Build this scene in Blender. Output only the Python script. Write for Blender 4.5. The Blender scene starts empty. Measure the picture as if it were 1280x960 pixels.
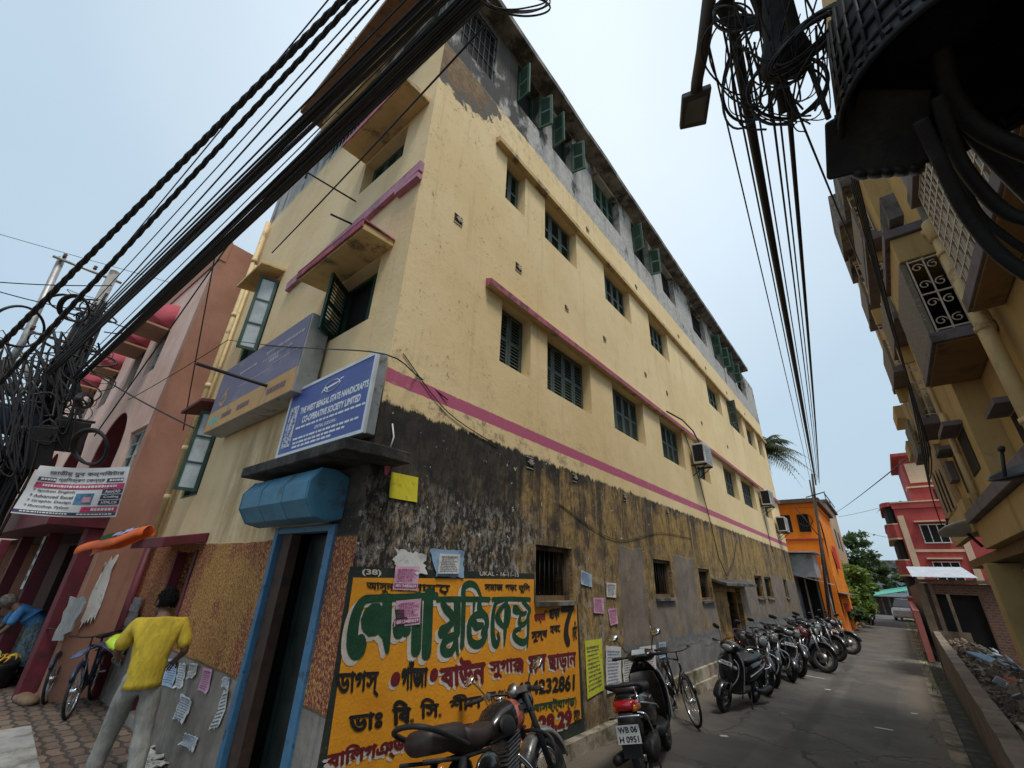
import bpy, bmesh, math, random
import numpy as np
from mathutils import Vector, Matrix, Euler, geometry, noise as mnoise
rng = random.Random(7)
SC = bpy.context.scene
COL = SC.collection
rad = math.radians
PI = math.pi

# ------------------------------------------------------------------ camera
CAM_H = 1.9
FPX = 528.2                      # focal length in pixels of the 1280 px wide photograph
YAW, PITCH, ROLL = rad(-40.2), rad(24.62), rad(2.19)
fw = Vector((math.sin(YAW)*math.cos(PITCH), math.cos(YAW)*math.cos(PITCH), math.sin(PITCH)))
rt0 = Vector((math.cos(YAW), -math.sin(YAW), 0))
up0 = rt0.cross(fw)
rt = rt0*math.cos(ROLL) + up0*math.sin(ROLL)
up = up0*math.cos(ROLL) - rt0*math.sin(ROLL)
cam = bpy.data.cameras.new('camera')
cam.sensor_width = 36
cam.lens = 36*FPX/1280
cam.clip_start = .02
cam.clip_end = 2000
camo = bpy.data.objects.new('camera', cam)
COL.objects.link(camo)
camo.matrix_world = Matrix(((rt.x, up.x, -fw.x, 0), (rt.y, up.y, -fw.y, 0), (rt.z, up.z, -fw.z, CAM_H), (0, 0, 0, 1)))
SC.camera = camo

# ------------------------------------------------------------------ sky, sun, exposure
SUN_EL, SUN_AZ = rad(66), rad(116)          # azimuth clockwise from +Y (the alley) towards +X
w = bpy.data.worlds.new('World'); SC.world = w; w.use_nodes = True
wn = w.node_tree; wn.nodes.clear()
wo = wn.nodes.new('ShaderNodeOutputWorld'); wb = wn.nodes.new('ShaderNodeBackground')
sky = wn.nodes.new('ShaderNodeTexSky'); sky.sky_type = 'NISHITA'; sky.sun_disc = False
sky.sun_elevation = SUN_EL; sky.sun_rotation = SUN_AZ
sky.air_density = 1.0; sky.dust_density = 4.0; sky.ozone_density = 1.0
# thin high haze: pulls the clear sky towards a pale grey, brightest overhead round the hidden sun
gg = wn.nodes.new('ShaderNodeTexCoord')
dotn = wn.nodes.new('ShaderNodeVectorMath'); dotn.operation = 'DOT_PRODUCT'
gd = Vector((-.30, .44, .85)).normalized()
dotn.inputs[1].default_value = gd
wn.links.new(gg.outputs['Generated'], dotn.inputs[0])
ramp = wn.nodes.new('ShaderNodeValToRGB')
cr = ramp.color_ramp
cr.elements[0].position = .30; cr.elements[0].color = (3.25, 4.35, 5.2, 1)
cr.elements[1].position = 1.0; cr.elements[1].color = (6.4, 7.2, 7.7, 1)
e = cr.elements.new(.72); e.color = (3.9, 4.95, 5.75, 1)
e = cr.elements.new(.90); e.color = (5.3, 6.2, 6.9, 1)
wn.links.new(dotn.outputs['Value'], ramp.inputs[0])
nz = wn.nodes.new('ShaderNodeTexNoise'); nz.inputs['Scale'].default_value = 2.2; nz.inputs['Detail'].default_value = 4
wn.links.new(gg.outputs['Generated'], nz.inputs['Vector'])
mr = wn.nodes.new('ShaderNodeMapRange'); mr.inputs[3].default_value = .9; mr.inputs[4].default_value = 1.10
wn.links.new(nz.outputs['Fac'], mr.inputs[0])
sc_ = wn.nodes.new('ShaderNodeVectorMath'); sc_.operation = 'SCALE'
wn.links.new(ramp.outputs[0], sc_.inputs[0]); wn.links.new(mr.outputs[0], sc_.inputs['Scale'])
mx = wn.nodes.new('ShaderNodeMix'); mx.data_type = 'RGBA'
mx.inputs[0].default_value = .8
wn.links.new(sky.outputs[0], mx.inputs[6]); wn.links.new(sc_.outputs[0], mx.inputs[7])
wn.links.new(mx.outputs[2], wb.inputs[0]); wb.inputs[1].default_value = .10
wn.links.new(wb.outputs[0], wo.inputs[0])
sun = bpy.data.lights.new('sun', 'SUN'); sun.energy = 1.5; sun.angle = rad(14); sun.color = (1, .95, .87)
suno = bpy.data.objects.new('sun', sun); COL.objects.link(suno)
sd = Vector((math.sin(SUN_AZ)*math.cos(SUN_EL), math.cos(SUN_AZ)*math.cos(SUN_EL), math.sin(SUN_EL)))
suno.rotation_euler = sd.to_track_quat('Z', 'Y').to_euler()
suno.location = (0, 0, 40)
SC.view_settings.view_transform = 'Standard'
SC.view_settings.look = 'None'
SC.view_settings.gamma = 1
SC.view_settings.exposure = .65
SC.view_settings.use_curve_mapping = False
SC.render.engine = 'CYCLES'
SC.cycles.max_bounces = 6
SC.cycles.diffuse_bounces = 4
SC.cycles.use_denoising = True

# ------------------------------------------------------------------ pixel -> point on a real plane (measuring the photograph)
def ray(px, py): return rt*((px-640)/FPX) - up*((py-480)/FPX) + fw
CAMP = Vector((0, 0, CAM_H))
def onz(px, py, z=0): d = ray(px, py); return CAMP + d*((z-CAM_H)/d.z)
def onx(px, py, x): d = ray(px, py); return CAMP + d*(x/d.x)
def ony(px, py, y): d = ray(px, py); return CAMP + d*(y/d.y)
def onp(px, py, p, n): d = ray(px, py); n = Vector(n); return CAMP + d*((Vector(p)-CAMP).dot(n)/d.dot(n))
def ond(px, py, dist): return CAMP + ray(px, py).normalized()*dist

# ------------------------------------------------------------------ node expressions
class X:
    def __init__(s, nt, sock): s.nt = nt; s.s = sock
    def _m(s, op, o=None, rev=False, clamp=False):
        n = s.nt.nodes.new('ShaderNodeMath'); n.operation = op; n.use_clamp = clamp
        a, b = (o, s) if rev else (s, o)
        for i, v in enumerate((a, b)):
            if v is None: continue
            if isinstance(v, X): s.nt.links.new(v.s, n.inputs[i])
            else: n.inputs[i].default_value = v
        return X(s.nt, n.outputs[0])
    def __add__(s, o): return s._m('ADD', o)
    __radd__ = __add__
    def __sub__(s, o): return s._m('SUBTRACT', o)
    def __rsub__(s, o): return s._m('SUBTRACT', o, True)
    def __mul__(s, o): return s._m('MULTIPLY', o)
    __rmul__ = __mul__
    def __truediv__(s, o): return s._m('DIVIDE', o)
    def mn(s, o): return s._m('MINIMUM', o)
    def mx(s, o): return s._m('MAXIMUM', o)
    def ab(s): return s._m('ABSOLUTE')
    def cl(s): return s._m('ADD', 0., clamp=True)
    def ss(s, a, b, lo=0., hi=1.):
        n = s.nt.nodes.new('ShaderNodeMapRange'); n.interpolation_type = 'SMOOTHSTEP'
        if a > b: a, b, lo, hi = b, a, hi, lo
        for i, v in enumerate((s, a, b, lo, hi)):
            if isinstance(v, X): s.nt.links.new(v.s, n.inputs[i])
            else: n.inputs[i].default_value = v
        return X(s.nt, n.outputs[0])
class NT:
    """a material's node tree with short-hands"""
    def __init__(s, name):
        s.m = bpy.data.materials.new(name); s.m.use_nodes = True
        s.t = s.m.node_tree; s.b = s.t.nodes['Principled BSDF']
    def pos(s, space='world'):
        if space == 'world': o = s.t.nodes.new('ShaderNodeNewGeometry').outputs['Position']
        else: o = s.t.nodes.new('ShaderNodeTexCoord').outputs['Object']
        sp = s.t.nodes.new('ShaderNodeSeparateXYZ'); s.t.links.new(o, sp.inputs[0])
        s.pv = o
        return [X(s.t, q) for q in sp.outputs]
    def vec(s, x, y, z):
        n = s.t.nodes.new('ShaderNodeCombineXYZ')
        for i, v in enumerate((x, y, z)):
            if isinstance(v, X): s.t.links.new(v.s, n.inputs[i])
            else: n.inputs[i].default_value = v
        return n.outputs[0]
    def noise(s, vec, scale, detail=5, rough=.6, dist=0.):
        n = s.t.nodes.new('ShaderNodeTexNoise'); s.t.links.new(vec, n.inputs['Vector'])
        n.inputs['Scale'].default_value = scale; n.inputs['Detail'].default_value = detail
        n.inputs['Roughness'].default_value = rough; n.inputs['Distortion'].default_value = dist
        return X(s.t, n.outputs['Fac'])
    def voro(s, vec, scale, feat='F1', out='Distance'):
        n = s.t.nodes.new('ShaderNodeTexVoronoi'); n.feature = feat; s.t.links.new(vec, n.inputs['Vector'])
        n.inputs['Scale'].default_value = scale
        return X(s.t, n.outputs[out])
    def mix(s, f, a, b):
        n = s.t.nodes.new('ShaderNodeMix'); n.data_type = 'RGBA'
        for i, v in ((0, f), (6, a), (7, b)):
            if isinstance(v, X): s.t.links.new(v.s, n.inputs[i])
            elif i == 0: n.inputs[0].default_value = v
            else: n.inputs[i].default_value = (*v, 1)
        return X(s.t, n.outputs[2])
    def out(s, col, rough=.85, bump=None, bstr=.3, bdist=.01, metal=0.):
        if isinstance(col, X): s.t.links.new(col.s, s.b.inputs['Base Color'])
        else: s.b.inputs['Base Color'].default_value = (*col, 1)
        if isinstance(rough, X): s.t.links.new(rough.s, s.b.inputs['Roughness'])
        else: s.b.inputs['Roughness'].default_value = rough
        s.b.inputs['Metallic'].default_value = metal
        if bump is not None:
            n = s.t.nodes.new('ShaderNodeBump'); n.inputs['Strength'].default_value = bstr; n.inputs['Distance'].default_value = bdist
            s.t.links.new(bump.s, n.inputs['Height']); s.t.links.new(n.outputs[0], s.b.inputs['Normal'])
        return s.m
MC = {}
def mat(name, col, rough=.7, metal=0., var=.18, sc=5., bump=0., bsc=60., dirt=None, damt=.5, dsc=3., coat=0., space='obj', spec=None):
    """plain procedural surface: base colour with blotchy variation, optional dirt colour and bump"""
    if name in MC: return MC[name]
    n = NT(name); n.pos(space)
    a = n.noise(n.pv, sc, 6, .65)
    c = n.mix(a.ss(.3, .7), tuple(v*(1-var) for v in col), tuple(min(1, v*(1+var)) for v in col))
    if dirt:
        d = n.noise(n.pv, dsc, 8, .7)
        c = n.mix(d.ss(.62-damt*.3, .72-damt*.15), c, dirt)
    bp = n.noise(n.pv, bsc, 4) if bump else None
    r = a.ss(.2, .8, max(.02, rough-.08), min(1, rough+.08))
    m = n.out(c, r, bp, bump, .01, metal)
    if coat: n.b.inputs['Coat Weight'].default_value = coat
    if spec is not None: n.b.inputs['Specular IOR Level'].default_value = spec
    MC[name] = m
    return m

# ------------------------------------------------------------------ mesh builder
def I4(): return Matrix.Identity(4)
class MB:
    def __init__(s, m=None): s.v = []; s.f = []; s.mi = []; s.sm = []; s.m = m; s.cur = 0
    def add(s, vs, fs, smooth=False):
        k = len(s.v)
        for p in vs:
            p = Vector(p)
            s.v.append(s.m @ p if s.m is not None else p)
        for f in fs: s.f.append(tuple(i+k for i in f)); s.mi.append(s.cur); s.sm.append(smooth)
        return s
    def box(s, c, d, rot=None, taper=1.):
        x, y, z = d[0]/2, d[1]/2, d[2]/2
        vs = [Vector((sx*x*(taper if sz > 0 else 1), sy*y*(taper if sz > 0 else 1), sz*z)) for sz in (-1, 1) for sy in (-1, 1) for sx in (-1, 1)]
        if rot is not None:
            R = rot if isinstance(rot, (Matrix,)) else Euler(rot).to_matrix()
            vs = [R @ q for q in vs]
        vs = [q+Vector(c) for q in vs]
        return s.add(vs, [(0, 2, 3, 1), (4, 5, 7, 6), (0, 1, 5, 4), (2, 6, 7, 3), (0, 4, 6, 2), (1, 3, 7, 5)])
    def bx(s, x0, x1, y0, y1, z0, z1): return s.box(((x0+x1)/2, (y0+y1)/2, (z0+z1)/2), (abs(x1-x0), abs(y1-y0), abs(z1-z0)))
    def tube(s, pts, r, n=8, caps=True, smooth=True, closed=False):
        pts = [Vector(p) for p in pts]; N = len(pts)
        rs = [r]*N if isinstance(r, (int, float)) else list(r)
        vs = []; prev = None
        for i, p in enumerate(pts):
            if closed: t = pts[(i+1) % N]-pts[i-1]
            else: t = pts[min(i+1, N-1)]-pts[max(i-1, 0)]
            if t.length < 1e-9: t = Vector((0, 0, 1))
            t.normalize()
            if prev is None:
                a = Vector((0, 0, 1)) if abs(t.z) < .9 else Vector((1, 0, 0))
                u = t.cross(a).normalized()
            else:
                u = prev - t*prev.dot(t)
                u = u.normalized() if u.length > 1e-6 else t.orthogonal().normalized()
            prev = u; b = t.cross(u)
            for k in range(n):
                an = 2*PI*k/n
                vs.append(p + (u*math.cos(an)+b*math.sin(an))*rs[i])
        fs = []
        for i in range(N if closed else N-1):
            j = (i+1) % N
            for k in range(n): fs.append((i*n+k, i*n+(k+1) % n, j*n+(k+1) % n, j*n+k))
        if caps and not closed:
            fs.append(tuple(range(n-1, -1, -1))); fs.append(tuple(range((N-1)*n, N*n)))
        return s.add(vs, fs, smooth)
    def cyl(s, a, b, r, r2=None, n=16, smooth=True): return s.tube([a, b], [r, r if r2 is None else r2], n, True, smooth)
    def lathe(s, prof, n=24, M=None, smooth=True, close=True):
        vs = []
        for r, z in prof:
            for k in range(n):
                q = Vector((r*math.cos(2*PI*k/n), r*math.sin(2*PI*k/n), z))
                vs.append(M @ q if M is not None else q)
        fs = []
        for i in range(len(prof)-1):
            for k in range(n): fs.append((i*n+k, i*n+(k+1) % n, (i+1)*n+(k+1) % n, (i+1)*n+k))
        if close:
            fs.append(tuple(range(n-1, -1, -1))); fs.append(tuple(range((len(prof)-1)*n, len(prof)*n)))
        return s.add(vs, fs, smooth)
    def loft(s, rings, smooth=True, cap=True):
        n = len(rings[0]); vs = [q for r in rings for q in r]; fs = []
        for i in range(len(rings)-1):
            for k in range(n): fs.append((i*n+k, i*n+(k+1) % n, (i+1)*n+(k+1) % n, (i+1)*n+k))
        if cap: fs.append(tuple(range(n-1, -1, -1))); fs.append(tuple(range((len(rings)-1)*n, len(rings)*n)))
        return s.add(vs, fs, smooth)
    def ell(s, c, r, n=14, m=9, R=None):
        c = Vector(c); vs = []; fs = []
        for i in range(m+1):
            th = PI*i/m
            for k in range(n):
                ph = 2*PI*k/n
                q = Vector((r[0]*math.sin(th)*math.cos(ph), r[1]*math.sin(th)*math.sin(ph), r[2]*math.cos(th)))
                vs.append(c+(R @ q if R is not None else q))
        for i in range(m):
            for k in range(n): fs.append((i*n+k, (i+1)*n+k, (i+1)*n+(k+1) % n, i*n+(k+1) % n))
        return s.add(vs, fs, True)
    def torus(s, c, R, r, ax='x', n=32, k=8, M=None):
        c = Vector(c); pts = []
        for i in range(n):
            a = 2*PI*i/n; ca, sa = R*math.cos(a), R*math.sin(a)
            q = Vector((0, ca, sa)) if ax == 'x' else Vector((ca, 0, sa)) if ax == 'y' else Vector((ca, sa, 0))
            if M is not None: q = M @ q
            pts.append(c+q)
        return s.tube(pts, r, k, closed=True)
    def quad(s, a, b, c, d): return s.add([a, b, c, d], [(0, 1, 2, 3)])
    def slab(s, a, b, c, d, t):
        """quad a b c d thickened along vector t"""
        t = Vector(t); q = [Vector(v) for v in (a, b, c, d)]
        return s.add(q+[v+t for v in q], [(3, 2, 1, 0), (4, 5, 6, 7), (0, 1, 5, 4), (1, 2, 6, 5), (2, 3, 7, 6), (3, 0, 4, 7)])
    def prism(s, poly, O, U, V, W, smooth=False):
        """polygon (u,v) in the frame O,U,V swept along vector W"""
        O, U, V, W = Vector(O), Vector(U), Vector(V), Vector(W); n = len(poly)
        a = [O+U*u+V*v for u, v in poly]
        return s.add(a+[q+W for q in a], [tuple(range(n-1, -1, -1)), tuple(range(n, 2*n))]+[(i, (i+1) % n, n+(i+1) % n, n+i) for i in range(n)], smooth)
    def build(s, name, mats, parent=None, bevel=0., kind=None, label=None, recalc=True, uvz=None):
        me = bpy.data.meshes.new(name)
        off = Vector((0, 0, 0))
        p = parent
        while p is not None: off += p.location; p = p.parent
        me.from_pydata([tuple(q-off) for q in s.v], [], s.f)
        if not isinstance(mats, (list, tuple)): mats = [mats]
        for m in mats: me.materials.append(m)
        me.polygons.foreach_set('material_index', s.mi)
        me.polygons.foreach_set('use_smooth', s.sm)
        me.update()
        if recalc:
            bm = bmesh.new(); bm.from_mesh(me); bmesh.ops.recalc_face_normals(bm, faces=bm.faces); bm.to_mesh(me); bm.free()
        o = bpy.data.objects.new(name, me); COL.objects.link(o)
        if parent is not None: o.parent = parent
        if bevel:
            bv = o.modifiers.new('bevel', 'BEVEL'); bv.width = bevel; bv.segments = 2; bv.limit_method = 'ANGLE'; bv.angle_limit = rad(40)
        if kind: o['kind'] = kind
        if label: o['label'] = label
        return o
def tag(o, label, cat, group=None, kind=None):
    o['label'] = label; o['category'] = cat
    if group: o['group'] = group
    if kind: o['kind'] = kind
    return o
def thing(name, label, cat, loc=(0, 0, 0), group=None):
    o = bpy.data.objects.new(name, None); COL.objects.link(o); o.location = loc; o.empty_display_size = .2
    return tag(o, label, cat, group)
KIDS = {}
def dup(root, loc, rot, label, group=None):
    """a copy of a thing with copies of its parts and sub-parts"""
    def cp(o, par):
        c = o.copy(); COL.objects.link(c)
        if par is not None: c.parent = par
        for ch in [q for q in COL.objects if q.parent == o]: cp(ch, c)
        return c
    r = cp(root, None)
    r.location = loc; r.rotation_euler = rot; r['label'] = label
    if group: r['group'] = group
    return r
def lerp(a, b, t): return a+(b-a)*t
def cat_rom(pts, k=6):
    """smooth polyline through points (tuples of any length)"""
    P = [np.array(p, float) for p in pts]; out = []
    for i in range(len(P)-1):
        p0 = P[max(i-1, 0)]; p1 = P[i]; p2 = P[i+1]; p3 = P[min(i+2, len(P)-1)]
        for j in range(k):
            t = j/k
            out.append(.5*((2*p1)+(-p0+p2)*t+(2*p0-5*p1+4*p2-p3)*t*t+(-p0+3*p1-3*p2+p3)*t**3))
    out.append(P[-1]); return out
def ring(c, hw, hh, e=2.5, n=16, U=(1, 0, 0), V=(0, 0, 1)):
    """superellipse ring round c with half width hw along U and half height hh along V"""
    c, U, V = Vector(c), Vector(U), Vector(V); o = []
    for k in range(n):
        a = 2*PI*k/n; ca, sa = math.cos(a), math.sin(a)
        o.append(c+U*(hw*math.copysign(abs(ca)**(2/e), ca))+V*(hh*math.copysign(abs(sa)**(2/e), sa)))
    return o

# ------------------------------------------------------------------ flat lettering: outlines united by winding number
def union_tris(contours):
    pts = []; edges = []
    for c in contours:
        k = len(pts); n = len(c)
        pts += [Vector((float(q[0]), float(q[1]))) for q in c]; edges += [(k+i, k+(i+1) % n) for i in range(n)]
    r = geometry.delaunay_2d_cdt(pts, edges, [], 0, 1e-7)
    V = np.array([tuple(q) for q in r[0]]); T = np.array([f for f in r[2] if len(f) == 3])
    if len(T) == 0: return V, []
    cen = V[T].mean(1); wind = np.zeros(len(T), int)
    for c in contours:
        A = np.array([(float(q[0]), float(q[1])) for q in c]); B = np.roll(A, -1, 0)
        for a, b in zip(A, B):
            cr_ = (b[0]-a[0])*(cen[:, 1]-a[1])-(b[1]-a[1])*(cen[:, 0]-a[0])
            wind += ((a[1] <= cen[:, 1]) & (b[1] > cen[:, 1]) & (cr_ > 0)).astype(int)
            wind -= ((a[1] > cen[:, 1]) & (b[1] <= cen[:, 1]) & (cr_ < 0)).astype(int)
    return V, [tuple(t) for t, q in zip(T, wind) if q != 0]
def stroke_contours(st, k=5):
    """brush strokes (u, v, width) -> counter-clockwise outlines"""
    out = []
    for s_ in st:
        P = cat_rom(s_, k) if len(s_) > 2 else [np.array(q, float) for q in s_]
        for p in P:
            r = p[2]/2
            out.append([(p[0]+r*math.cos(a*PI/5), p[1]+r*math.sin(a*PI/5)) for a in range(10)])
        for p, q in zip(P[:-1], P[1:]):
            d = q[:2]-p[:2]; L = np.hypot(*d)
            if L < 1e-9: continue
            nn = np.array((-d[1], d[0]))/L
            out.append([p[:2]-nn*p[2]/2, q[:2]-nn*q[2]/2, q[:2]+nn*q[2]/2, p[:2]+nn*p[2]/2])
    return out
TXT = {}
def text_tris(body, bold=0.):
    """triangles of a text in the bundled font, scaled to the unit box"""
    if (body, bold) in TXT: return TXT[(body, bold)]
    c = bpy.data.curves.new('t', 'FONT'); c.body = body; c.size = 1.
    o = bpy.data.objects.new('t', c); COL.objects.link(o)
    dg = bpy.context.evaluated_depsgraph_get()
    cu = o.evaluated_get(dg).to_curve(dg)
    cons = []
    for sp in cu.splines:
        bp = sp.bezier_points
        if len(bp) < 2:
            if len(sp.points) > 2: cons.append([tuple(q.co[:2]) for q in sp.points])
            continue
        cc = []
        for a, b in zip(bp, list(bp[1:])+[bp[0]]):
            p0, p1, p2, p3 = a.co, a.handle_right, b.handle_left, b.co
            straight = ((p1-p0).cross(p3-p0)).length < 1e-6 and ((p2-p0).cross(p3-p0)).length < 1e-6
            for t in ((0,) if straight else (0, .33, .66)):
                q = p0*(1-t)**3+p1*(3*t*(1-t)**2)+p2*(3*t*t*(1-t))+p3*t**3
                cc.append((q.x, q.y))
        cons.append(cc)
    o.to_curve_clear() if hasattr(o, 'to_curve_clear') else None
    bpy.data.objects.remove(o); bpy.data.curves.remove(c)
    # the font's outer outlines run one way, holes the other: make the dominant direction positive
    ar = [sum(p[0]*q[1]-q[0]*p[1] for p, q in zip(cc, cc[1:]+cc[:1])) for cc in cons]
    if ar and ar[int(np.argmax(np.abs(ar)))] < 0: cons = [cc[::-1] for cc in cons]
    if bold:
        extra = []
        for cc in cons:
            n = len(cc)
            for i in range(n):
                p, q = np.array(cc[i]), np.array(cc[(i+1) % n]); d = q-p; L = np.hypot(*d)
                if L < 1e-9: continue
                nn = np.array((-d[1], d[0]))/L*bold
                extra.append([p-nn, q-nn, q+nn, p+nn])
        cons = cons+extra
    V, T = union_tris(cons)
    lo, hi = V.min(0), V.max(0); asp = (hi[0]-lo[0])/max(1e-6, hi[1]-lo[1])
    V = (V-lo)/np.maximum(hi-lo, 1e-6)
    TXT[(body, bold)] = (V, T, asp)
    return TXT[(body, bold)]
def put_text(mb, body, quad, bold=0.):
    """text stretched into the quad TL, TR, BR, BL (3-D points)"""
    V, T, a = text_tris(body, bold)
    TL, TR, BR, BL = [Vector(q) for q in quad]
    vs = [(BL*(1-u)+BR*u)*(1-v)+(TL*(1-u)+TR*u)*v for u, v in V]
    mb.add(vs, T)
def put_line(mb, body, O, U, V, u0, v0, h, width=None, bold=0., center=False):
    """text with its lower left at (u0,v0) and height h on the plane O,U,V"""
    _, _, a = text_tris(body, bold)
    wd = width if width else a*h
    if center: u0 -= wd/2
    P = lambda u, v: Vector(O)+Vector(U)*u+Vector(V)*v
    put_text(mb, body, (P(u0, v0+h), P(u0+wd, v0+h), P(u0+wd, v0), P(u0, v0)), bold)
def grid_wall(mb, P, us, vs, holes, depth, N):
    """wall sheet with rectangular openings; reveals go inward by depth against normal N. P(u,v)->point"""
    us = sorted(set(us) | {h[0] for h in holes} | {h[1] for h in holes}); vs = sorted(set(vs) | {h[2] for h in holes} | {h[3] for h in holes})
    N = Vector(N)
    for a, b in zip(us[:-1], us[1:]):
        for c, d in zip(vs[:-1], vs[1:]):
            um, vm = (a+b)/2, (c+d)/2
            if any(h[0] < um < h[1] and h[2] < vm < h[3] for h in holes): continue
            mb.quad(P(a, c), P(b, c), P(b, d), P(a, d))
    for h in holes:
        dd = h[4] if len(h) > 4 else depth
        q = [P(h[0], h[2]), P(h[1], h[2]), P(h[1], h[3]), P(h[0], h[3])]
        for i in range(4):
            a, b = q[i], q[(i+1) % 4]
            mb.quad(a, b, b-N*dd, a-N*dd)
# ------------------------------------------------------------------ wall materials
AX, LY = -3.5, 2.15               # planes of the alley facade and of the street facade
def boxm(a, a0, a1, b, b0, b1, w1):
    return (a.ss(a0-w1, a0+w1)*a.ss(a1+w1, a1-w1))*(b.ss(b0-w1, b0+w1)*b.ss(b1+w1, b1-w1))
def mat_alley():
    n = NT('alley_plaster'); x, y, z = n.pos(); v = n.pv
    big = n.noise(v, .7, 6); fine = n.noise(v, 9, 6, .7); mid = n.noise(v, 3.2, 7, .65)
    st = n.noise(n.vec(y*3.2, x, z*.28), 1., 7, .7); st2 = n.noise(n.vec(y*12, x, z*.45), 1., 5, .65)
    col = n.mix(big.ss(.35, .65), (.735, .55, .285), (.80, .62, .35))
    col = n.mix(mid.ss(.5, .76)*.28, col, (.56, .40, .19))
    col = n.mix(((st2*.5+st*.5).ss(.52, .7)*z.ss(3.6, 9.5, .25, .5)), col, (.36, .25, .12))
    sp = n.noise(v, 17, 4, .75)
    spw = sp.ss(.57, .67)*(y.ss(7, 2.4)*.8+.2)*mid.ss(.42, .6)
    col = n.mix(spw*.75, col, (.17, .12, .07))
    col = n.mix((fine.ss(.45, .62)*mid.ss(.42, .6)*(z.ss(4.3, 3.5)*.8+z.ss(8.7, 9.7)*.55))*y.ss(11, 2), col, (.10, .08, .055))
    # hand painted rose band
    zb = z+(fine-.5)*.03
    col = n.mix(zb.ss(3.665, 3.675)*zb.ss(3.835, 3.82)*(fine.ss(.72, .55)*.25+.75), col, (.46, .105, .19))
    # grime of the ground floor
    ze = z+(n.noise(n.vec(y*2.4, x, 0.), 2., 7, .7)-.5)*.34+(fine-.5)*.1
    mg = ze.ss(3.475, 3.44)
    gr = n.noise(n.vec(y*26, x, z*11), 1., 5, .75)
    blk = n.mix((gr*.6+fine*.25+mid*.15).ss(.42, .6), (.013, .011, .009), n.mix(mid.ss(.4, .6), (.055, .043, .03), (.085, .07, .05)))
    och = n.mix((mid*.5+gr*.3+st*.35).ss(.46, .68), n.mix(gr.ss(.42, .58), (.075, .053, .032), (.15, .105, .058)), n.mix((fine*.5+gr*.5).ss(.42, .58), (.25, .155, .05), (.40, .26, .09)))
    och = n.mix(boxm(y, 8.5, 19, z, 2.5, 3.4, .5)*mid.ss(.3, .5)*.6, och, n.mix(gr.ss(.4, .6), (.30, .18, .04), (.44, .27, .07)))
    blk = n.mix(z.ss(2.2, 3.3)*y.ss(8, 2.5)*.6*gr.ss(.3, .6), blk, (.016, .013, .010))
    fo = (st*.9+mid*.35+y.ss(2.6, 7.0, -.28, .10)+y.ss(9, 19)*.05-z.ss(3.15, 3.5)*.2).ss(.42, .66)
    g = n.mix(fo, blk, och)
    drip = n.noise(n.vec(y*2.3, 3.3, z*.1), 1.3, 4, .6); drip2 = n.noise(n.vec(y*7., 8.3, z*.22), 1., 5, .7)
    g = n.mix((drip.ss(.53, .62)*z.ss(1.6, 3.1)).mx(drip2.ss(.54, .66)*z.ss(2.2, 3.4))*.85, g, blk)
    pe = boxm(y, 2.0, 4.9, z, 1.7, 2.62, .3)*(gr*.5+n.noise(v, 11, 8, .8)*.5).ss(.47, .58)
    g = n.mix(pe*.9, g, n.mix(fine.ss(.4, .6), (.42, .38, .33), n.mix(mid.ss(.45, .6), (.22, .20, .19), (.30, .19, .08))))
    pe2 = boxm(y, 5.7, 7.0, z, .2, 2.2, .2)*n.noise(v, 5.5, 8, .75).ss(.5, .63)
    g = n.mix(pe2*.8, g, (.36, .31, .25))
    g = n.mix((n.noise(v, 13, 2, .5)+n.noise(v, 60, 2, .5)*.3).ss(.885, .90)*.85, g, (.62, .58, .52))
    # grey cement patches where the plaster was renewed
    yw = y+(mid-.5)*.16; zw = z+(mid-.5)*.18
    pm = boxm(yw, 7.1, 8.1, zw, .9, 2.46, .015)
    for a, b, c, d in ((9.62, 10.95, .8, 2.45), (8.25, 9.75, .8, 1.6), (10.9, 12.2, .7, 1.56), (14.95, 16.75, .5, 2.1), (16.6, 18, .5, 1.5), (17.95, 18.25, .5, 2.2), (18.3, 21.6, .5, 1.5), (19.5, 21.7, .5, 2.3), (22.5, 25, .5, 2.2)):
        pm = pm.mx(boxm(yw, a, b, zw, c, d, .02))
    cem = n.mix(mid.ss(.3, .7), (.145, .115, .092), (.225, .188, .155))
    cem = n.mix(st2.ss(.56, .72)*.55, cem, (.095, .072, .05))
    cem = n.mix(fine.ss(.52, .68)*mid.ss(.4, .6)*.6, cem, (.27, .22, .165))
    cem = n.mix(n.noise(v, 1.7, 6, .7).ss(.55, .66)*.5, cem, (.24, .16, .075))
    g = n.mix((pm*(st*.6+fine*.4).ss(.68, .5)), g, cem)
    lo = (zw+(mid-.5)*.3).ss(.98, .94)*y.ss(6.9, 7.2)
    g = n.mix(lo, g, n.mix(mid.ss(.35, .7), (.155, .15, .145), (.25, .235, .215)))
    g = n.mix((zw+(mid-.5)*.5).ss(.85, .9)*lo*.7, g, (.10, .105, .11))
    g = n.mix(z.ss(.7, .15)*.5*fine.ss(.35, .6), g, (.05, .045, .04))
    col = n.mix(mg, col, g)
    # bare grey cement storey on top
    zt = z+(mid-.5)*.12
    top = n.mix(fine.ss(.35, .65), (.34, .325, .30), (.48, .46, .43))
    mould = n.noise(n.vec(y*1.2, x, z*.7), 1.5, 8, .72)
    top = n.mix((mould+y.ss(5.5, 3, 0, .16)+z.ss(10.9, 11.4)*.10).ss(.55, .67), top, (.055, .052, .047))
    top = n.mix(st2.ss(.55, .7)*.5, top, (.15, .14, .13))
    col = n.mix(zt.ss(9.69, 9.72), col, top)
    # peeled corner
    dy = (y-2.35)/1.15; dz = (z-9.55)/.85
    el = dy*dy+dz*dz+(fine-.5)*1.6+(mid-.5)*1.6
    col = n.mix(el.ss(1.02, .9)*zt.ss(9.72, 9.69), col, (.11, .10, .085))
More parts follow.
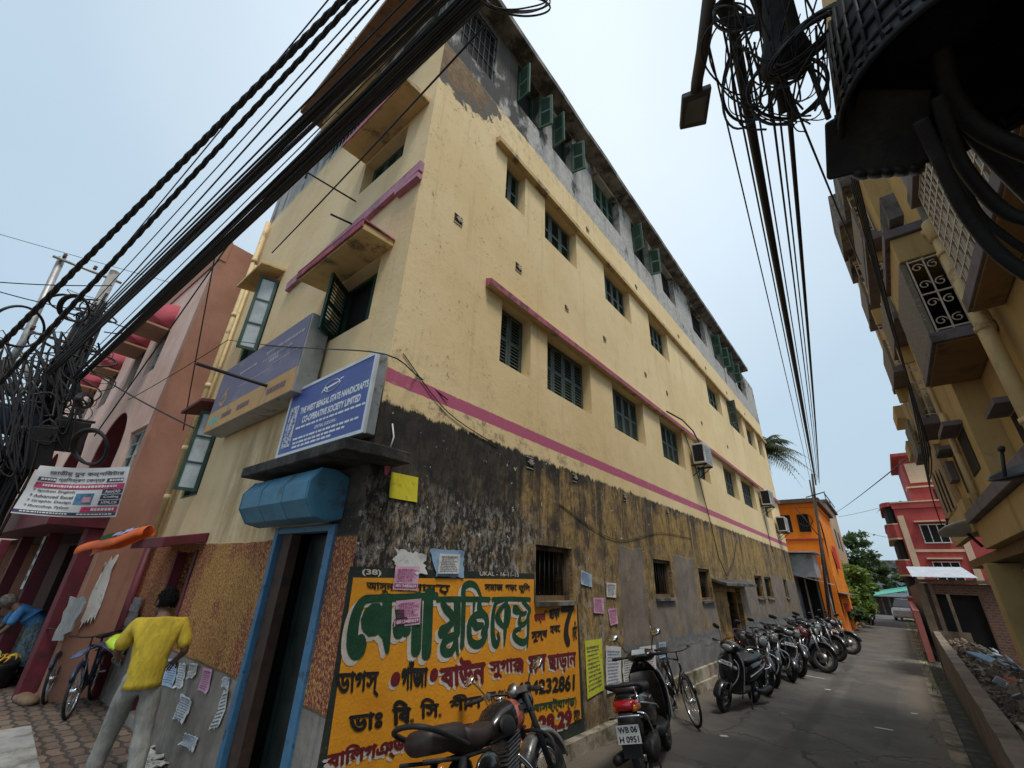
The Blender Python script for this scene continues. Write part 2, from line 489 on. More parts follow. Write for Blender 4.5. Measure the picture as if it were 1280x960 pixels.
    col = n.mix(el.ss(.62, .5)*zt.ss(9.72, 9.69), col, n.mix(fine.ss(.4, .6), (.14, .085, .04), (.24, .15, .07)))
    bp = fine*.5+sp*.3+mid*.6-mg*.25-el.ss(.62, .5)*.4+pm*mg*.5
    return n.out(col, .93, bp, .45, .02)
def mat_street():
    n = NT('street_plaster'); x, y, z = n.pos(); v = n.pv
    big = n.noise(v, .9, 6); fine = n.noise(v, 9, 6, .7); mid = n.noise(v, 3., 7, .65)
    st = n.noise(n.vec(x*3.4, y, z*.3), 1., 7, .7); st2 = n.noise(n.vec(x*10, y, z*.5), 1., 5, .6)
    col = n.mix(big.ss(.35, .65), (.68, .50, .27), (.74, .57, .335))
    col = n.mix(st2.ss(.55, .75)*.3, col, (.37, .28, .17))
    col = n.mix(n.noise(v, 15, 4, .75).ss(.66, .72)*.6, col, (.16, .12, .08))
    tr = boxm(x, -7.15, -5.15, z, 2.1, 3.75, .25)
    col = n.mix(tr*(st*.7+mid*.4).ss(.42, .68)*.85, col, n.mix((st2*.4+mid*.6).ss(.4, .6), (.17, .13, .095), (.40, .26, .12)))
    col = n.mix((boxm(x, -4.1, -3.3, z, 2.1, 3.55, .12).mx(boxm(x, -5.5, -3.4, z, 2.6, 3.3, .2)*.85))*fine.ss(.22, .42), col, n.mix(mid.ss(.4, .6), (.022, .018, .015), (.07, .055, .042)))
    zt = z+(mid-.5)*.4
    top = n.mix(fine.ss(.35, .65), (.28, .275, .265), (.40, .39, .38))
    top = n.mix((st+x.ss(-7, -3.5, 0, .1)).ss(.5, .62), top, (.07, .065, .06))
    col = n.mix(zt.ss(9.62, 9.9), col, top)
    # rough-cast dado in orange and maroon over grey cement
    zz = z+(mid-.5)*.06
    vd = n.noise(n.vec(x*46+z*10, y*46, z*34-x*8), 1., 4, .75, .6)
    dad = n.mix(vd.ss(.38, .62), (.22, .085, .03), (.66, .36, .10))
    mr_ = (n.noise(n.vec(x*1.6, y, z*.9), 1.6, 5, .6)+x.ss(-7.0, -7.3, 0, .3)+x.ss(-3.9, -3.8, 0, .16)+z.ss(1.85, 2.15, 0, .13)+x.ss(-5.6, -5.2, 0, .07)).ss(.52, .64)
    dad = n.mix(mr_*vd.ss(.62, .42), dad, (.20, .025, .035))
    dm = zz.ss(2.19, 2.17)
    col = n.mix(dm, col, dad)
    cem = n.mix(mid.ss(.3, .7), (.17, .145, .12), (.28, .25, .22))
    cem = n.mix(st.ss(.55, .68)*.6, cem, (.09, .075, .065))
    lm = zz.ss(.93, .90)
    col = n.mix(lm, col, cem)
    bp = fine*.4+mid*.3+dm*(1-lm)*vd*2.4
    return n.out(col, .92, bp, .6, .03)
M_ALLEY, M_STREET = mat_alley(), mat_street()
M_CONC = mat('stained_concrete', (.20, .19, .175), .95, var=.3, sc=4, bump=.5, bsc=25, dirt=(.045, .042, .038), damt=.75, dsc=2.2, space='world')
M_DCONC = mat('mouldy_concrete', (.11, .10, .085), .95, var=.4, sc=5, bump=.8, bsc=22, dirt=(.03, .028, .025), damt=.8, dsc=3, space='world')
M_LEDGE = mat('ledge_paint', (.55, .39, .18), .9, var=.12, sc=3, dirt=(.16, .11, .07), damt=.35, dsc=2.2, space='world')
M_ROSE = mat('rose_paint', (.40, .10, .16), .85, var=.2, sc=6, bump=.3, dirt=(.14, .05, .06), damt=.5, dsc=5, space='world')
M_MAUVE = mat('mauve_paint', (.40, .185, .25), .85, var=.15, sc=5, dirt=(.2, .12, .15), damt=.4, space='world')
M_GREEN = mat('green_shutter_paint', (.042, .068, .056), .6, var=.3, sc=8, dirt=(.10, .11, .10), damt=.3, dsc=9, space='world')
M_GREENT = mat('top_green_paint', (.030, .078, .052), .6, var=.25, sc=8, space='world')
M_DGREEN = mat('dark_green_paint', (.012, .05, .034), .5, var=.3, sc=6, space='world')
M_IRON = mat('dark_iron', (.025, .025, .026), .6, .3, var=.3, sc=20, dirt=(.06, .035, .02), damt=.3, dsc=8)
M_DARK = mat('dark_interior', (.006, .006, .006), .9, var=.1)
M_PIPE = mat('cream_pipe', (.62, .47, .24), .6, var=.1, dirt=(.3, .2, .1), damt=.3, space='world')
M_BLUEP = mat('blue_door_paint', (.055, .17, .30), .5, var=.2, sc=6, bump=.1, dirt=(.03, .05, .07), damt=.35, dsc=6, space='world')
M_SBLUE = mat('blue_sheet_metal', (.06, .19, .29), .55, .05, var=.2, sc=3, dirt=(.06, .10, .12), damt=.3, dsc=4, space='world')
M_MAROON = mat('maroon_paint', (.11, .012, .022), .6, var=.25, sc=4, dirt=(.05, .012, .015), damt=.4, space='world')
M_WOODO = mat('ochre_door_wood', (.36, .20, .06), .75, var=.3, sc=3, dirt=(.10, .06, .03), damt=.5, dsc=2.5, space='world')
M_GLASS = mat('dusty_glass', (.34, .38, .40), .12, var=.2, sc=3, spec=.8)
M_WHITE = mat('white_plastic', (.62, .61, .57), .5, var=.08, dirt=(.3, .28, .25), damt=.35)
M_STEEL = mat('grey_steel', (.30, .32, .33), .5, .5, var=.15, sc=4, dirt=(.14, .11, .09), damt=.3, dsc=5)
M_CHROME = mat('chrome', (.75, .75, .75), .12, 1., var=.05)
M_RUB = mat('black_rubber', (.018, .018, .018), .8, var=.3, sc=14, dirt=(.09, .08, .07), damt=.3, dsc=6)
M_CABLE = mat('black_cable', (.013, .013, .014), .6, var=.3, sc=3)

# ------------------------------------------------------------------ yellow corner building
YB = thing('apartment_building', 'long yellow four storey corner building with rose band, green shutters and blackened ground floor', 'building', (AX, LY, 0))
YE, YTOP = 24.7, 11.88
LX0 = -10.1
def leaf(mb, O, U, V, N, w_, h, louvre=True):
    """a louvred shutter leaf with hinge corner O, width along U, height along V, facing N"""
    O, U, V, N = Vector(O), Vector(U).normalized(), Vector(V).normalized(), Vector(N).normalized()
    R = Matrix((U, N, V)).transposed()
    def bx(u0, u1, v0, v1, t, nn=0.):
        mb.box(O+U*((u0+u1)/2)+V*((v0+v1)/2)+N*nn, (u1-u0, t, v1-v0), R)
    s_ = min(.055, w_*.2)
    bx(0, s_, 0, h, .035); bx(w_-s_, w_, 0, h, .035)
    bx(s_, w_-s_, 0, s_, .034); bx(s_, w_-s_, h-s_, h, .034); bx(s_, w_-s_, h*.5-s_/2, h*.5+s_/2, .034)
    k = max(6, int(h/.062)); tilt = Matrix.Rotation(rad(32), 3, 'X')
    for i in range(k):
        vv = s_+(h-2*s_)*(i+.5)/k
        if abs(vv-h*.5) < s_*.8: continue
        mb.box(O+U*(w_/2)+V*vv, (w_-2*s_, .010, .05), R @ tilt)
def window_A(y0, y1, z0, z1, openl=(), depth=.2, n=None, paint=M_GREEN, grille=False, back=None):
    """one window of the alley facade: dark back, frame, shutter leaves, some thrown open"""
    mb = MB(); d = AX-depth
    mb.cur = 1; mb.bx(d-.06, d-.05, y0, y1, z0, z1); mb.cur = 0
    f = .045
    mb.bx(d-.04, d+.02, y0, y0+f, z0, z1); mb.bx(d-.04, d+.02, y1-f, y1, z0, z1)
    mb.bx(d-.04, d+.02, y0+f, y1-f, z0, z0+f); mb.bx(d-.04, d+.02, y0+f, y1-f, z1-f, z1)
    wo_ = mb.build('window', [paint, back or M_DARK], YB)
    k = n or max(2, round((y1-y0)/.38)); lw = (y1-y0-2*f)/k
    if grille:
        g = MB(); m_ = max(5, int((y1-y0)/.11))
        for i in range(m_): g.bx(d+.03, d+.045, y0+(y1-y0)*(i+.5)/m_-.007, y0+(y1-y0)*(i+.5)/m_+.007, z0, z1)
        for q in (.25, .5, .75): g.bx(d+.028, d+.047, y0, y1, lerp(z0, z1, q)-.01, lerp(z0, z1, q)+.01)
        g.build('window_grille', M_IRON, wo_)
        return wo_
    for i in range(k):
        s = MB(); yy = y0+f+lw*i
        if i in openl:
            a = rad(78 if i == 0 else 98)*(-1 if i == 0 else -1)
            if i == 0:  leaf(s, (AX+.01, yy-.01, z0+.02), (math.cos(rad(4)), -math.sin(rad(4)), 0), (0, 0, 1), (.07, 1, 0), .30, .95)
            else:       leaf(s, (AX+.01, yy+lw+.01, z0+.02), (math.cos(rad(14)), math.sin(rad(14)), 0), (0, 0, 1), (-.2, 1, 0), .31, .95)
        elif i in (openl and range(min(openl), max(openl)+1)): continue
        else: leaf(s, (d+.03, yy, z0+f), (0, 1, 0), (0, 0, 1), (1, 0, 0), lw-.006, z1-z0-2*f)
        s.build('shutter', paint, wo_)
    return wo_
R1 = [(3.85, 4.56), (5.01, 6.42), (7.31, 8.81), (9.8, 11.35), (12.35, 13.5), (15.2, 16.85), (17.5, 19.6), (21.1, 22.6)]
R2 = [(3.78, 4.31), (4.93, 6.08), (7.3, 8.66), (9.85, 11.2), (14.9, 16.6), (17.55, 19.9), (20.55, 22.2), (22.8, 24.0)]
R3 = [(3.95, 4.72), (5.2, 6.05), (7.0, 8.5), (9.3, 10.6), (11.5, 12.7), (14.4, 16.1), (17.0, 18.3), (18.9, 20.2), (20.7, 22.6)]
G0 = [(4.75, 5.63, 1.64, 2.31), (8.55, 9.45, 1.65, 2.33), (11.2, 12.05, 1.57, 2.26), (16.8, 17.85, 1.57, 2.25), (18.25, 19.35, 1.56, 2.24), (21.8, 22.55, 1.54, 2.23)]
holes = [(a, b, 4.63, 5.66) for a, b in R1]+[(a, b, 7.70, 8.70) for a, b in R2]+[(a, b, 10.46, 11.72) for a, b in R3]
holes += [(a, b, c, d, .3) for a, b, c, d in G0]+[(12.3, 14.7, .3, 1.86, .35)]+[(2.42, 3.3, 10.15, 11.6)]
mb = MB()
grid_wall(mb, lambda u, v: Vector((AX, u, v)), [LY, 8, 14, YE], [0, YTOP], holes, .22, (1, 0, 0))
mb.quad((AX, YE, 0), (LX0, YE, 0), (LX0, YE, YTOP), (AX, YE, YTOP))
mb.build('alley_wall', M_ALLEY, YB, recalc=False)
for i, (a, b) in enumerate(R1): window_A(a, b, 4.63, 5.66, n=2 if i == 0 else None)
RED_CURTAIN = mat('red_curtain', (.10, .008, .012), .9, var=.3)
for i, (a, b) in enumerate(R2):
    if i == 5: window_A(a, b, 7.70, 8.70, n=6, openl=(0,), back=RED_CURTAIN)
    else: window_A(a, b, 7.70, 8.70)
for i, (a, b) in enumerate(R3):
    o_ = {0: (0, 1), 1: (0, 1), 3: (0, 2), 6: (0, 2), 7: (0, 2)}.get(i)
    window_A(a, b, 10.46, 11.72, openl=o_ or (), n=2 if i < 2 else 3 if o_ else None, grille=i in (4, 5, 8), paint=M_GREENT)
window_A(2.42, 3.3, 10.15, 11.6, grille=True, depth=.05)
M_FRAMEW = mat('weathered_frame_wood', (.16, .10, .05), .85, var=.3, sc=6, dirt=(.04, .03, .02), damt=.5)
for a, b, c, d in G0:
    mb = MB(); mb.cur = 1; mb.bx(AX-.31, AX-.29, a, b, c, d); mb.cur = 0; f = .06
    mb.bx(AX-.14, AX-.06, a, a+f, c, d); mb.bx(AX-.14, AX-.06, b-f, b, c, d); mb.bx(AX-.14, AX-.06, a+f, b-f, c, c+f); mb.bx(AX-.14, AX-.06, a+f, b-f, d-f, d)
    o = mb.build('window', [M_FRAMEW, M_DARK], YB)
    g = MB()
    for i in range(7): yy = a+f+(b-a-2*f)*(i+.5)/7; g.cyl((AX-.1, yy, c+f), (AX-.1, yy, d-f), .009, n=6)
    g.build('window_bars', M_IRON, o)
    s = MB(); s.bx(AX-.05, AX+.05, a-.03, b+.03, c-.05, c-.002); s.build('sill', M_CONC, o)
# lintel hood over the barred window, and the side door with its hood
mb = MB(); mb.cur = 1; mb.bx(AX-.36, AX-.33, 12.3, 14.7, .3, 1.86); mb.cur = 0
mb.bx(AX-.2, AX-.12, 12.3, 12.4, .3, 1.86); mb.bx(AX-.2, AX-.12, 14.6, 14.7, .3, 1.86); mb.bx(AX-.2, AX-.12, 12.4, 14.6, 1.76, 1.86)
dr = mb.build('side_door', [M_WOODO, M_DARK], YB)
mb = MB()
for i in range(4): mb.bx(AX-.16, AX-.13+.004*(i % 2), 12.42+i*.34, 12.42+i*.34+.33, .31, 1.75)
mb.bx(AX-.13, AX-.11, 12.42, 13.78, .7, .8); mb.bx(AX-.13, AX-.11, 12.42, 13.78, 1.4, 1.5)
mb.build('door_leaf', M_WOODO, dr)
mb = MB(); mb.slab((AX+.002, 12.1, 2.0), (AX+.002, 15.3, 2.0), (AX+.34, 15.3, 1.9), (AX+.34, 12.1, 1.9), (0, 0, .07)); mb.build('door_hood', M_DCONC, YB, .008)
# concrete ledges over the window rows
for zc, nm, x1, y0 in ((5.662, 'window_ledge', -3.385, 3.47), (8.702, 'window_ledge', -3.39, 3.46)):
    mb = MB(); k = 30
    for i in range(k):
        a, b = lerp(y0, YE, i/k), lerp(y0, YE, (i+1)/k)
        j = [mnoise.noise((a*.7, zc, 1))*.012, mnoise.noise((b*.7, zc, 1))*.012]
        mb.quad((AX+.001, a, zc), (AX+.001, b, zc), (x1, b, zc+j[1]), (x1, a, zc+j[0]))
        mb.cur = 1
        mb.quad((x1, a, zc+j[0]), (x1, b, zc+j[1]), (x1, b, zc+.10+j[1]), (x1, a, zc+.10+j[0]))
        mb.cur = 0
        mb.quad((x1, a, zc+.10+j[0]), (x1, b, zc+.10+j[1]), (AX+.001, b, zc+.15), (AX+.001, a, zc+.15))
    mb.cur = 1; mb.quad((AX+.001, y0, zc), (x1, y0, zc), (x1, y0, zc+.1), (AX+.001, y0, zc+.15))
    mb.build(nm, [M_LEDGE, M_ROSE if zc < 6 else M_LEDGE], YB, recalc=False)
# roof slab with weathered drip edge
mb = MB(); k = 40; x1 = -3.15
for i in range(k):
    a, b = lerp(1.5, 22.2, i/k), lerp(1.5, 22.2, (i+1)/k)
    ja, jb = mnoise.noise((a*.9, 0, 4))*.015, mnoise.noise((b*.9, 0, 4))*.015
    mb.quad((AX-.4, a, 11.80), (AX-.4, b, 11.80), (x1+jb, b, 11.82), (x1+ja, a, 11.82))
    mb.quad((x1+ja, a, 11.82), (x1+jb, b, 11.82), (x1+jb, b, 11.98), (x1+ja, a, 11.98))
    mb.quad((x1+ja, a, 11.98), (x1+jb, b, 11.98), (AX-.4, b, 12.01), (AX-.4, a, 12.01))
mb.quad((AX-.4, 22.2, 11.80), (AX-.4, 22.2, 12.01), (x1, 22.2, 11.98), (x1, 22.2, 11.82))
mb.build('roof_slab', M_CONC, YB, recalc=False)
mb = MB(); mb.bx(LX0, AX-.4, LY, YE, 11.80, 12.0); mb.build('roof', M_CONC, YB)
# moulded opening rims: little fan-shaped ventilators
M_VENT = mat('ventilator_cement', (.55, .46, .33), .9, var=.2)
M_VENTG = mat('ventilator_grey', (.33, .30, .26), .9, var=.2)
for yy, zz in ((2.84, 6.42), (4.19, 6.48), (5.63, 6.5), (7.11, 6.55), (9.2, 6.55), (10.6, 6.55), (13.5, 6.55), (16.4, 6.5), (4.58, 3.35), (5.75, 3.36), (7.5, 3.33), (9.6, 3.33), (6.6, 9.2), (9.2, 9.2), (12.4, 9.2), (15.2, 9.2), (18, 9.2), (21, 9.2)):
    mb = MB(); big = yy < 3 or zz < 4
    s_ = .075 if yy < 5 else .055
    mb.cur = 1; mb.box((AX+.004, yy, zz), (.008, s_*1.9, s_*1.9)); mb.cur = 0
    for i in range(5):
        a = rad(-60+i*30)
        mb.box((AX+.016, yy+.02+math.sin(a)*s_*.45, zz-s_*.5+math.cos(a)*s_*.75), (.016, .012, s_*1.1), (-a, 0, 0))
    mb.box((AX+.006, yy, zz-s_*1.0), (.012, s_*2.1, .012)); mb.box((AX+.006, yy, zz+s_*1.0), (.012, s_*2.1, .012))
    mb.build('ventilator', [M_VENT if zz > 4 else M_VENTG, M_DARK], YB)
# wires fixed to the alley wall
mb = MB(); mb.tube([(AX+.03, 11.5, 5.72), (AX+.03, 11.9, 5.2), (AX+.03, 12.3, 4.4), (AX+.03, 12.7, 3.42), (AX+.04, 12.9, 2.6), (AX+.06, 13.3, 2.15), (AX+.05, 14.4, 2.6), (AX+.03, 15.2, 3.2)], .012, 6); mb.build('wall_cable', M_CABLE, YB)
mb = MB(); mb.tube([(AX+.2, 9.8, 5.73), (AX+.24, 10.8, 5.80), (AX+.24, 11.6, 5.72), (AX+.22, 12.3, 5.4), (AX+.1, 12.5, 4.6)], .02, 6); mb.build('wall_cable', M_CABLE, YB)
mb = MB(); mb.tube(cat_rom([(AX+.01, 5.3, 2.9), (AX+.015, 7, 2.55), (AX+.015, 9, 2.85), (AX+.01, 11, 2.9)]), .005, 5); mb.build('wall_cable', M_CABLE, YB)
mb = MB(); mb.tube(cat_rom([(AX+.01, 2.3, 4.05), (AX+.015, 3.0, 3.6), (AX+.015, 3.9, 3.42)]), .006, 5); mb.build('wall_cable', M_CABLE, YB)
mb = MB(); mb.tube([(AX+.02, 20.5, 4.6), (AX+.02, 20.7, 3.2)], .012, 6); mb.build('wall_cable', M_CABLE, YB)
mb = MB(); mb.tube([(AX+.02, 2.30, 3.25), (AX+.035, 2.33, 3.12), (AX+.03, 2.31, 2.98)], .008, 6); mb.build('wire_end', mat('white_wire', (.7, .68, .65), .5), YB)
mb = MB(); mb.ell((AX+.04, 2.31, 2.84), (.03, .03, .11)); mb.build('wrapped_bundle', mat('pink_cloth', (.42, .12, .15), .9), YB)

# ---- street facade
Lh = [(-5.08, -3.9, .1, 2.3, .5), (-8.35, -7.55, .1, 2.08, .5), (-5.15, -4.1, 4.65, 5.6, .25), (-5.25, -4.1, 7.5, 8.2, .25), (-8.75, -7.75, 5.35, 7.0, .12), (-9.35, -8.45, 2.95, 4.4, .12), (-7.3, -3.85, 9.95, 11.2, .3)]
mb = MB()
grid_wall(mb, lambda u, v: Vector((u, LY, v)), [LX0, AX], [0, YTOP], Lh, .25, (0, -1, 0))
mb.build('street_wall', M_STREET, YB, recalc=False)
def window_L(x0, x1, z0, z1, openr=False):
    mb = MB(); d = LY+.2; f = .05
    mb.cur = 1; mb.bx(x0, x1, d+.03, d+.04, z0, z1); mb.cur = 0
    mb.bx(x0, x0+f, d-.04, d+.02, z0, z1); mb.bx(x1-f, x1, d-.04, d+.02, z0, z1); mb.bx(x0+f, x1-f, d-.04, d+.02, z0, z0+f); mb.bx(x0+f, x1-f, d-.04, d+.02, z1-f, z1)
    o = mb.build('window', [M_DGREEN, M_DARK], YB)
    k = 3; lw = (x1-x0-2*f)/k
    for i in range(k):
        s = MB()
        if openr and i == 0: leaf(s, (x0+f, d-.06, z0+.04), (.55, -.83, 0), (0, 0, 1), (.83, .55, 0), .45, z1-z0-.08)
        elif openr and i == 1: continue
        else: leaf(s, (x0+f+lw*i, d-.03, z0+f), (1, 0, 0), (0, 0, 1), (0, -1, 0), lw-.006, z1-z0-2*f)
        s.build('shutter', M_DGREEN, o)
window_L(-5.15, -4.1, 4.65, 5.6, True); window_L(-5.25, -4.1, 7.5, 8.2)
# louvred veranda under the roof
mb = MB(); mb.cur = 1; mb.bx(-7.3, -3.85, LY+.28, LY+.29, 9.95, 11.2); mb.cur = 0
for i in range(24):
    xx = -7.3+3.45*(i+.5)/24; mb.bx(xx-.018, xx+.018, LY+.03, LY+.06, 9.95, 11.2)
for zz in (9.99, 10.3, 10.7, 11.16): mb.bx(-7.3, -3.85, LY+.025, LY+.065, zz-.03, zz+.03)
mb.build('veranda_grille', [M_DGREEN, M_DARK], YB)
# glazed casements swung out at the far end
for x0, z0, z1 in ((-8.75, 5.35, 7.0), (-9.35, 2.95, 4.4)):
    x1 = x0+1.0 if z0 > 5 else x0+.9
    mb = MB(); f = .05; d = LY+.06
    mb.cur = 1; mb.bx(x0, x1, d+.04, d+.05, z0, z1); mb.cur = 0
    mb.bx(x0, x0+f, d-.03, d+.03, z0, z1); mb.bx(x1-f, x1, d-.03, d+.03, z0, z1); mb.bx(x0+f, x1-f, d-.03, d+.03, z0, z0+f); mb.bx(x0+f, x1-f, d-.03, d+.03, z1-f, z1)
    o = mb.build('window', [M_DGREEN, M_DARK], YB)
    s = MB(); H_ = z1-z0-.1; U = Vector((-.35, -.94, 0)).normalized() if z0 > 5 else Vector((-.2, -.98, 0)).normalized(); N = Vector((0, 0, 1)).cross(U); W_ = .31
    O = Vector((x1-f, LY-.01, z0+.05)); Rm = Matrix((U, N, Vector((0, 0, 1)))).transposed()
    for a, b, c, e_ in ((0, .05, 0, H_), (W_-.05, W_, 0, H_), (.05, W_-.05, 0, .05), (.05, W_-.05, H_-.05, H_), (.05, W_-.05, H_*.33, H_*.33+.03), (.05, W_-.05, H_*.66, H_*.66+.03)):
        s.box(O+U*((a+b)/2)+Vector((0, 0, (c+e_)/2)), (b-a, .04, e_-c), Rm)
    s.cur = 1; s.box(O+U*(W_/2)+Vector((0, 0, H_/2)), (W_-.08, .006, H_-.08), Rm)
    s.build('casement', [M_DGREEN, M_GLASS], o)
    mb = MB(); mb.slab((x0-.1, LY-.002, z1+.12), (x1+.1, LY-.002, z1+.12), (x1+.1, LY-.42, z1+.04), (x0-.1, LY-.42, z1+.04), (0, 0, .06)); mb.build('window_hood', M_MAROON if z0 < 5 else M_LEDGE, YB, .006)
# hoods over the two shuttered windows, mauve string course
mb = MB(); mb.slab((-5.45, LY-.002, 5.62), (-3.85, LY-.002, 5.62), (-3.85, LY-.43, 5.58), (-5.45, LY-.43, 5.58), (0, 0, .1)); mb.build('window_hood', M_LEDGE, YB, .01)
mb = MB(); mb.slab((-5.47, LY-.44, 5.60), (-3.83, LY-.44, 5.60), (-3.83, LY-.46, 5.60), (-5.47, LY-.46, 5.60), (0, 0, .09)); mb.bx(-5.47, -3.83, LY-.46, LY-.003, 5.705, 5.725); mb.build('hood_rim', M_ROSE, YB)
mb = MB(); mb.slab((-5.3, LY-.002, 8.26), (-3.62, LY-.002, 8.26), (-3.62, LY-.42, 8.22), (-5.3, LY-.42, 8.22), (0, 0, .1)); mb.build('window_hood', M_LEDGE, YB, .01)
mb = MB(); mb.slab((-5.3, LY-.425, 8.225), (-3.6, LY-.425, 8.225), (-3.6, LY-.435, 8.225), (-5.3, LY-.435, 8.225), (0, 0, .1)); mb.build('hood_rim', M_ROSE, YB)
mb = MB()
for i in range(12):
    a, b = lerp(-7.1, AX+.03, i/12), lerp(-7.1, AX+.03, (i+1)/12)
    za, zb_ = lerp(6.37, 6.66, i/12), lerp(6.37, 6.66, (i+1)/12)
    mb.slab((a, LY-.002, za), (b, LY-.002, zb_), (b, LY-.07, zb_), (a, LY-.07, za), (0, 0, .17))
mb.bx(AX-.45, AX+.034, LY-.085, LY-.003, 6.52, 6.60)
mb.build('string_course', M_MAUVE, YB)
# roof canopy over the street side
M_CANSOF = mat('canopy_soffit', (.22, .12, .07), .9, var=.25, sc=3, dirt=(.1, .06, .04), damt=.5, space='world')
mb = MB(); mb.bx(-8.3, -3.17, LY-.57, LY+.3, 11.84, 11.99); mb.build('roof_canopy', M_CANSOF, YB, .01)
mb = MB(); mb.bx(-8.0, -3.9, LY-.12, LY-.003, 11.35, 11.83); mb.build('roof_beam', M_LEDGE, YB, .01)
# slab over the corner door, wrapped round the corner
M_MOSS = mat('black_moss_concrete', (.045, .041, .035), .97, var=.5, sc=9, bump=1., bsc=18, dirt=(.012, .011, .010), damt=.7, dsc=4, space='world')
mb = MB()
pl = [(-5.42, LY-.42), (-3.26, LY-.42), (-3.2, LY-.1), (-3.2, LY+.22), (AX+.002, LY+.22), (AX+.002, LY-.002), (-5.42, LY-.002)]
mb.prism(pl, (0, 0, 2.82), (1, 0, 0), (0, 1, 0), (0, 0, .11)); mb.build('door_canopy', M_MOSS, YB, .012)
# octagonal roller-shutter box
hexp = [(.0, .04), (.0, .42), (-.15, .47), (-.29, .46), (-.38, .33), (-.38, .17), (-.28, .03), (-.12, 0)]
mb = MB(); mb.prism(hexp, (-5.3, LY-.004, 2.3), (0, 1, 0), (0, 0, 1), (1.5, 0, 0)); sb_ = mb.build('shutter_box', M_SBLUE, YB, .008)
for xx in (-5.28, -4.8, -4.3, -3.83): mb = MB(); mb.prism([(u*1.012-.001, v*1.012-.003) for u, v in hexp[1:]], (xx, LY-.004, 2.3), (0, 1, 0), (0, 0, 1), (.016, 0, 0)); mb.build('box_seam', M_SBLUE, sb_)
# front door
mb = MB(); mb.cur = 1; mb.bx(-5.08, -3.9, LY+.5, LY+.52, .1, 2.3); mb.cur = 0
for a, b in ((-5.1, -5.02), (-3.97, -3.86)): mb.bx(a, b, LY-.03, LY+.1, .1, 2.3)
mb.bx(-5.02, -3.97, LY-.025, LY+.1, 2.24, 2.3)
dr = mb.build('front_door', [M_BLUEP, M_DARK], YB, .006)
mb = MB(); mb.bx(-5.0, -4.78, LY+.02, LY+.08, .12, 2.24); mb.bx(-4.78, -4.74, LY, LY+.1, .12, 2.24); mb.build('door_jamb', mat('dark_wood', (.05, .026, .016), .7, var=.4, sc=8), dr)
mb = MB(); mb.bx(-5.075, -5.06, LY+.1, LY+.5, .11, 2.29); mb.bx(-3.92, -3.905, LY+.1, LY+.5, .11, 2.29); mb.bx(-5.05, -3.93, LY+.1, LY+.5, 2.27, 2.29); mb.bx(-5.05, -3.93, LY+.1, LY+.5, .105, .118); mb.build('reveal_shade', M_DARK, dr)  # black sheets over the reveals: doorway shade put into the colour
mb = MB(); mb.bx(-4.74, -3.98, LY+.2, LY+.24, .12, 2.24); mb.bx(-4.7, -4.64, LY+.19, LY+.2, .2, 2.2); mb.bx(-4.08, -4.02, LY+.19, LY+.2, .2, 2.2); mb.build('door_leaf', mat('black_door_paint', (.010, .016, .014), .35, var=.3), dr)
mb = MB(); mb.tube([(-4.1, LY+.18, 1.12), (-4.1, LY+.14, 1.15), (-4.14, LY+.12, 1.24), (-4.16, LY+.14, 1.28)], .012, 8); mb.build('door_handle', M_CHROME, dr)
mb = MB(); mb.bx(-5.3, -3.7, LY-.25, LY-.003, .004, .12); mb.build('doorstep', M_CONC, YB, .01)
# second doorway towards the fruit stall, with a maroon hood and frame
mb = MB(); mb.cur = 1; mb.bx(-8.35, -7.55, LY+.5, LY+.52, .1, 2.08); mb.cur = 0
mb.bx(-8.43, -8.33, LY-.02, LY+.1, .1, 2.1); mb.bx(-7.57, -7.47, LY-.02, LY+.1, .1, 2.1)
mb.build('back_door', [M_MAROON, M_DARK], YB)
mb = MB(); mb.slab((-8.9, LY-.002, 2.2), (-7.25, LY-.002, 2.2), (-7.25, LY-.5, 2.1), (-8.9, LY-.5, 2.1), (0, 0, .13)); mb.build('window_hood', M_MAROON, YB, .01)
# rain pipes at the far end
mb = MB()
mb.tube([(-9.75, LY-.09, 9.6), (-9.75, LY-.09, 2.2)], .055, 12); mb.tube([(-9.58, LY-.06, 8.2), (-9.58, LY-.06, 2.4)], .03, 10)
for zz in (8.4, 6.9, 5.2, 3.9, 3.0): mb.lathe([(.066, zz-.05), (.066, zz+.05)], 12, Matrix.Translation((-9.75, LY-.09, 0)))
mb.build('drainpipe', M_PIPE, YB)
mb = MB(); mb.tube([(-9.75, LY-.09, 2.2), (-9.75, LY-.09, .05)], .06, 12); mb.build('drainpipe', M_MAROON, YB)
# iron arms that carry the cables
mb = MB(); p = ony(364, 492, LY-.02); mb.tube([p, p+Vector((-.35, -1.05, .12))], .022, 6); mb.build('cable_bracket', M_IRON, YB)
mb = MB(); p = ony(445, 252, LY-.01); mb.tube([p, p+Vector((-.15, -.75, .05))], .014, 6); mb.tube([p+Vector((-.15, -.75, -.08)), p+Vector((-.15, -.75, .22))], .012, 6); mb.build('cable_bracket', M_IRON, YB)
mb = MB(); p = ony(440, 280, LY-.1); mb.tube([p, p+Vector((-.08, -.3, .0))], .016, 6); mb.build('cable_bracket', M_IRON, YB)
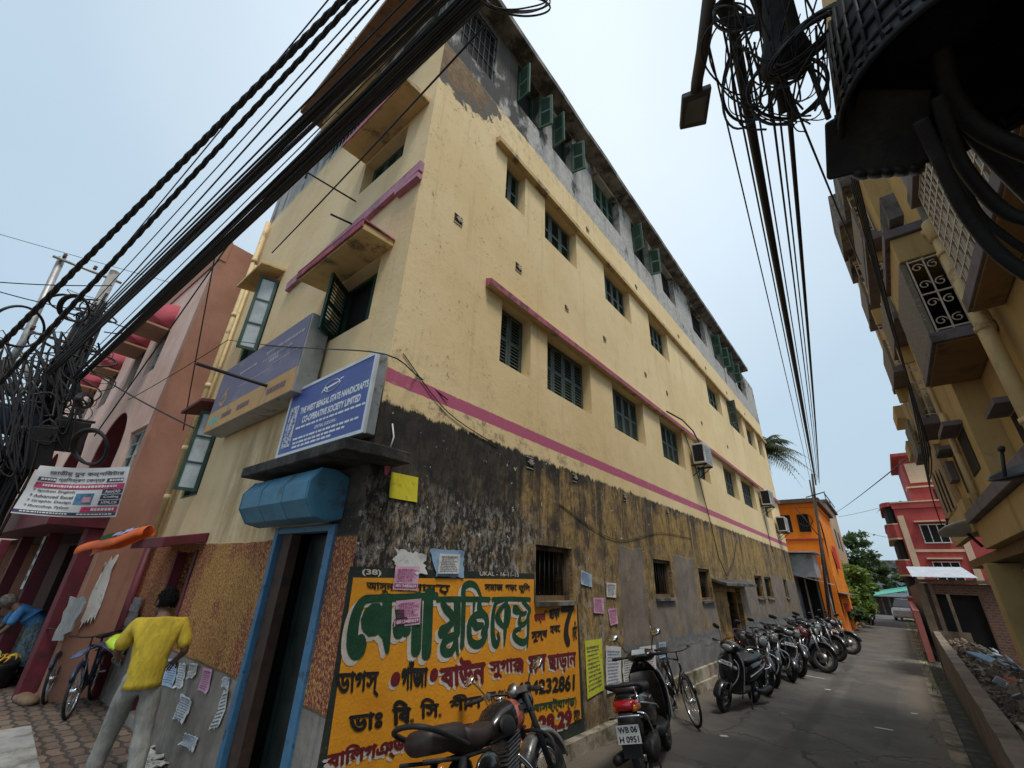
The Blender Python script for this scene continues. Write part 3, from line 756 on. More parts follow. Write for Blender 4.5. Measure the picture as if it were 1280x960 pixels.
# ------------------------------------------------------------------ ground, road, kerbs
def struct(mb, name, m, **k): o = mb.build(name, m, None, recalc=False, **k); o['kind'] = 'structure'; return o
def mat_road():
    n = NT('asphalt'); x, y, z = n.pos(); v = n.pv
    a = n.noise(v, 1.1, 7, .65); f = n.noise(v, 60, 4, .7); c = n.noise(n.vec(x*2.6, y*.4, z), 1., 6, .65); g = n.noise(v, 160, 2, .6)
    col = n.mix(a.ss(.35, .68), (.078, .069, .060), (.128, .113, .098))
    col = n.mix(f.ss(.5, .75)*.5, col, (.14, .122, .102))
    col = n.mix(c.ss(.56, .68)*.55, col, (.05, .045, .04))
    tr = ((x+1.55+(a-.5)*.25).ab()).ss(.16, .05)*y.ss(5, 9)*y.ss(22, 16)
    col = n.mix(tr*.45, col, (.04, .038, .035))
    ed = (x+(c-.5)*.5).ss(-.5, -.05).mx((x+(c-.5)*.35).ss(-2.9, -3.25))
    col = n.mix(ed*.7*f.ss(.3, .6), col, (.16, .125, .085))
    pt = n.noise(v, 4.3, 3, .5).ss(.69, .71)*.7
    col = n.mix(pt, col, (.20, .18, .15))
    wv = n.t.nodes.new('ShaderNodeVectorMath'); wv.operation = 'MULTIPLY_ADD'; n.t.links.new(n.vec(a, c, 0.), wv.inputs[0]); wv.inputs[1].default_value = (.9, .9, 0); n.t.links.new(v, wv.inputs[2])
    ck = n.voro(wv.outputs[0], .55, 'DISTANCE_TO_EDGE').ss(.012, .004)*a.ss(.42, .55)
    col = n.mix(ck*.8, col, (.03, .027, .024))
    rp = boxm(x, -2.9, -1.9, y, 6.2, 7.6, .03).mx(boxm(x, -1.3, -.5, y, 11, 14, .04))*f.ss(.2, .4)
    col = n.mix(rp*.5, col, (.055, .05, .046))
    st_ = n.noise(v, .9, 5).ss(.58, .68)*n.noise(v, 14, 4).ss(.4, .6)
    col = n.mix(st_*.5, col, (.035, .032, .03))
    return n.out(col, .9, f*.6+g*.5+a*.6, .55, .012)
def mat_ground():
    n = NT('earth'); n.pos(); a = n.noise(n.pv, .6, 7); f = n.noise(n.pv, 18, 5)
    return n.out(n.mix(a.ss(.35, .65), (.10, .075, .05), n.mix(f, (.12, .10, .07), (.2, .17, .12))), .95, f, .5, .02)
def mat_pavers():
    n = NT('clay_pavers'); x, y, z = n.pos(); v = n.pv
    # wavy interlocking pavers in rows
    wv = n.noise(v, 2.2, 3)
    yy = y*6.5+(x*24)._m('SINE')*.10+wv*.5; row = yy._m('FLOOR')
    xx = x*3.6+row*.5; fx = xx._m('FRACT'); fy = yy._m('FRACT')
    j = fx.ss(.05, .09)*fx.ss(.96, .92)*fy.ss(.10, .2)*fy.ss(.95, .87)
    cell = n.noise(n.vec(xx._m('FLOOR')*7.31, row*3.7, 0.), 1., 0)
    f = n.noise(v, 26, 5, .7)
    col = n.mix(cell.ss(.3, .7), (.10, .062, .045), (.18, .125, .088))
    col = n.mix(f.ss(.45, .7)*.5, col, (.21, .17, .13))
    col = n.mix(n.noise(v, 1.6, 6).ss(.5, .66)*.65, col, (.16, .125, .095))
    col = n.mix(j, (.05, .042, .035), col)
    return n.out(col, .9, j*1.2+f*.3, .7, .02)
M_ROAD, M_EARTH, M_PAV = mat_road(), mat_ground(), mat_pavers()
mb = MB(); mb.quad((-600, -600, -.03), (600, -600, -.03), (600, 600, -.03), (-600, 600, -.03)); struct(mb, 'ground', M_EARTH)
mb = MB()
LE = [(-12, -3.38), (0, -3.38), (24.6, -3.38), (26, -2.4), (36, -2.2), (50, -2.1), (75, -3.0), (100, -5)]
RE = [(-12, .06), (0, .06), (20, .1), (30, .12), (40, .1), (55, -.05), (75, -.9), (100, -2.6)]
def edge_at(E_, y):
    for (a, p), (b, q) in zip(E_[:-1], E_[1:]):
        if a <= y <= b: return lerp(p, q, (y-a)/(b-a))
    return E_[-1][1]
ys = [-12, 0, 5, 10, 15, 20, 24.6, 26, 30, 36, 40, 45, 50, 55, 65, 75, 100]
for a, b in zip(ys[:-1], ys[1:]): mb.quad((edge_at(LE, a), a, 0), (edge_at(RE, a), a, 0), (edge_at(RE, b), b, 0), (edge_at(LE, b), b, 0))
struct(mb, 'road', M_ROAD)
mb = MB(); mb.quad((-60, -9, -.004), (-3.38, -9, -.004), (-3.38, .55, -.004), (-60, .55, -.004)); struct(mb, 'street', M_ROAD)
mb = MB(); mb.quad((-60, .55, .004), (-3.52, .55, .004), (-3.52, 2.15, .004), (-60, 2.15, .004)); mb.quad((-60, 2.15, .004), (-9.9, 2.15, .004), (-9.9, 6, .004), (-60, 6, .004)); struct(mb, 'pavement', M_PAV)
# drain slabs at the edge of the pavement
M_SLAB = mat('grey_slab', (.27, .265, .25), .9, var=.2, sc=5, bump=.4, bsc=50, dirt=(.12, .11, .09), damt=.4, space='world')
mb = MB()
mb.box((-7.25, .92, .05), (2.25, .62, .09), (rad(.6), rad(.4), rad(-2)))
mb.box((-7.3, .25, .045), (2.3, .6, .09), (rad(-.5), rad(.6), rad(-1)))
o = mb.build('drain_slabs', M_SLAB, None, .012); o['kind'] = 'structure'
# stepped kerb along the alley wall
M_KERB = mat('worn_kerb', (.34, .29, .225), .95, var=.3, sc=3, bump=.7, bsc=28, dirt=(.09, .075, .035), damt=.6, dsc=2.5, space='world')
mb = MB(); k = 60
for i in range(k):
    a, b = lerp(2.4, 24.6, i/k), lerp(2.4, 24.6, (i+1)/k)
    g = lambda t, s_: mnoise.noise((t*1.7, s_, 0))*.016
    h0, h1 = .155, .155
    hA, hB = .155+g(a, 3), .155+g(b, 3)
    xa, xb = -3.385+g(a, 1), -3.385+g(b, 1)
    mb.quad((xa+.012, a, 0), (xb+.012, b, 0), (xb, b, hB), (xa, a, hA))
    if a > 7.4:
        ua, ub = -3.44+g(a, 6)*.6, -3.44+g(b, 6)*.6; z2 = .36
        mb.quad((xa, a, hA), (xb, b, hB), (ub, b, hB), (ua, a, hA)); mb.quad((ua, a, hA), (ub, b, hB), (ub-.005, b, z2+g(b, 8)), (ua-.005, a, z2+g(a, 8)))
        mb.quad((ua-.005, a, z2+g(a, 8)), (ub-.005, b, z2+g(b, 8)), (AX+.002, b, z2+.01), (AX+.002, a, z2+.01))
    else: mb.quad((xa, a, hA), (xb, b, hB), (AX+.002, b, h0), (AX+.002, a, h0))
mb.quad((-3.385, 2.4, 0), (-3.385, 2.4, .16), (AX, 2.4, .16), (AX, 2.4, 0))
struct(mb, 'kerb', M_KERB)
# cement strip and open drain on the right
M_STRIP = mat('drain_strip_cement', (.25, .20, .14), .95, var=.35, sc=2.5, bump=.6, bsc=30, dirt=(.07, .055, .04), damt=.65, dsc=1.8, space='world')
mb = MB(); mb.quad((.02, -6, .005), (.20, -6, .005), (.20, 23, .005), (.02, 23, .005)); mb.quad((.20, -6, .005), (.205, -6, -.025), (.205, 23, -.025), (.20, 23, .005)); mb.quad((-.05, 23, .005), (.5, 23, .005), (.35, 60, .005), (-.1, 60, .005)); struct(mb, 'kerb_strip', M_STRIP)
mb = MB(); mb.quad((.20, -6, -.024), (.5, -6, -.024), (.5, 23, -.024), (.20, 23, -.024)); struct(mb, 'drain_channel', mat('dark_drain', (.03, .03, .022), .9, var=.4, sc=6, dirt=(.09, .08, .06), damt=.5, space='world'))  # channel strip, darker than the cement beside it

# ------------------------------------------------------------------ painted advertisement on the alley wall
def pw(p, dx=0.): q = onx(p[0], p[1], AX); return (q.y, q.z)
Z1 = lambda X_, Y_: pw((400+X_/4, 720+Y_/4))
Z2 = lambda X_, Y_: pw((540+X_/6.4, 700+Y_/6.4))
Z3 = lambda X_, Y_: pw((400+X_/3.429, 680+Y_/3.429))
def mat_sign_paint(name, c, c2, sc=7):
    n = NT(name); x, y, z = n.pos(); f = n.noise(n.pv, sc, 6, .7); g = n.noise(n.pv, 40, 3)
    sp = n.noise(n.pv, 34, 3, .7).ss(.70, .74)
    return n.out(n.mix(sp*.6, n.mix(f.ss(.3, .7), c, c2), (.55, .45, .3)), .62, g*.7+f, .5, .01)
P_YEL = mat_sign_paint('amber_paint', (.70, .265, .012), (.80, .34, .02), 3)
P_GRN = mat_sign_paint('deep_green_paint', (.008, .05, .022), (.014, .075, .033))
P_WHT = mat_sign_paint('chalk_white_paint', (.55, .47, .38), (.66, .60, .52))
P_RED = mat_sign_paint('oxblood_paint', (.12, .008, .012), (.17, .014, .018))
P_BLK = mat_sign_paint('black_letter_paint', (.010, .009, .008), (.02, .018, .016))
P_BDG = mat_sign_paint('blackish_green_border', (.012, .022, .018), (.03, .04, .03))
SG = thing('painted_advertisement', 'large amber painted Bengali advertisement with green, oxblood and black lettering low on the wall', 'painted sign', (AX, 2.2, .2))
def flat(polys, m, name, n, parent=SG, x=AX):
    V, T = union_tris(polys)
    mb = MB(); mb.add([(x+n, u, v) for u, v in V], T); return mb.build(name, m, parent)
def ccw(p):
    a = sum(p[i][0]*p[(i+1) % len(p)][1]-p[(i+1) % len(p)][0]*p[i][1] for i in range(len(p)))
    return p if a > 0 else p[::-1]
border = [pw((437, 708)), pw((668, 717)), pw((669, 754)), pw((722, 753)), pw((731, 918)), pw((560, 1010)), pw((392, 1010))]
field = [pw((441, 722)), pw((667, 724)), (4.71, 1.62), pw((720, 756)), pw((726, 898)), pw((600, 960)), pw((510, 1010)), pw((399, 1010))]
flat([ccw(border)], P_BDG, 'border', .004); flat([ccw(field)], P_YEL, 'colour_field', .007)
def W(z, *s): return [(*z(a, b), wd) for a, b, wd in s]
main = []
def S1(*s): main.append([(*Z1(a, b), c/4*sc1) for a, b, c in s])
def S2(*s): main.append([(*Z2(a, b), c/6.4*sc2) for a, b, c in s])
sc1, sc2 = .0115, .0092     # metres per photograph pixel at the left and middle of the sign
S1((345, 112, 22), (260, 112, 22), (215, 122, 26), (186, 165, 32), (167, 230, 34), (158, 300, 36), (163, 352, 40), (184, 378, 42), (203, 350, 34), (198, 318, 30))
S1((300, 108, 22), (370, 108, 22), (470, 104, 22), (575, 98, 24))
S1((262, 212, 84), (268, 222, 84)); S1((262, 215, 60), (300, 245, 46), (322, 285, 34))
S1((334, 115, 34), (328, 200, 38), (328, 290, 32), (332, 372, 16))
S1((385, 240, 40), (392, 275, 44)); S1((420, 230, 30), (428, 272, 36)); S1((392, 160, 34), (400, 240, 30))
S1((484, 110, 40), (480, 240, 42), (476, 368, 40)); S1((540, 88, 40), (534, 240, 42), (528, 385, 40))
S2((40, 315, 36), (160, 312, 36), (300, 312, 36), (450, 315, 36))
S2((78, 345, 40), (105, 390, 54), (150, 440, 56), (158, 490, 50), (120, 535, 56), (78, 572, 84))
S2((195, 330, 66), (196, 450, 66), (192, 590, 60)); S2((185, 600, 50), (110, 635, 60), (82, 690, 56), (95, 735, 54), (140, 738, 50), (172, 690, 48), (186, 640, 40), (196, 720, 26), (205, 762, 10))
S2((243, 250, 44), (246, 330, 44), (242, 480, 44), (238, 610, 44), (232, 690, 40))
S2((243, 270, 40), (252, 215, 50), (290, 190, 48), (335, 200, 40), (368, 245, 28), (388, 295, 14))
S2((390, 300, 22), (372, 360, 50), (385, 415, 56), (425, 455, 50), (432, 520, 50), (405, 580, 60))
S2((405, 440, 40), (345, 440, 50), (300, 490, 50), (290, 560, 50), (300, 640, 50), (340, 675, 54), (390, 660, 54), (425, 600, 44))
S2((330, 500, 56), (350, 530, 60), (395, 520, 40)); S2((330, 350, 30), (328, 410, 12))
S2((480, 315, 34), (620, 310, 34), (775, 315, 34))
S2((560, 318, 30), (505, 345, 36), (484, 430, 42), (478, 540, 48), (486, 640, 54), (508, 676, 52), (528, 630, 34), (520, 590, 26))
S2((588, 330, 40), (586, 450, 50), (578, 560, 44), (572, 680, 14)); S2((570, 360, 36), (530, 410, 46), (518, 460, 60), (545, 510, 44), (580, 545, 30))
S2((592, 355, 30), (612, 400, 40), (606, 470, 44), (600, 520, 26))
S2((658, 392, 70), (680, 405, 60)); S2((680, 400, 40), (715, 430, 36), (745, 420, 30)); S2((720, 330, 36), (755, 370, 40), (775, 400, 40), (760, 450, 36))
S2((700, 450, 34), (690, 500, 40), (725, 515, 40), (760, 470, 36)); S2((762, 450, 40), (762, 560, 36), (756, 690, 20))
S2((700, 545, 34), (655, 570, 40), (652, 610, 46), (690, 648, 50), (735, 655, 50), (758, 620, 40))
dyz = lambda s_: [(u-.035, v-.033, w_*1.04) for u, v, w_ in s_]
flat([c for c in stroke_contours([dyz(s_) for s_ in main])], P_WHT, 'letter_shadow', .010)
flat(stroke_contours(main), P_GRN, 'headline_lettering', .013)
# smaller lines: bundled Bengali letters plus hand-drawn joined letters
L_B, L_R, L_W, L_G = ('black_lettering', P_BLK), ('red_lettering', P_RED), ('white_letter_shadow', P_WHT), ('green_lettering', P_GRN)
def ink(L, mb_): mb_.build(L[0], L[1], SG, recalc=False)
def word(mbs, body, q, bold=.03, z=Z3, shadow=False):
    pts = [z(*p) for p in q]
    if shadow: q_ = MB(); put_text(q_, body, [(AX+.0095, a-.025, b-.022) for a, b in pts], bold); ink(L_W, q_)
    q_ = MB(); put_text(q_, body, [(AX+.012, a, b) for a, b in pts], bold); ink(mbs, q_)
def strokes(mbs, z, sc_, *st, h=.0123):
    V, T = union_tris(stroke_contours([[(*z(a, b), c*sc_) for a, b, c in s_] for s_ in st])); q_ = MB(); q_.add([(AX+h, u, v) for u, v in V], T); ink(mbs, q_)
word(L_B, 'আসুন', [(195, 160), (312, 166), (312, 212), (195, 205)], .035)
word(L_B, 'েনশামু', [(318, 166), (500, 172), (500, 215), (318, 212)], .035)
strokes(L_B, Z3, .0030, [(495, 176, 6), (552, 180, 6)], [(522, 180, 6), (512, 196, 7), (530, 206, 7), (545, 198, 6), (540, 186, 6)], [(518, 200, 6), (536, 214, 5)])
word(L_B, 'সমাজ', [(702, 168), (782, 170), (782, 200), (702, 200)], .04); word(L_B, 'গড়ে', [(790, 170), (842, 172), (842, 205), (790, 203)], .04); word(L_B, 'তুিল', [(848, 166), (898, 168), (898, 212), (848, 208)], .04)
word(L_R, 'ভর্তি', [(915, 288), (972, 282), (972, 335), (915, 345)], .05); word(L_B, 'ছাড়া', [(978, 278), (1025, 270), (1025, 325), (978, 332)], .05)
word(L_B, 'সুস্থ', [(902, 372), (972, 364), (972, 410), (902, 425)], .05); word(L_B, 'হবে', [(982, 350), (1028, 346), (1028, 378), (982, 386)], .05)
strokes(L_B, Z3, .0034, [(1035, 278, 22), (1078, 276, 22)], [(1074, 282, 22), (1056, 340, 28), (1052, 390, 34), (1060, 420, 32)])
word(L_B, 'দিনে', [(1080, 330), (1100, 325), (1098, 410), (1078, 420)], .04)
word(L_B, 'ডাগস্', [(66, 545), (258, 537), (246, 655), (62, 680)], .035)
for cx, cy in ((320, 578), (485, 560), (858, 515)): strokes(L_R, Z3, .0034, [(cx, cy-2, 30), (cx, cy+2, 30)]); strokes(L_W, Z3, .0034, [(cx-7, cy+14, 30), (cx-7, cy+17, 30)], h=.0095)
word(L_B, 'গাঁজা', [(345, 495), (462, 502), (458, 612), (343, 635)], .05)
word(L_R, 'বাউন', [(505, 500), (708, 465), (706, 600), (512, 618)], .05, shadow=True)
word(L_R, 'সুগার,', [(722, 500), (868, 478), (870, 565), (724, 575)], .045, shadow=True)
word(L_R, 'মদ', [(888, 480), (968, 468), (966, 545), (888, 560)], .045, shadow=True); word(L_R, 'ছাড়ান', [(972, 470), (1095, 455), (1095, 540), (974, 562)], .045, shadow=True)
word(L_B, 'ডাঃ', [(120, 728), (268, 710), (264, 785), (118, 815)], .04)
word(L_B, 'িব.', [(305, 665), (402, 670), (400, 765), (305, 785)], .06); word(L_B, 'িস.', [(425, 660), (520, 655), (518, 740), (425, 750)], .04)
word(L_B, 'শীল', [(550, 650), (690, 625), (690, 700), (552, 720)], .035)
word(L_B, '(মোঃ)', [(705, 632), (795, 618), (795, 680), (705, 692)], .03)
word(L_B, '9434232861', [(802, 600), (1090, 555), (1088, 628), (804, 655)], .045)
word(L_G, '২ নং বাসষ্ট্যাণ্ড)', [(825, 690), (1098, 640), (1096, 705), (828, 745)], .04)
word(L_R, 'বািলগঞ্জ', [(25, 880), (385, 800), (372, 900), (22, 985)], .045, shadow=True); word(L_R, 'েষ্টশন', [(445, 790), (650, 745), (648, 830), (446, 860)], .045, shadow=True)
word(L_R, '(', [(900, 745), (918, 742), (918, 830), (900, 835)], .05); word(L_R, '28,29', [(930, 735), (1078, 705), (1076, 790), (932, 825)], .07, shadow=True); word(L_B, 'তাং', [(1084, 708), (1112, 702), (1112, 770), (1084, 775)], .04)
word(L_R, 'রবিবার', [(700, 770), (880, 745), (880, 840), (702, 880)], .045, shadow=True)
mb = MB(); q = [pw(p) for p in ((452, 711), (476, 712), (476, 721), (452, 720))]; put_text(mb, '(38)', [(AX+.0075, a, b) for a, b in q], .03)
q = [pw(p) for p in ((599, 714), (648, 716), (648, 721), (599, 719.5))]; put_text(mb, 'UKAL - 16-11-15', [(AX+.0075, a, b) for a, b in q], .02); mb.build('border_lettering', P_WHT, SG, recalc=False)

# ------------------------------------------------------------------ paper bills on the walls
PAP = {k: mat('paper_'+k, c, .85, var=.08, sc=9, bump=.3, bsc=25, dirt=tuple(v*.55 for v in c), damt=.22, dsc=7) for k, c in dict(white=(.62, .62, .60), pink=(.60, .36, .48), blue=(.26, .40, .56), yellow=(.66, .58, .03), green=(.60, .60, .04), sky=(.38, .50, .62)).items()}
INK = {k: mat('ink_'+k, c, .8, var=.5, sc=30) for k, c in dict(black=(.09, .09, .095), red=(.42, .04, .12), blue=(.12, .17, .34), magenta=(.36, .02, .17), dred=(.3, .02, .02)).items()}
def bill(name, label, pts, paper, ink, U, N, rows=10, body=None, cat='poster', group='paper bills pasted on the wall', curl=.02, seed=0, head=None, torn=0.):
    """a pasted sheet through 4 wall points TL TR BR BL, slightly buckled, printed with rows of small type"""
    r_ = random.Random(seed); TL, TR, BR, BL = [Vector(p) for p in pts]; N = Vector(N)
    c = (TL+BR)/2
    root = thing(name, label, cat, c, group)
    nu, nv = 9, 9
    def P(u, v, lift=0.):
        q = (BL*(1-u)+BR*u)*(1-v)+(TL*(1-u)+TR*u)*v
        h = .012+curl*(.35+.65*mnoise.noise((u*2+seed, v*2, seed*.7)))*(abs(u-.5)*1.2+abs(v-.5)*.9)**2
        if torn: pass
        return q+N*(max(.003, h)+lift)
    mb = MB(); vs = []; fs = []
    for j in range(nv+1):
        for i in range(nu+1):
            u, v = i/nu, j/nv
            if torn and (i in (0, nu) or j in (0, nv)):
                k = torn*r_.random(); u = lerp(u, .5, k); v = lerp(v, .5, k)
            vs.append(P(u, v))
    M_ = len(vs); vs += [q-N*.002 for q in vs]
    for j in range(nv):
        for i in range(nu):
            a = j*(nu+1)+i; f = (a, a+1, a+nu+2, a+nu+1); fs.append(f); fs.append(tuple(t+M_ for t in f[::-1]))
    mb.add(vs, fs, True); mb.build('sheet', PAP[paper], root, recalc=False)
    pr = MB()
    def bar(u0, u1, v0, v1):
        k = max(1, int((u1-u0)*9))
        for t in range(k):
            a, b = lerp(u0, u1, t/k), lerp(u0, u1, (t+1)/k)
            pr.quad(P(a, v0, .002), P(b, v0, .002), P(b, v1, .002), P(a, v1, .002))
    top, bot = .90, (.32 if body else .08)
    rh = (top-bot)/max(1, rows)
    for i in range(rows):
        v1 = top-i*rh-.2*rh; u = .08+.06*r_.random()
        end = .92-.2*r_.random()
        while u < end:
            wd = .02+.05*r_.random(); hh = rh*((.5 if i == 0 else .3)+.22*r_.random())
            bar(u, min(u+wd, end), v1-hh, v1); u += wd+.010+.02*r_.random()
    if rows == 0: return root
    if body:
        bar(.04, .96, .08, .27)
        pr.build('print', INK[ink], root, recalc=False)
        pr = MB(); q = [P(.08, .24, .004), P(.92, .24, .004), P(.92, .11, .004), P(.08, .11, .004)]
        put_text(pr, body, q, .03); pr.build('phone_number', PAP['white'], root, recalc=False)
    else: pr.build('print', INK[ink], root, recalc=False)
    return root
def wa(*ps): return [onx(a, b, AX) for a, b in ps]
NA = (1, 0, 0)
def rect_a(y0, y1, z0, z1, sk=0.): return [Vector((AX, y0+sk, z1)), Vector((AX, y1+sk, z1)), Vector((AX, y1, z0)), Vector((AX, y0, z0))]
bill('paper_bill', 'pink paper bill pasted half over the top edge of the amber advertisement', wa((493, 708), (524, 708), (520, 738), (490, 737)), 'pink', 'magenta', 0, NA, body='8013485029', seed=1)
bill('paper_bill', 'pink paper bill pasted across the large green Bengali letters', wa((494, 751), (525, 748), (523, 780), (491, 784)), 'pink', 'magenta', 0, NA, body='8013485029', seed=2)
bill('paper_bill', 'torn blue paper sheet above the amber advertisement', wa((534, 684), (580, 687), (579, 723), (543, 721)), 'blue', 'blue', 0, NA, rows=0, seed=3, torn=.12)
bill('paper_bill', 'white printed bill pasted on the torn blue sheet', [q+Vector((.022, 0, 0)) for q in wa((547, 692), (572, 693), (571, 717), (544, 717))], 'white', 'black', 0, NA, seed=4, curl=.008)
bill('paper_bill', 'torn grey and white paper scraps left of the blue sheet', wa((491, 684), (532, 690), (534, 722), (488, 712)), 'white', 'blue', 0, NA, rows=0, seed=5, torn=.3)
bill('paper_bill', 'small blue bill beside the barred ground floor window', wa((725, 712), (738, 718), (739, 734), (725, 730)), 'sky', 'blue', 0, NA, seed=6)
bill('paper_bill', 'small white bill right of the small blue bill on the ochre wall', wa((757, 728), (769, 729), (769, 747), (757, 746)), 'white', 'black', 0, NA, seed=7)
bill('paper_bill', 'pink bill right of the amber advertisement, the left one of two', wa((741, 747), (754, 747), (754, 767), (741, 766)), 'pink', 'magenta', 0, NA, seed=8)
bill('paper_bill', 'tilted pink bill under the small white bill on the ochre wall', wa((759, 761), (770, 760), (771, 779), (762, 782)), 'pink', 'red', 0, NA, seed=9)
bill('paper_bill', 'pale blue bill on the grey cement behind the bicycle handlebar', wa((822, 803), (831, 802), (832, 821), (823, 823)), 'sky', 'blue', 0, NA, seed=10)
bill('paper_bill', 'white and pink bill on the wall behind the black scooter', wa((798, 809), (818, 806), (819, 838), (800, 842)), 'white', 'magenta', 0, NA, seed=11)
bill('paper_bill', 'tall white printed bill beside the yellow notice', wa((755, 806), (775, 808), (776, 862), (757, 868)), 'white', 'blue', 0, NA, rows=12, seed=12, torn=.04)
bill('paper_bill', 'crumpled grey white bill low behind the scooter seat', wa((776, 822), (796, 820), (796, 850), (778, 856)), 'white', 'black', 0, NA, rows=9, seed=13, torn=.1)
bill('notice_board', 'tall yellow green notice in a pale frame beside the amber advertisement', wa((730, 801), (751, 798), (754, 862), (733, 874)), 'green', 'black', 0, NA, rows=11, cat='notice', seed=14, curl=.01)
bill('wall_plate', 'plain bright yellow plate high on the blackened wall near the corner', wa((488, 590), (522, 597), (520, 628), (485, 622)), 'yellow', 'black', 0, NA, rows=0, cat='plate', seed=15, curl=.012, group='yellow plates')
NL = (0, -1, 0)
def wl(*ps): return [ony(a, b, LY) for a, b in ps]
for i, (ps, pc, ik, lb) in enumerate((
    (((212, 823), (226, 826), (219, 860), (205, 856)), 'sky', 'blue', 'pale blue bill on the grey dado just right of the man in the yellow shirt'),
    (((226, 826), (238, 828), (229, 862), (219, 860)), 'white', 'blue', 'white bill pasted between the pale blue bill and the pink bill by the street door'),
    (((241, 828), (252, 829), (246, 848), (234, 849)), 'white', 'black', 'small white bill left of the pink bill on the grey dado'),
    (((258, 834), (269, 837), (261, 867), (250, 862)), 'pink', 'magenta', 'pink bill on the grey dado left of the blue door frame'),
    (((230, 865), (246, 874), (232, 905), (216, 900)), 'white', 'blue', 'crumpled white bill hanging loose on the grey dado'),
    (((284, 862), (292, 858), (276, 912), (262, 915)), 'white', 'black', 'long torn white strip beside the blue door frame'),
    (((236, 914), (252, 922), (246, 942), (226, 930)), 'white', 'blue', 'torn white scrap near the foot of the grey dado'),
    (((281, 845), (292, 846), (287, 862), (278, 858)), 'white', 'blue', 'small torn scrap touching the blue door frame'))):
    bill('paper_bill', lb, wl(*ps), pc, ik, 0, NL, rows=9, seed=30+i, torn=.0 if i in (0, 3) else .22, curl=.05)

# ------------------------------------------------------------------ sign boards over the street door
def board(name, label, x0, x1, z0, z1, y0, y1, mats, cat='sign'):
    root = thing(name, label, cat, ((x0+x1)/2, y1, z0))
    mb = MB(); mb.bx(x0, x1, y0, y1, z0, z1); mb.build('sign_box', mats[0], root, .008)
    return root
M_SFACE = mat('blue_sign_face', (.045, .075, .30), .4, var=.12, sc=2, dirt=(.10, .13, .30), damt=.3, dsc=1.6, space='world')
BS = board('shop_sign', 'blue sign board with white English lettering over the street door', -5.2, -3.42, 3.06, 3.9, LY-.18, LY-.06, [M_STEEL])
yf = LY-.181
mb = MB(); mb.bx(-5.17, -3.45, yf-.006, yf, 3.09, 3.87); mb.build('sign_face', M_SFACE, BS)
mb = MB(); f = .03; mb.bx(-5.21, -3.41, yf-.012, yf+.02, 3.87, 3.905); mb.bx(-5.21, -3.41, yf-.012, yf+.02, 3.055, 3.09); mb.bx(-5.21, -5.17, yf-.012, yf+.02, 3.09, 3.87); mb.bx(-3.45, -3.41, yf-.012, yf+.02, 3.09, 3.87); mb.build('sign_frame', mat('white_frame', (.62, .64, .66), .4, .2, var=.1), BS)
mb = MB(); O = (0, yf-.009, 0); U = (1, 0, 0); Vv = (0, 0, 1)
put_line(mb, 'THE WEST BENGAL STATE HANDICRAFTS', O, U, Vv, -4.16, 3.525, .085, 1.38, .05, True)
put_line(mb, 'CO-OPERATIVE SOCIETY LIMITED', O, U, Vv, -4.16, 3.40, .085, 1.18, .05, True)
put_line(mb, 'CENTRAL GODOWN :', O, U, Vv, -4.18, 3.27, .04, .45, .03, True)
for zz, a, b in ((3.345, -4.86, -3.5), (3.215, -4.86, -3.55), (3.165, -4.84, -3.8), (3.12, -4.84, -4.0)):
    xx = a; r_ = random.Random(int(zz*1000))
    while xx < b: wd = .03+.09*r_.random(); mb.quad((xx, yf-.009, zz), (xx+wd, yf-.009, zz), (xx+wd, yf-.009, zz+.024), (xx, yf-.009, zz+.024)); xx += wd+.018
mb.tube([(-4.22+.16*math.cos(2*PI*i/28), yf-.009, 3.735+.062*math.sin(2*PI*i/28)) for i in range(28)], .005, 4, closed=True)
strk = [[(-4.42, 3.70, .018), (-4.36, 3.745, .02), (-4.30, 3.70, .018)], [(-4.34, 3.73, .018), (-4.22, 3.738, .026), (-4.08, 3.75, .018)], [(-4.05, 3.775, .02), (-4.0, 3.78, .012)]]
V, T = union_tris(stroke_contours(strk)); mb.add([(u, yf-.0095, v) for u, v in V], T)
mb.build('white_lettering', mat('sign_white', (.72, .73, .76), .5, var=.05), BS, recalc=False)
# pale carved-panel picture at the left of the blue sign
mb = MB(); mb.bx(-5.12, -4.92, yf-.010, yf-.007, 3.16, 3.66); o = mb.build('picture_panel', mat('pale_print', (.52, .54, .60), .5, var=.1), BS)
mb = MB(); r_ = random.Random(4)
mb.tube([(-5.02+.055*math.cos(2*PI*i/20), yf-.012, 3.44+.15*math.sin(2*PI*i/20)) for i in range(20)], .006, 4, closed=True)
for i in range(60):
    u, v = r_.uniform(-5.11, -4.93), r_.uniform(3.17, 3.65); mb.box((u, yf-.0115, v), (.012+.02*r_.random(), .001, .008+.014*r_.random()))
mb.build('panel_ornament', mat('panel_ink', (.16, .18, .32), .6), o)
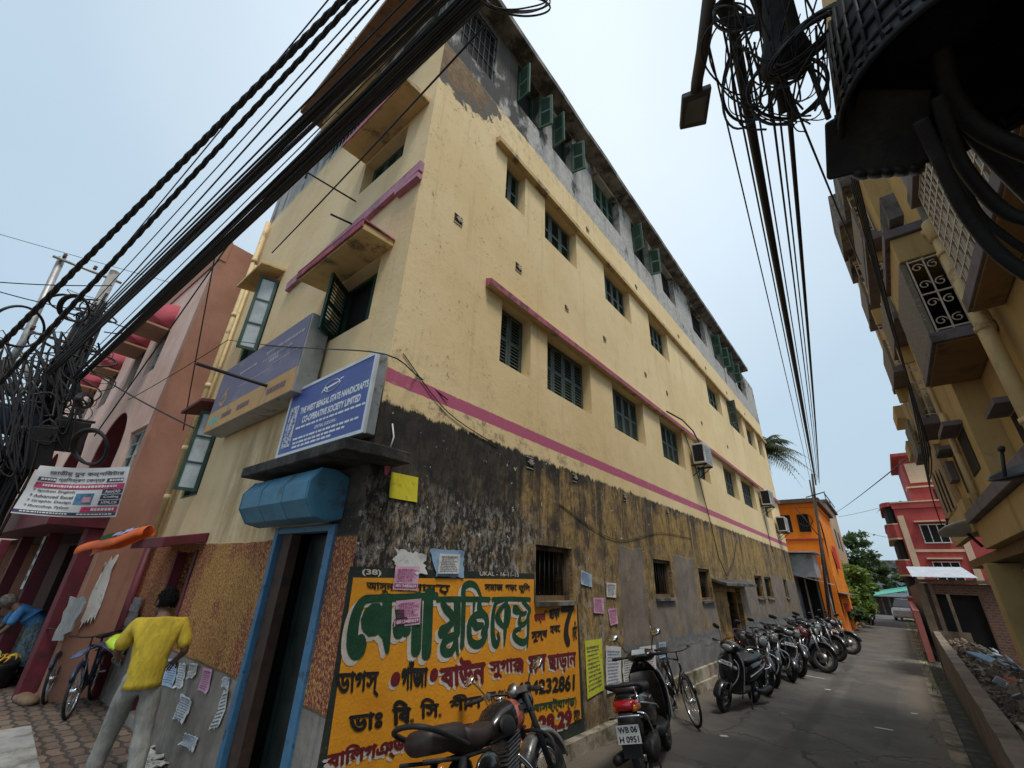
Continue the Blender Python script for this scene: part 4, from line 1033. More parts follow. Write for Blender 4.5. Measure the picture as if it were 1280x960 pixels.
# large faded sign with an amber strip
M_PUR = mat('faded_violet_sign', (.145, .13, .21), .5, var=.14, sc=1.5, dirt=(.24, .22, .27), damt=.35, dsc=1.2, space='world')
M_AMB = mat('faded_amber_sign', (.50, .27, .075), .5, var=.15, sc=2, dirt=(.33, .24, .14), damt=.35, dsc=2, space='world')
PS = board('shop_sign', 'long faded violet sign board with an amber strip along its bottom', -8.0, -4.97, 3.82, 4.93, LY-.30, LY-.04, [M_STEEL])
yf = LY-.301
mb = MB(); mb.bx(-7.99, -4.98, yf-.006, yf, 4.16, 4.92); mb.build('violet_face', M_PUR, PS)
mb = MB(); mb.bx(-7.99, -4.98, yf-.006, yf, 3.83, 4.158); mb.build('amber_strip', M_AMB, PS)
mb = MB(); O = (0, yf-.009, 0)
r_ = random.Random(9)
for zz, a, b, h in ((4.68, -6.2, -5.1, .05), (4.58, -6.25, -5.35, .03), (4.50, -6.0, -5.75, .06), (4.44, -5.8, -5.1, .016), (4.38, -7.0, -6.0, .018), (4.62, -7.1, -6.5, .04)):
    xx = a
    while xx < b: wd = .025+.07*r_.random(); mb.quad((xx, yf-.009, zz), (xx+wd, yf-.009, zz), (xx+wd, yf-.009, zz+h), (xx, yf-.009, zz+h)); xx += wd+.02
mb.build('faded_lettering', mat('faded_white', (.40, .38, .44), .6), PS, recalc=False)
mb = MB(); V, T = union_tris(stroke_contours([[(-7.62, 4.34, .04), (-7.52, 4.42, .05), (-7.44, 4.30, .05), (-7.55, 4.22, .05), (-7.66, 4.28, .04)], [(-7.5, 4.45, .04), (-7.4, 4.52, .03)]])); mb.add([(u, yf-.0092, v) for u, v in V], T); mb.build('emblem', M_AMB, PS)
mb = MB()
for a, b in ((-7.35, -6.95), (-6.75, -6.3), (-5.75, -5.25)):
    xx = a
    while xx < b: wd = .03+.05*r_.random(); mb.quad((xx, yf-.009, 3.95), (xx+wd, yf-.009, 3.95), (xx+wd, yf-.009, 4.03), (xx, yf-.009, 4.03)); xx += wd+.015
mb.build('strip_lettering', mat('strip_ink', (.16, .11, .12), .7), PS, recalc=False)
mb = MB()
for i in range(9): mb.box((-7.85+.05*i, yf-.0085, 3.98+.05*math.sin(i*2.1)), (.045, .001, .10+.05*math.sin(i*3.)))
mb.build('turquoise_print', mat('turquoise_print', (.10, .42, .38), .6), PS)
# ------------------------------------------------------------------ pink building beyond the street facade
PU = Vector((-math.cos(rad(2.95)), -math.sin(rad(2.95)), 0)); PN = Vector((math.sin(rad(2.95)), -math.cos(rad(2.95)), 0)); P0 = Vector((-10, 1.5, 0))
def PK(u, z, n=0.): return P0+PU*u+PN*n+Vector((0, 0, z))
def pkx(px, py, n=0.): q = onp(px, py, P0+PN*n, PN)-P0; return (q.dot(PU), q.z)
def mat_wash(name, c, c2, drt, streak='y', bump=.4):
    n = NT(name); x, y, z = n.pos(); f = n.noise(n.pv, 8, 6, .7); m_ = n.noise(n.pv, 1.4, 6); s_ = n.noise(n.vec(x*4, y*4, z*.3), 1., 6, .65)
    col = n.mix(m_.ss(.35, .65), c, c2); col = n.mix(s_.ss(.55, .72)*.55, col, drt); col = n.mix(f.ss(.62, .7)*.4, col, drt)
    return n.out(col, .92, f+m_*.5, bump, .015)
M_PINK = mat_wash('faded_pink_wash', (.60, .39, .32), (.68, .48, .41), (.34, .21, .16))
M_TERRA = mat_wash('terracotta_wash', (.32, .155, .105), (.38, .195, .135), (.2, .1, .07))
M_HOOD = mat_wash('crimson_hood_paint', (.36, .055, .08), (.44, .09, .115), (.18, .04, .05))
M_TAN = mat_wash('tan_soffit', (.30, .17, .11), (.36, .21, .14), (.15, .09, .06))
PB = thing('apartment_house', 'faded pink three storey house with maroon arches and crimson rounded window hoods', 'house', tuple(P0))
UB, HB = 15.5, 8.73
def fr(mb, u0, u1, z0, z1, n0, n1):
    a = [PK(u0, z0, n0), PK(u1, z0, n0), PK(u1, z1, n0), PK(u0, z1, n0)]
    mb.slab(*a, PN*(n1-n0))
def archpts(uc, w_, z0, zs, k=12): return [(uc-w_/2, z0)]+[(uc-w_/2*math.cos(PI*i/k), zs+w_/2*math.sin(PI*i/k)) for i in range(k+1)]+[(uc+w_/2, z0)]
mb = MB()
H1 = [(1.9, 2.75, 5.95, 7.2), (3.6, 4.45, 5.95, 7.2), (6.0, 6.9, 5.95, 7.2), (8.4, 9.3, 5.95, 7.2), (.35, 1.45, 3.3, 4.35)]
AR = [(3.1, 2.3, 3.3, 3.95), (6.9, 2.3, 3.3, 3.95), (10.4, 2.3, 3.3, 3.95)]
HH = H1+[(a-w_/2, a+w_/2, z0, zs+w_/2) for a, w_, z0, zs in AR]+[(.6, 3.4, .05, 2.35), (3.9, 6.8, .05, 2.35), (7.3, 10.5, .05, 2.35)]
grid_wall(mb, lambda u, v: PK(u, v), [0.001, UB], [2.42, HB-.55], [(*h, .45 if h[1]-h[0] > 2 else .16) for h in HH if h[3] > 3], .16, PN)
sf = MB(); grid_wall(sf, lambda u, v: PK(u, v, -1.3), [0.001, UB], [0, 2.42], [(*h, 1.2) for h in HH if h[3] < 3], 1.2, PN); sf.quad(PK(0, 2.42, 0), PK(UB, 2.42, 0), PK(UB, 2.42, -1.3), PK(0, 2.42, -1.3)); sf.quad(PK(.01, 0, -.42), PK(.01, 2.42, -.42), PK(.01, 2.42, -1.3), PK(.01, 0, -1.3)); sf.build('shop_front', mat('shaded_maroon_paint', (.05, .012, .014), .7, var=.4, sc=3, dirt=(.03, .02, .018), damt=.5, space='world'), PB, recalc=False)  # maroon darkened: the shade of the deep shops is in the colour
cp_ = MB(); fr(cp_, .002, .30, 0, 2.42, -.42, -.001); cp_.build('corner_pier', M_TERRA, PB)
for a, w_, z0, zs in AR:        # spandrels turn the openings into arches
    k = 12; zt = zs+w_/2
    for s_ in (-1, 1):
        pts = [(a+s_*w_/2, zt)]+[(a+s_*w_/2*math.cos(PI/2*i/k), zs+w_/2*math.sin(PI/2*i/k)) for i in range(k+1)]
        mb.add([PK(u, z, 0) for u, z in pts]+[PK(u, z, -.3) for u, z in pts], [tuple(range(len(pts)))]+[(i, i+1, len(pts)+i+1, len(pts)+i) for i in range(1, len(pts)-1)])
mb.build('front_wall', M_PINK, PB, recalc=False)
mb = MB(); a = PK(0, 0); b = PK(0, 0, -7); mb.quad(a, b, b+Vector((0, 0, HB)), a+Vector((0, 0, HB))); mb.quad(PK(UB, 0), PK(UB, 0, -7), PK(UB, HB, -7), PK(UB, HB)); mb.quad(PK(0, HB), PK(UB, HB), PK(UB, HB, -7), PK(0, HB, -7)); mb.build('side_wall', M_TERRA, PB, recalc=False)
mb = MB(); fr(mb, -.02, UB, HB-.55, HB+.02, -.1, .03); mb.build('parapet', M_TERRA, PB)
mb = MB(); fr(mb, -.002, .30, 0, HB-.56, .001, .012); mb.build('corner_band', M_TERRA, PB)
for u0, u1, z0, z1 in H1:
    mb = MB(); mb.cur = 1; fr(mb, u0, u1, z0, z1, -.16, -.15); mb.cur = 0; f = .05
    for q in ((u0, u0+f, z0, z1), (u1-f, u1, z0, z1), (u0+f, u1-f, z0, z0+f), (u0+f, u1-f, z1-f, z1), ((u0+u1)/2-.02, (u0+u1)/2+.02, z0+f, z1-f)): fr(mb, *q, -.13, -.07)
    for i in range(1, 4): fr(mb, u0+f, u1-f, z0+(z1-z0)*i/4-.012, z0+(z1-z0)*i/4+.012, -.12, -.08)
    mb.build('window', [mat('pale_window_frame', (.36, .38, .36), .6), M_GLASS], PB)
for uc in (2.35, 4.05, 6.5, 8.9):
    mb = MB(); w_ = .46; k = 10; z0, zt, dp = 7.16, 7.60, .44
    prof = [(0, z0-.15), (dp*.92, z0)]+[(dp*.92-.0+.42*0-(.40)*(1-math.cos(PI/2*i/k)), z0+.05+(zt-z0)*math.sin(PI/2*i/k)) for i in range(k+1)]+[(0, zt+.05)]
    mb.cur = 0; mb.prism(prof, PK(uc-w_, 0, .002), PN, (0, 0, 1), PU*(2*w_), True)
    mb.build('window_hood', M_HOOD, PB)
    mb = MB(); fr(mb, uc-w_-.02, uc+w_+.02, z0-.22, z0-.17, .003, .48); mb.build('hood_bracket', M_TAN, PB)
for a, w_, z0, zs in AR:
    mb = MB(); fr(mb, a-w_/2, a+w_/2, z0, zs+w_/2, -.46, -.45)
    ap_ = archpts(a, w_-.012, z0, zs-.004, 16)
    for p, q in zip(ap_[:-1], ap_[1:]): mb.quad(PK(p[0], p[1], -.015), PK(q[0], q[1], -.015), PK(q[0], q[1], -.45), PK(p[0], p[1], -.45))
    mb.build('arch_recess', M_MAROON, PB, recalc=False)
mb = MB(); fr(mb, .25, 9.5, 2.42, 3.22, .003, .75); mb.build('fascia', M_MAROON, PB, .01)
for u0, u1 in ((.6, 3.4), (3.9, 6.8), (7.3, 10.5)):
    mb = MB(); fr(mb, u0, u1, .05, 2.35, -2.51, -2.49); mb.build('shop_opening', M_DARK, PB)
for u in (.45, 3.65, 7.05, 10.8):
    mb = MB(); fr(mb, u-.14, u+.14, 0, 2.42, .003, .22); mb.build('pillar', M_MAROON, PB, .012)
# long white bill on a pillar, torn posters on the side wall, grey cloth hung in the shop
n_ = PN
q = [PK(3.78, 2.35, .23), PK(3.52, 2.35, .23), PK(3.52, 1.35, .23), PK(3.78, 1.35, .23)]
bill('paper_bill', 'long white bill pasted down a maroon shop pillar', q, 'white', 'black', 0, n_, rows=4, seed=51)
sx = P0.x+.01
bill('poster_remains', 'tall torn grey poster remains on the terracotta side wall by the bicycles', [Vector((sx, 1.58, 2.0)), Vector((sx, 1.74, 2.05)), Vector((sx, 1.76, 1.0)), Vector((sx, 1.58, .9))], 'white', 'black', 0, (1, 0, 0), rows=0, seed=52, torn=.3, curl=.06)
mb = MB()
o = [pkx(X_/3.694, 700+Y_/3.694, .1) for X_, Y_ in ((330, 168), (362, 178), (395, 165), (398, 200), (378, 245), (352, 285), (333, 330), (300, 345), (292, 372), (246, 372), (262, 330), (290, 285), (300, 240), (318, 215))]
mb.prism(o, P0+PN*.1, PU, (0, 0, 1), PN*.02); tag(mb.build('cloth_sheet', mat('grey_cloth', (.30, .29, .28), .95, var=.2, sc=8, bump=.6, bsc=9)), 'ragged pale grey sheet hanging at the maroon shop front', 'cloth')
# metal shutter sheets leaning by the bicycles
mb = MB(); c = Vector((-9.93, 1.98, 0))
for i in range(9): mb.box((-9.45, LY-.05-.012*(i % 2), .55+i*.1), (.5, .02, .094))
tag(mb.build('corrugated_panel', M_STEEL), 'grey slatted metal panel leaning on the wall behind the bicycle', 'metal panel')
# further shops at the left edge
M_SHOP = mat_wash('weathered_cream_wash', (.36, .32, .25), (.44, .39, .31), (.16, .13, .1))
SB = thing('shop_building', 'low weathered cream shop building at the far left end of the street', 'building', tuple(PK(19, 0, .4)))
mb = MB(); fr(mb, 15.6, 26, 0, 5.6, -6, .3); mb.build('wall', M_SHOP, SB)
for u0, u1, z0, z1 in ((16.2, 18.2, .1, 2.4), (18.8, 21.2, .1, 2.4), (21.8, 24, .1, 2.4), (17, 18.2, 3.6, 4.7), (20, 21.2, 3.6, 4.7)):
    mb = MB(); fr(mb, u0, u1, z0, z1, .28, .31); mb.build('shop_opening' if z0 < 1 else 'window', M_DARK, SB)
mb = MB(); fr(mb, 15.7, 25, 2.6, 3.4, .31, .4); mb.build('sign_panel', M_MAROON, SB)
mb = MB()
q = [PK(21.5, 3.3, .405), PK(16.2, 3.3, .405), PK(16.2, 2.7, .405), PK(21.5, 2.7, .405)]
put_text(mb, 'স ে', q, .06); mb.build('sign_lettering', mat('pale_yellow_letters', (.6, .5, .28), .7), SB, recalc=False)
mb = MB(); a = PK(15.8, 2.55, .3); mb.slab(PK(15.8, 2.6, .31), PK(25, 2.6, .31), PK(25, 2.2, 1.7), PK(15.8, 2.2, 1.7), (0, 0, .03)); mb.build('awning', mat('grey_awning', (.2, .19, .17), .9, dirt=(.08, .07, .06)), SB)
mb = MB(); mb.bx(-60, -34, -14, 30, 0, 7); mb.bx(-60, -40, -30, -14, 0, 5); tag(mb.build('house_row', M_SHOP), 'pale house row closing the far end of the side street', 'house')

# banner strung in front of the pink house
def banner():
    A, B, C_, D_ = onx(50, 582, -9), onx(163, 583, -8.6), onx(145, 646, -8.6), onx(13, 641, -9)
    root = thing('hanging_banner', 'white computer course banner with red and navy strips hanging over the pavement', 'banner', tuple(C_))
    U = (B-A).normalized()
    def P(u, v, n=0.):
        q = (D_*(1-u)+C_*u)*(1-v)+(A*(1-u)+B*u)*v
        sag = .03*math.sin(u*7+v*3)+.04*math.sin((u-v)*5)
        return q+Vector((1, 0, 0))*(sag*.6+n)+Vector((0, 0, -.03*math.sin(PI*u)))
    mb = MB(); k = 16; vs = [P(i/k, j/k) for j in range(k+1) for i in range(k+1)]; M_ = len(vs)
    vs += [q-Vector((.004, 0, 0)) for q in vs]; fs = []
    for j in range(k):
        for i in range(k): a = j*(k+1)+i; fs += [(a, a+1, a+k+2, a+k+1), (a+M_, a+k+1+M_, a+k+2+M_, a+1+M_)]
    mb.add(vs, fs, True); mb.build('banner_sheet', mat('banner_white', (.56, .57, .58), .55, var=.08), root, recalc=False)
    def strip(mbs, u0, u1, v0, v1, n=.006):
        k = 12
        for i in range(k): a, b = lerp(u0, u1, i/k), lerp(u0, u1, (i+1)/k); mbs.quad(P(a, v0, n), P(b, v0, n), P(b, v1, n), P(a, v1, n))
    def txt(mbs, body, u0, u1, v0, v1, n=.010, bold=.03):
        V, T, a = text_tris(body, bold); mbs.add([P(lerp(u0, u1, u), lerp(v0, v1, v), n) for u, v in V], T)
    r, nv, bk, wh, bl = MB(), MB(), MB(), MB(), MB()
    strip(r, .06, .985, .55, .66); r2 = MB(); strip(r2, .62, .985, .1, .205); r2.build('red_strip', INK['red'], root, recalc=False)
    for q in ((.0, .985, .03, .09), (.06, .25, .69, .77), (.78, .96, .69, .77), (.77, .985, .46, .545), (.77, .985, .35, .435), (.77, .985, .24, .325)):
        nv = MB(); strip(nv, *q); nv.build('navy_strip', mat('navy_print', (.03, .03, .09), .6), root, recalc=False)
    strip(bl, .52, .70, .25, .47)
    txt(bk, 'জাতীয় যুব কম্পিউটার', .14, .95, .81, .93); txt(bk, 'প্রিশক্ষণ েকন্দ্র', .27, .76, .69, .79)
    for i, t in enumerate(('Spoken English', 'Advanced Excel', 'Graphic Design', 'Photoshop, Python')): txt(bk, '* '+t, .07+.01*0, .5, .46-i*.105, .525-i*.105)
    for i, t in enumerate(('AutoCAD', 'Coding', 'HTML,CSS')): txt(wh, t, .80, .96, .472-i*.11, .53-i*.11, .011)
    rr = random.Random(3)
    for v0, v1, a, b in ((.585, .63, .14, .9), (.125, .18, .72, .95), (.048, .072, .06, .5), (.048, .072, .6, .95), (.71, .75, .09, .22), (.71, .75, .81, .93)):
        u = a
        while u < b: wd = .012+.02*rr.random(); strip(wh, u, u+wd, v0, v1, .011); u += wd+.008
    pk_ = MB(); strip(pk_, .60, .68, .29, .40, .011)
    r.build('red_strip', INK['red'], root, recalc=False); bk.build('black_lettering', INK['black'], root, recalc=False); wh.build('white_lettering', PAP['white'], root, recalc=False); bl.build('photo_print', mat('photo_blue', (.06, .16, .28), .6, var=.5, sc=18), root, recalc=False); pk_.build('photo_figure', mat('photo_pink', (.5, .25, .3), .6), root, recalc=False)
banner()
# rolled orange banner tied beneath the hood
mb = MB(); a, b = ony(104, 690, 1.22), ony(186, 666, 1.66); d = b-a; pts = []
vs = []; K = 14
rings_ = []
for i in range(9):
    t = i/8; c = a+d*t; rr = lerp(.11, .08, t)
    rings_.append([c+Vector((0, -math.cos(an)*rr*.9, math.sin(an)*rr*(1+.15*math.sin(an*3+t*4))+.02*math.sin(t*9))) for an in [PI*1.35*k/K-.5 for k in range(K+1)]])
n_ = len(rings_[0]); vs = [q for r in rings_ for q in r]; fs = [(i*n_+k, i*n_+k+1, (i+1)*n_+k+1, (i+1)*n_+k) for i in range(8) for k in range(n_-1)]
mb.add(vs, fs, True); RB = mb.build('rolled_banner', mat('orange_flex', (.78, .13, .015), .5, var=.15, sc=4), recalc=False)
sm_ = RB.modifiers.new('solid', 'SOLIDIFY'); sm_.thickness = .006
tag(RB, 'rolled up orange banner slung under the maroon door hood', 'banner')
mb = MB()
for i, (t0, t1) in enumerate(((.45, .56), (.62, .74))):
    for an in (1.2, 1.7): 
        p, q = a+d*t0, a+d*t1; o = Vector((0, -math.cos(an)*.10, math.sin(an)*.105))
        mb.quad(p+o, q+o, q+o+Vector((0, .03, .05)), p+o+Vector((0, .03, .05)))
mb.build('banner_print', mat('lavender_print', (.42, .40, .62), .6), RB, recalc=False)
mb = MB(); p = ony(128, 670, 1.3); q = ony(184, 656, 1.7); mb.slab(p, q, q+Vector((0, 0, -.09)), p+Vector((0, 0, -.12)), (0, -.01, 0)); tag(mb.build('green_flex_strip', mat('green_flex', (.03, .12, .03), .6)), 'narrow green banner strip behind the rolled orange banner', 'banner')

# ------------------------------------------------------------------ ochre balcony building on the right
M_OCH = mat_wash('ochre_wash', (.47, .325, .135), (.55, .40, .18), (.24, .165, .08))
M_BEI = mat_wash('beige_wash', (.40, .28, .16), (.47, .34, .20), (.24, .17, .1))
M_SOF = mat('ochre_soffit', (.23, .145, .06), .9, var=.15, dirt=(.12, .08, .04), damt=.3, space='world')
M_EDGE = mat('grey_violet_edge', (.17, .145, .16), .85, var=.15, dirt=(.08, .07, .07), damt=.4, space='world')
M_LATT = mat('pale_lattice', (.58, .50, .40), .6, var=.12)
def mat_pebble():
    n = NT('pebble_dash'); x, y, z = n.pos(); d = n.voro(n.pv, 30); f = n.noise(n.pv, 30, 3)
    return n.out(n.mix(f.ss(.3, .7), (.19, .165, .13), n.mix(d.ss(0, .5), (.42, .37, .3), (.2, .17, .13))), .95, d, -.9, .03)
M_PEB = mat_pebble()
OB = thing('balcony_building', 'tall ochre apartment building with lattice balconies and pale drainpipe at the right edge', 'building', (1.2, 6, 0))
def pbox(name, m, *b, bevel=.006): mb = MB(); mb.bx(*b); return mb.build(name, m, OB, bevel)
WX = 1.2
pbox('wall', M_OCH, WX, 6, .6, 6.1, 2.4, 9.6, bevel=0); pbox('wall', M_OCH, .98, 6, 6.11, 10.25, 2.75, 8.0, bevel=0)
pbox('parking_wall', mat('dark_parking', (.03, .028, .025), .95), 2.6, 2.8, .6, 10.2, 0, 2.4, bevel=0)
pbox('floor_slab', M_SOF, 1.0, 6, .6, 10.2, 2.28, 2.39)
for y0 in (3.6, 8.05): pbox('pillar', M_OCH, .93, 1.22, y0, y0+.32, 0, 2.27, bevel=.012)
pbox('beam', M_OCH, .92, 1.19, 2.2, 7.6, 2.395, 2.68); pbox('ledge', M_EDGE, .86, 1.19, 2.2, 7.62, 2.685, 2.80)
pbox('beam', M_OCH, .9, .975, 7.7, 10.2, 2.6, 3.0)
# balcony with white lattice
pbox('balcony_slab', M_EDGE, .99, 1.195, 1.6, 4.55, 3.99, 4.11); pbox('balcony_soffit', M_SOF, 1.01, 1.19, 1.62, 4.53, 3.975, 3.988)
pbox('balcony_slab', M_EDGE, .97, 1.195, 1.6, 4.6, 5.19, 5.31); pbox('balcony_end_wall', M_OCH, 1.03, 1.195, 4.44, 4.52, 4.112, 5.188)
def lattice(y0, y1, z0, z1, x, k, m_):
    mb = MB(); rr = random.Random(5)
    for i in range(k+1): yy = lerp(y0, y1, i/k); mb.bx(x-.006, x+.006, yy-.007, yy+.007, z0, z1)
    for i in range(m_+1): zz = lerp(z0, z1, i/m_); mb.bx(x-.008, x+.008, y0, y1, zz-.008, zz+.008)
    for i in range(k):
        for j in range(m_):
            if (i+j) % 2 == 0 and j < m_/2: yy = lerp(y0, y1, (i+.5)/k); mb.bx(x-.004, x+.004, yy-.005, yy+.005, lerp(z0, z1, j/m_), lerp(z0, z1, (j+1)/m_))
    return mb
lattice(1.7, 4.42, 4.13, 5.17, 1.02, 30, 9).build('lattice_grille', M_LATT, OB)
pbox('balcony_back', M_SOF, 1.17, 1.199, 1.7, 4.4, 4.12, 5.18, bevel=0)
lattice(1.7, 4.42, 5.45, 6.6, 1.02, 30, 9).build('lattice_grille', M_LATT, OB); pbox('balcony_slab', M_EDGE, .97, 1.195, 1.6, 4.6, 6.7, 6.82)
# box balcony with scroll grille
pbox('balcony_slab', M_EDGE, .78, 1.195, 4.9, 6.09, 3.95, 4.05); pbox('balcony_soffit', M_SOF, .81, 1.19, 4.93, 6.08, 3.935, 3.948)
pbox('pebble_parapet', M_PEB, .79, .84, 4.95, 6.09, 4.052, 4.86); pbox('balcony_panel', M_OCH, .80, 1.19, 4.92, 6.08, 4.865, 5.15); pbox('balcony_slab', M_EDGE, .76, 1.195, 4.88, 6.09, 5.155, 5.25)
pbox('balcony_back', M_DARK, .86, 1.19, 5.5, 5.55, 4.055, 4.86, bevel=0)
def scrolls(x0, x1, z0, z1, y, n):
    mb = MB()
    for i in range(n+1): xx = lerp(x0, x1, i/n); mb.bx(xx-.006, xx+.006, y-.006, y+.006, z0, z1)
    for zz in (z0+.02, z1-.02, lerp(z0, z1, .5)): mb.bx(x0, x1, y-.008, y+.008, zz-.007, zz+.007)
    for i in range(n):
        for j in range(4):
            cx, cz = lerp(x0, x1, (i+.5)/n), lerp(z0, z1, (j+.5)/4); R_ = min((x1-x0)/n, (z1-z0)/4)*.42
            pts = [(cx+R_*(1-.06*t)*math.cos(t*.62+i), y, cz+R_*(1-.06*t)*math.sin(t*.62+i)) for t in range(13)]
            mb.tube(pts, .006, 5)
    return mb
scrolls(.85, 1.18, 4.06, 4.86, 4.94, 3).build('scroll_grille', M_LATT, OB)
# rows of further balconies along the alley side
for y0, y1, zs in ((6.5, 7.9, (5.05, 6.35)), (7.42, 8.3, (3.9,)), (8.5, 9.6, (5.1, 6.4)), (9.3, 10.2, (3.95,))):
    for zz in zs:
        x0 = .80
        pbox('balcony_slab', M_EDGE, x0, .975, y0, y1, zz, zz+.1); pbox('pebble_parapet', M_PEB, x0+.01, x0+.05, y0+.02, y1-.02, zz+.102, zz+.6)
        pbox('balcony_panel', M_OCH, x0+.015, .975, y0+.02, y0+.07, zz+.9, zz+1.2)
        scrolls(x0+.03, .96, zz+.12, zz+.88, y0+.04, 2).build('scroll_grille', M_LATT, OB)
for y0, y1, z0, z1, m_ in ((10.26, 10.9, 4.15, 4.42, M_OCH), (10.26, 11.1, 4.85, 5.1, M_OCH), (6.3, 7.1, 7.2, 7.8, M_CONC), (8.4, 9.3, 7.35, 7.95, M_CONC), (6.2, 8.0, 6.1, 6.2, M_EDGE)):
    pbox('sunshade', m_, .78, .98, y0, y1, z0, z1)
pbox('roof_tank_box', M_CONC, .72, 1.1, 7.5, 8.6, 7.45, 8.15); pbox('air_shaft', M_CONC, .86, .978, 4.93, 5.5, 5.4, 5.72)
# slotted panel and window recesses
pbox('slotted_panel', M_BEI, .90, .978, 8.3, 9.9, 2.95, 3.85)
for y0, z0, z1 in ((8.55, 3.0, 3.55), (8.95, 3.0, 3.62), (9.35, 3.05, 3.68)):
    mb = MB(); mb.prism([(0, 0), (.13, 0), (.13, z1-z0-.1), (.065, z1-z0), (0, z1-z0-.1)], (.895, y0, z0), (0, 1, 0), (0, 0, 1), (-.004, 0, 0)); mb.build('pointed_slot', M_DARK, OB)
for y0, y1, z0, z1 in ((6.4, 6.9, 3.1, 3.55), (5.3, 5.7, 2.95, 3.4), (7.3, 7.7, 3.05, 3.5)):
    x = .975 if y0 > 6.1 else WX-.004
    mb = MB(); mb.bx(x-.003, x, y0, y1, z0, z1); o = mb.build('window', M_DARK, OB)
    mb = MB(); mb.bx(x-.15, x-.002, y0-.05, y1+.05, z1+.02, z1+.07); mb.build('window_hood', M_EDGE, o)
pbox('wall_box', M_EDGE, .9, .978, 7.85, 8.15, 3.25, 3.5)
# pipes
mb = MB(); px_ = (1.08, 4.72)
mb.tube([(1.08, 4.72, 5.0), (1.08, 4.72, 2.72)], .055, 14)
for zz in (4.95, 4.7, 3.9, 3.1): mb.lathe([(.066, zz-.02), (.066, zz+.02)], 14, Matrix.Translation((1.08, 4.72, 0)))
mb.lathe([(.072, 4.86), (.076, 5.05), (.07, 5.07)], 14, Matrix.Translation((1.08, 4.72, 0))); mb.tube([(1.08, 4.72, 5.0), (1.06, 4.95, 5.12), (1.05, 5.05, 5.16)], .045, 12)
mb.build('drainpipe', M_PIPE, OB)
mb = MB(); mb.tube([(1.08, 4.72, 5.07), (1.08, 4.72, 7.5)], .05, 12); mb.build('drainpipe', mat('grey_pvc', (.34, .36, .38), .5), OB)
mb = MB()
for x, y, z0, z1, r in ((.94, 7.0, 2.8, 3.9, .03), (.95, 7.2, 2.8, 6.0, .022), (.93, 9.95, 2.9, 7.8, .03), (.95, 8.25, 4.0, 7.4, .025)): mb.tube([(x, y, z0), (x, y, z1)], r, 8)
mb.build('service_pipe', M_PIPE, OB)
mb = MB()
for s_ in range(5): mb.tube(cat_rom([(.76-.01*s_, 4.7+.1*s_, 6.2), (.75, 5.8+.2*s_, 5.3-.1*s_), (.77, 7.5, 4.2-.15*s_), (.8, 9.5, 3.4), (.84, 10.2, 2.7)]), .008, 5)
mb.build('cable_run', M_CABLE, OB)
# dishes on the ochre building
def dish(label, c, R_, dirv, m_):
    root = thing('satellite_dish', label, 'satellite dish', tuple(c))
    q = Vector(dirv).normalized().to_track_quat('Z', 'Y').to_matrix().to_4x4(); M_ = Matrix.Translation(c) @ q
    prof = [(R_*t, .28*R_*t*t) for t in (0.02, .2, .4, .6, .8, .95, 1)]+[(R_*1.02, .28*R_*1.0-.012), (R_*.9, .28*R_*.81-.012), (R_*.5, .06*R_-.012), (.02, -.012)]
    mb = MB(); mb.lathe(prof, 28, M_); mb.build('reflector', m_, root, recalc=True)
    mb = MB(); mb.tube([M_ @ Vector((0, -R_*.95, .25*R_)), M_ @ Vector((0, -R_*.4, .9*R_))], .010, 6); mb.tube([M_ @ Vector((0, -R_*.45, .86*R_)), M_ @ Vector((0, -R_*.36, .94*R_))], .016, 8); mb.tube([M_ @ Vector((0, 0, -.012)), M_ @ Vector((0, .05, -.22*R_-.14))], .018, 8); mb.build('feed_arm', M_IRON, root)
dish('pale satellite dish seen edge-on on the ochre beam', Vector((.87, 8.05, 2.62)), .26, (-.25, .25, 1), mat('pale_dish', (.55, .54, .5), .5))
dish('black satellite dish at the right edge of the ochre building', Vector((.84, 3.95, 2.58)), .22, (-.35, -.25, 1), mat('black_dish', (.012, .012, .013), .45))

# ------------------------------------------------------------------ low wall, rubble, brick hut on the right
def mat_lowwall():
    n = NT('low_wall_plaster'); x, y, z = n.pos(); f = n.noise(n.pv, 9, 6, .7); m_ = n.noise(n.pv, 2.2, 7); s_ = n.noise(n.vec(x*5, y*3.5, z*.6), 1.2, 6, .7)
    col = n.mix(m_.ss(.35, .65), (.16, .12, .09), (.24, .185, .14)); col = n.mix(s_.ss(.5, .66)*.7, col, (.07, .05, .042)); col = n.mix(f.ss(.6, .7)*.5, col, (.32, .27, .22))
    col = n.mix(z.ss(.35, .05)*.6, col, (.045, .045, .03))
    return n.out(col, .95, f+m_, .6, .02)
mb = MB(); k = 40; WT = 1.05
def low_in(y): return lerp(.27, .46, (y-4)/12)
def low_h(y): return 1.05+.03*mnoise.noise((y*.8, 2, 0))
for i in range(k):
    a, b = lerp(.5, 16.2, i/k), lerp(.5, 16.2, (i+1)/k); j = lambda t, s_: .012*mnoise.noise((t*2, s_, 5))
    B0, B1 = (.42+j(a, 1), a, -.03), (.42+j(b, 1), b, -.03); T0, T1 = (low_in(a)+j(a, 2), a, low_h(a)), (low_in(b)+j(b, 2), b, low_h(b))
    S0, S1 = (low_in(a)+.12+j(a, 3), a, low_h(a)+.01), (low_in(b)+.12+j(b, 3), b, low_h(b)+.01)
    mb.quad(B0, B1, T1, T0); mb.quad(T0, T1, S1, S0); mb.quad(S0, S1, (S1[0]+.05, b, 0), (S0[0]+.05, a, 0))
mb.quad((.42, 16.2, 0), (.7, 16.2, 0), (.66, 16.2, 1.05), (.46, 16.2, 1.05))
tag(mb.build('boundary_wall', mat_lowwall(), recalc=False), 'low leaning boundary wall with stained plaster along the right drain', 'wall')
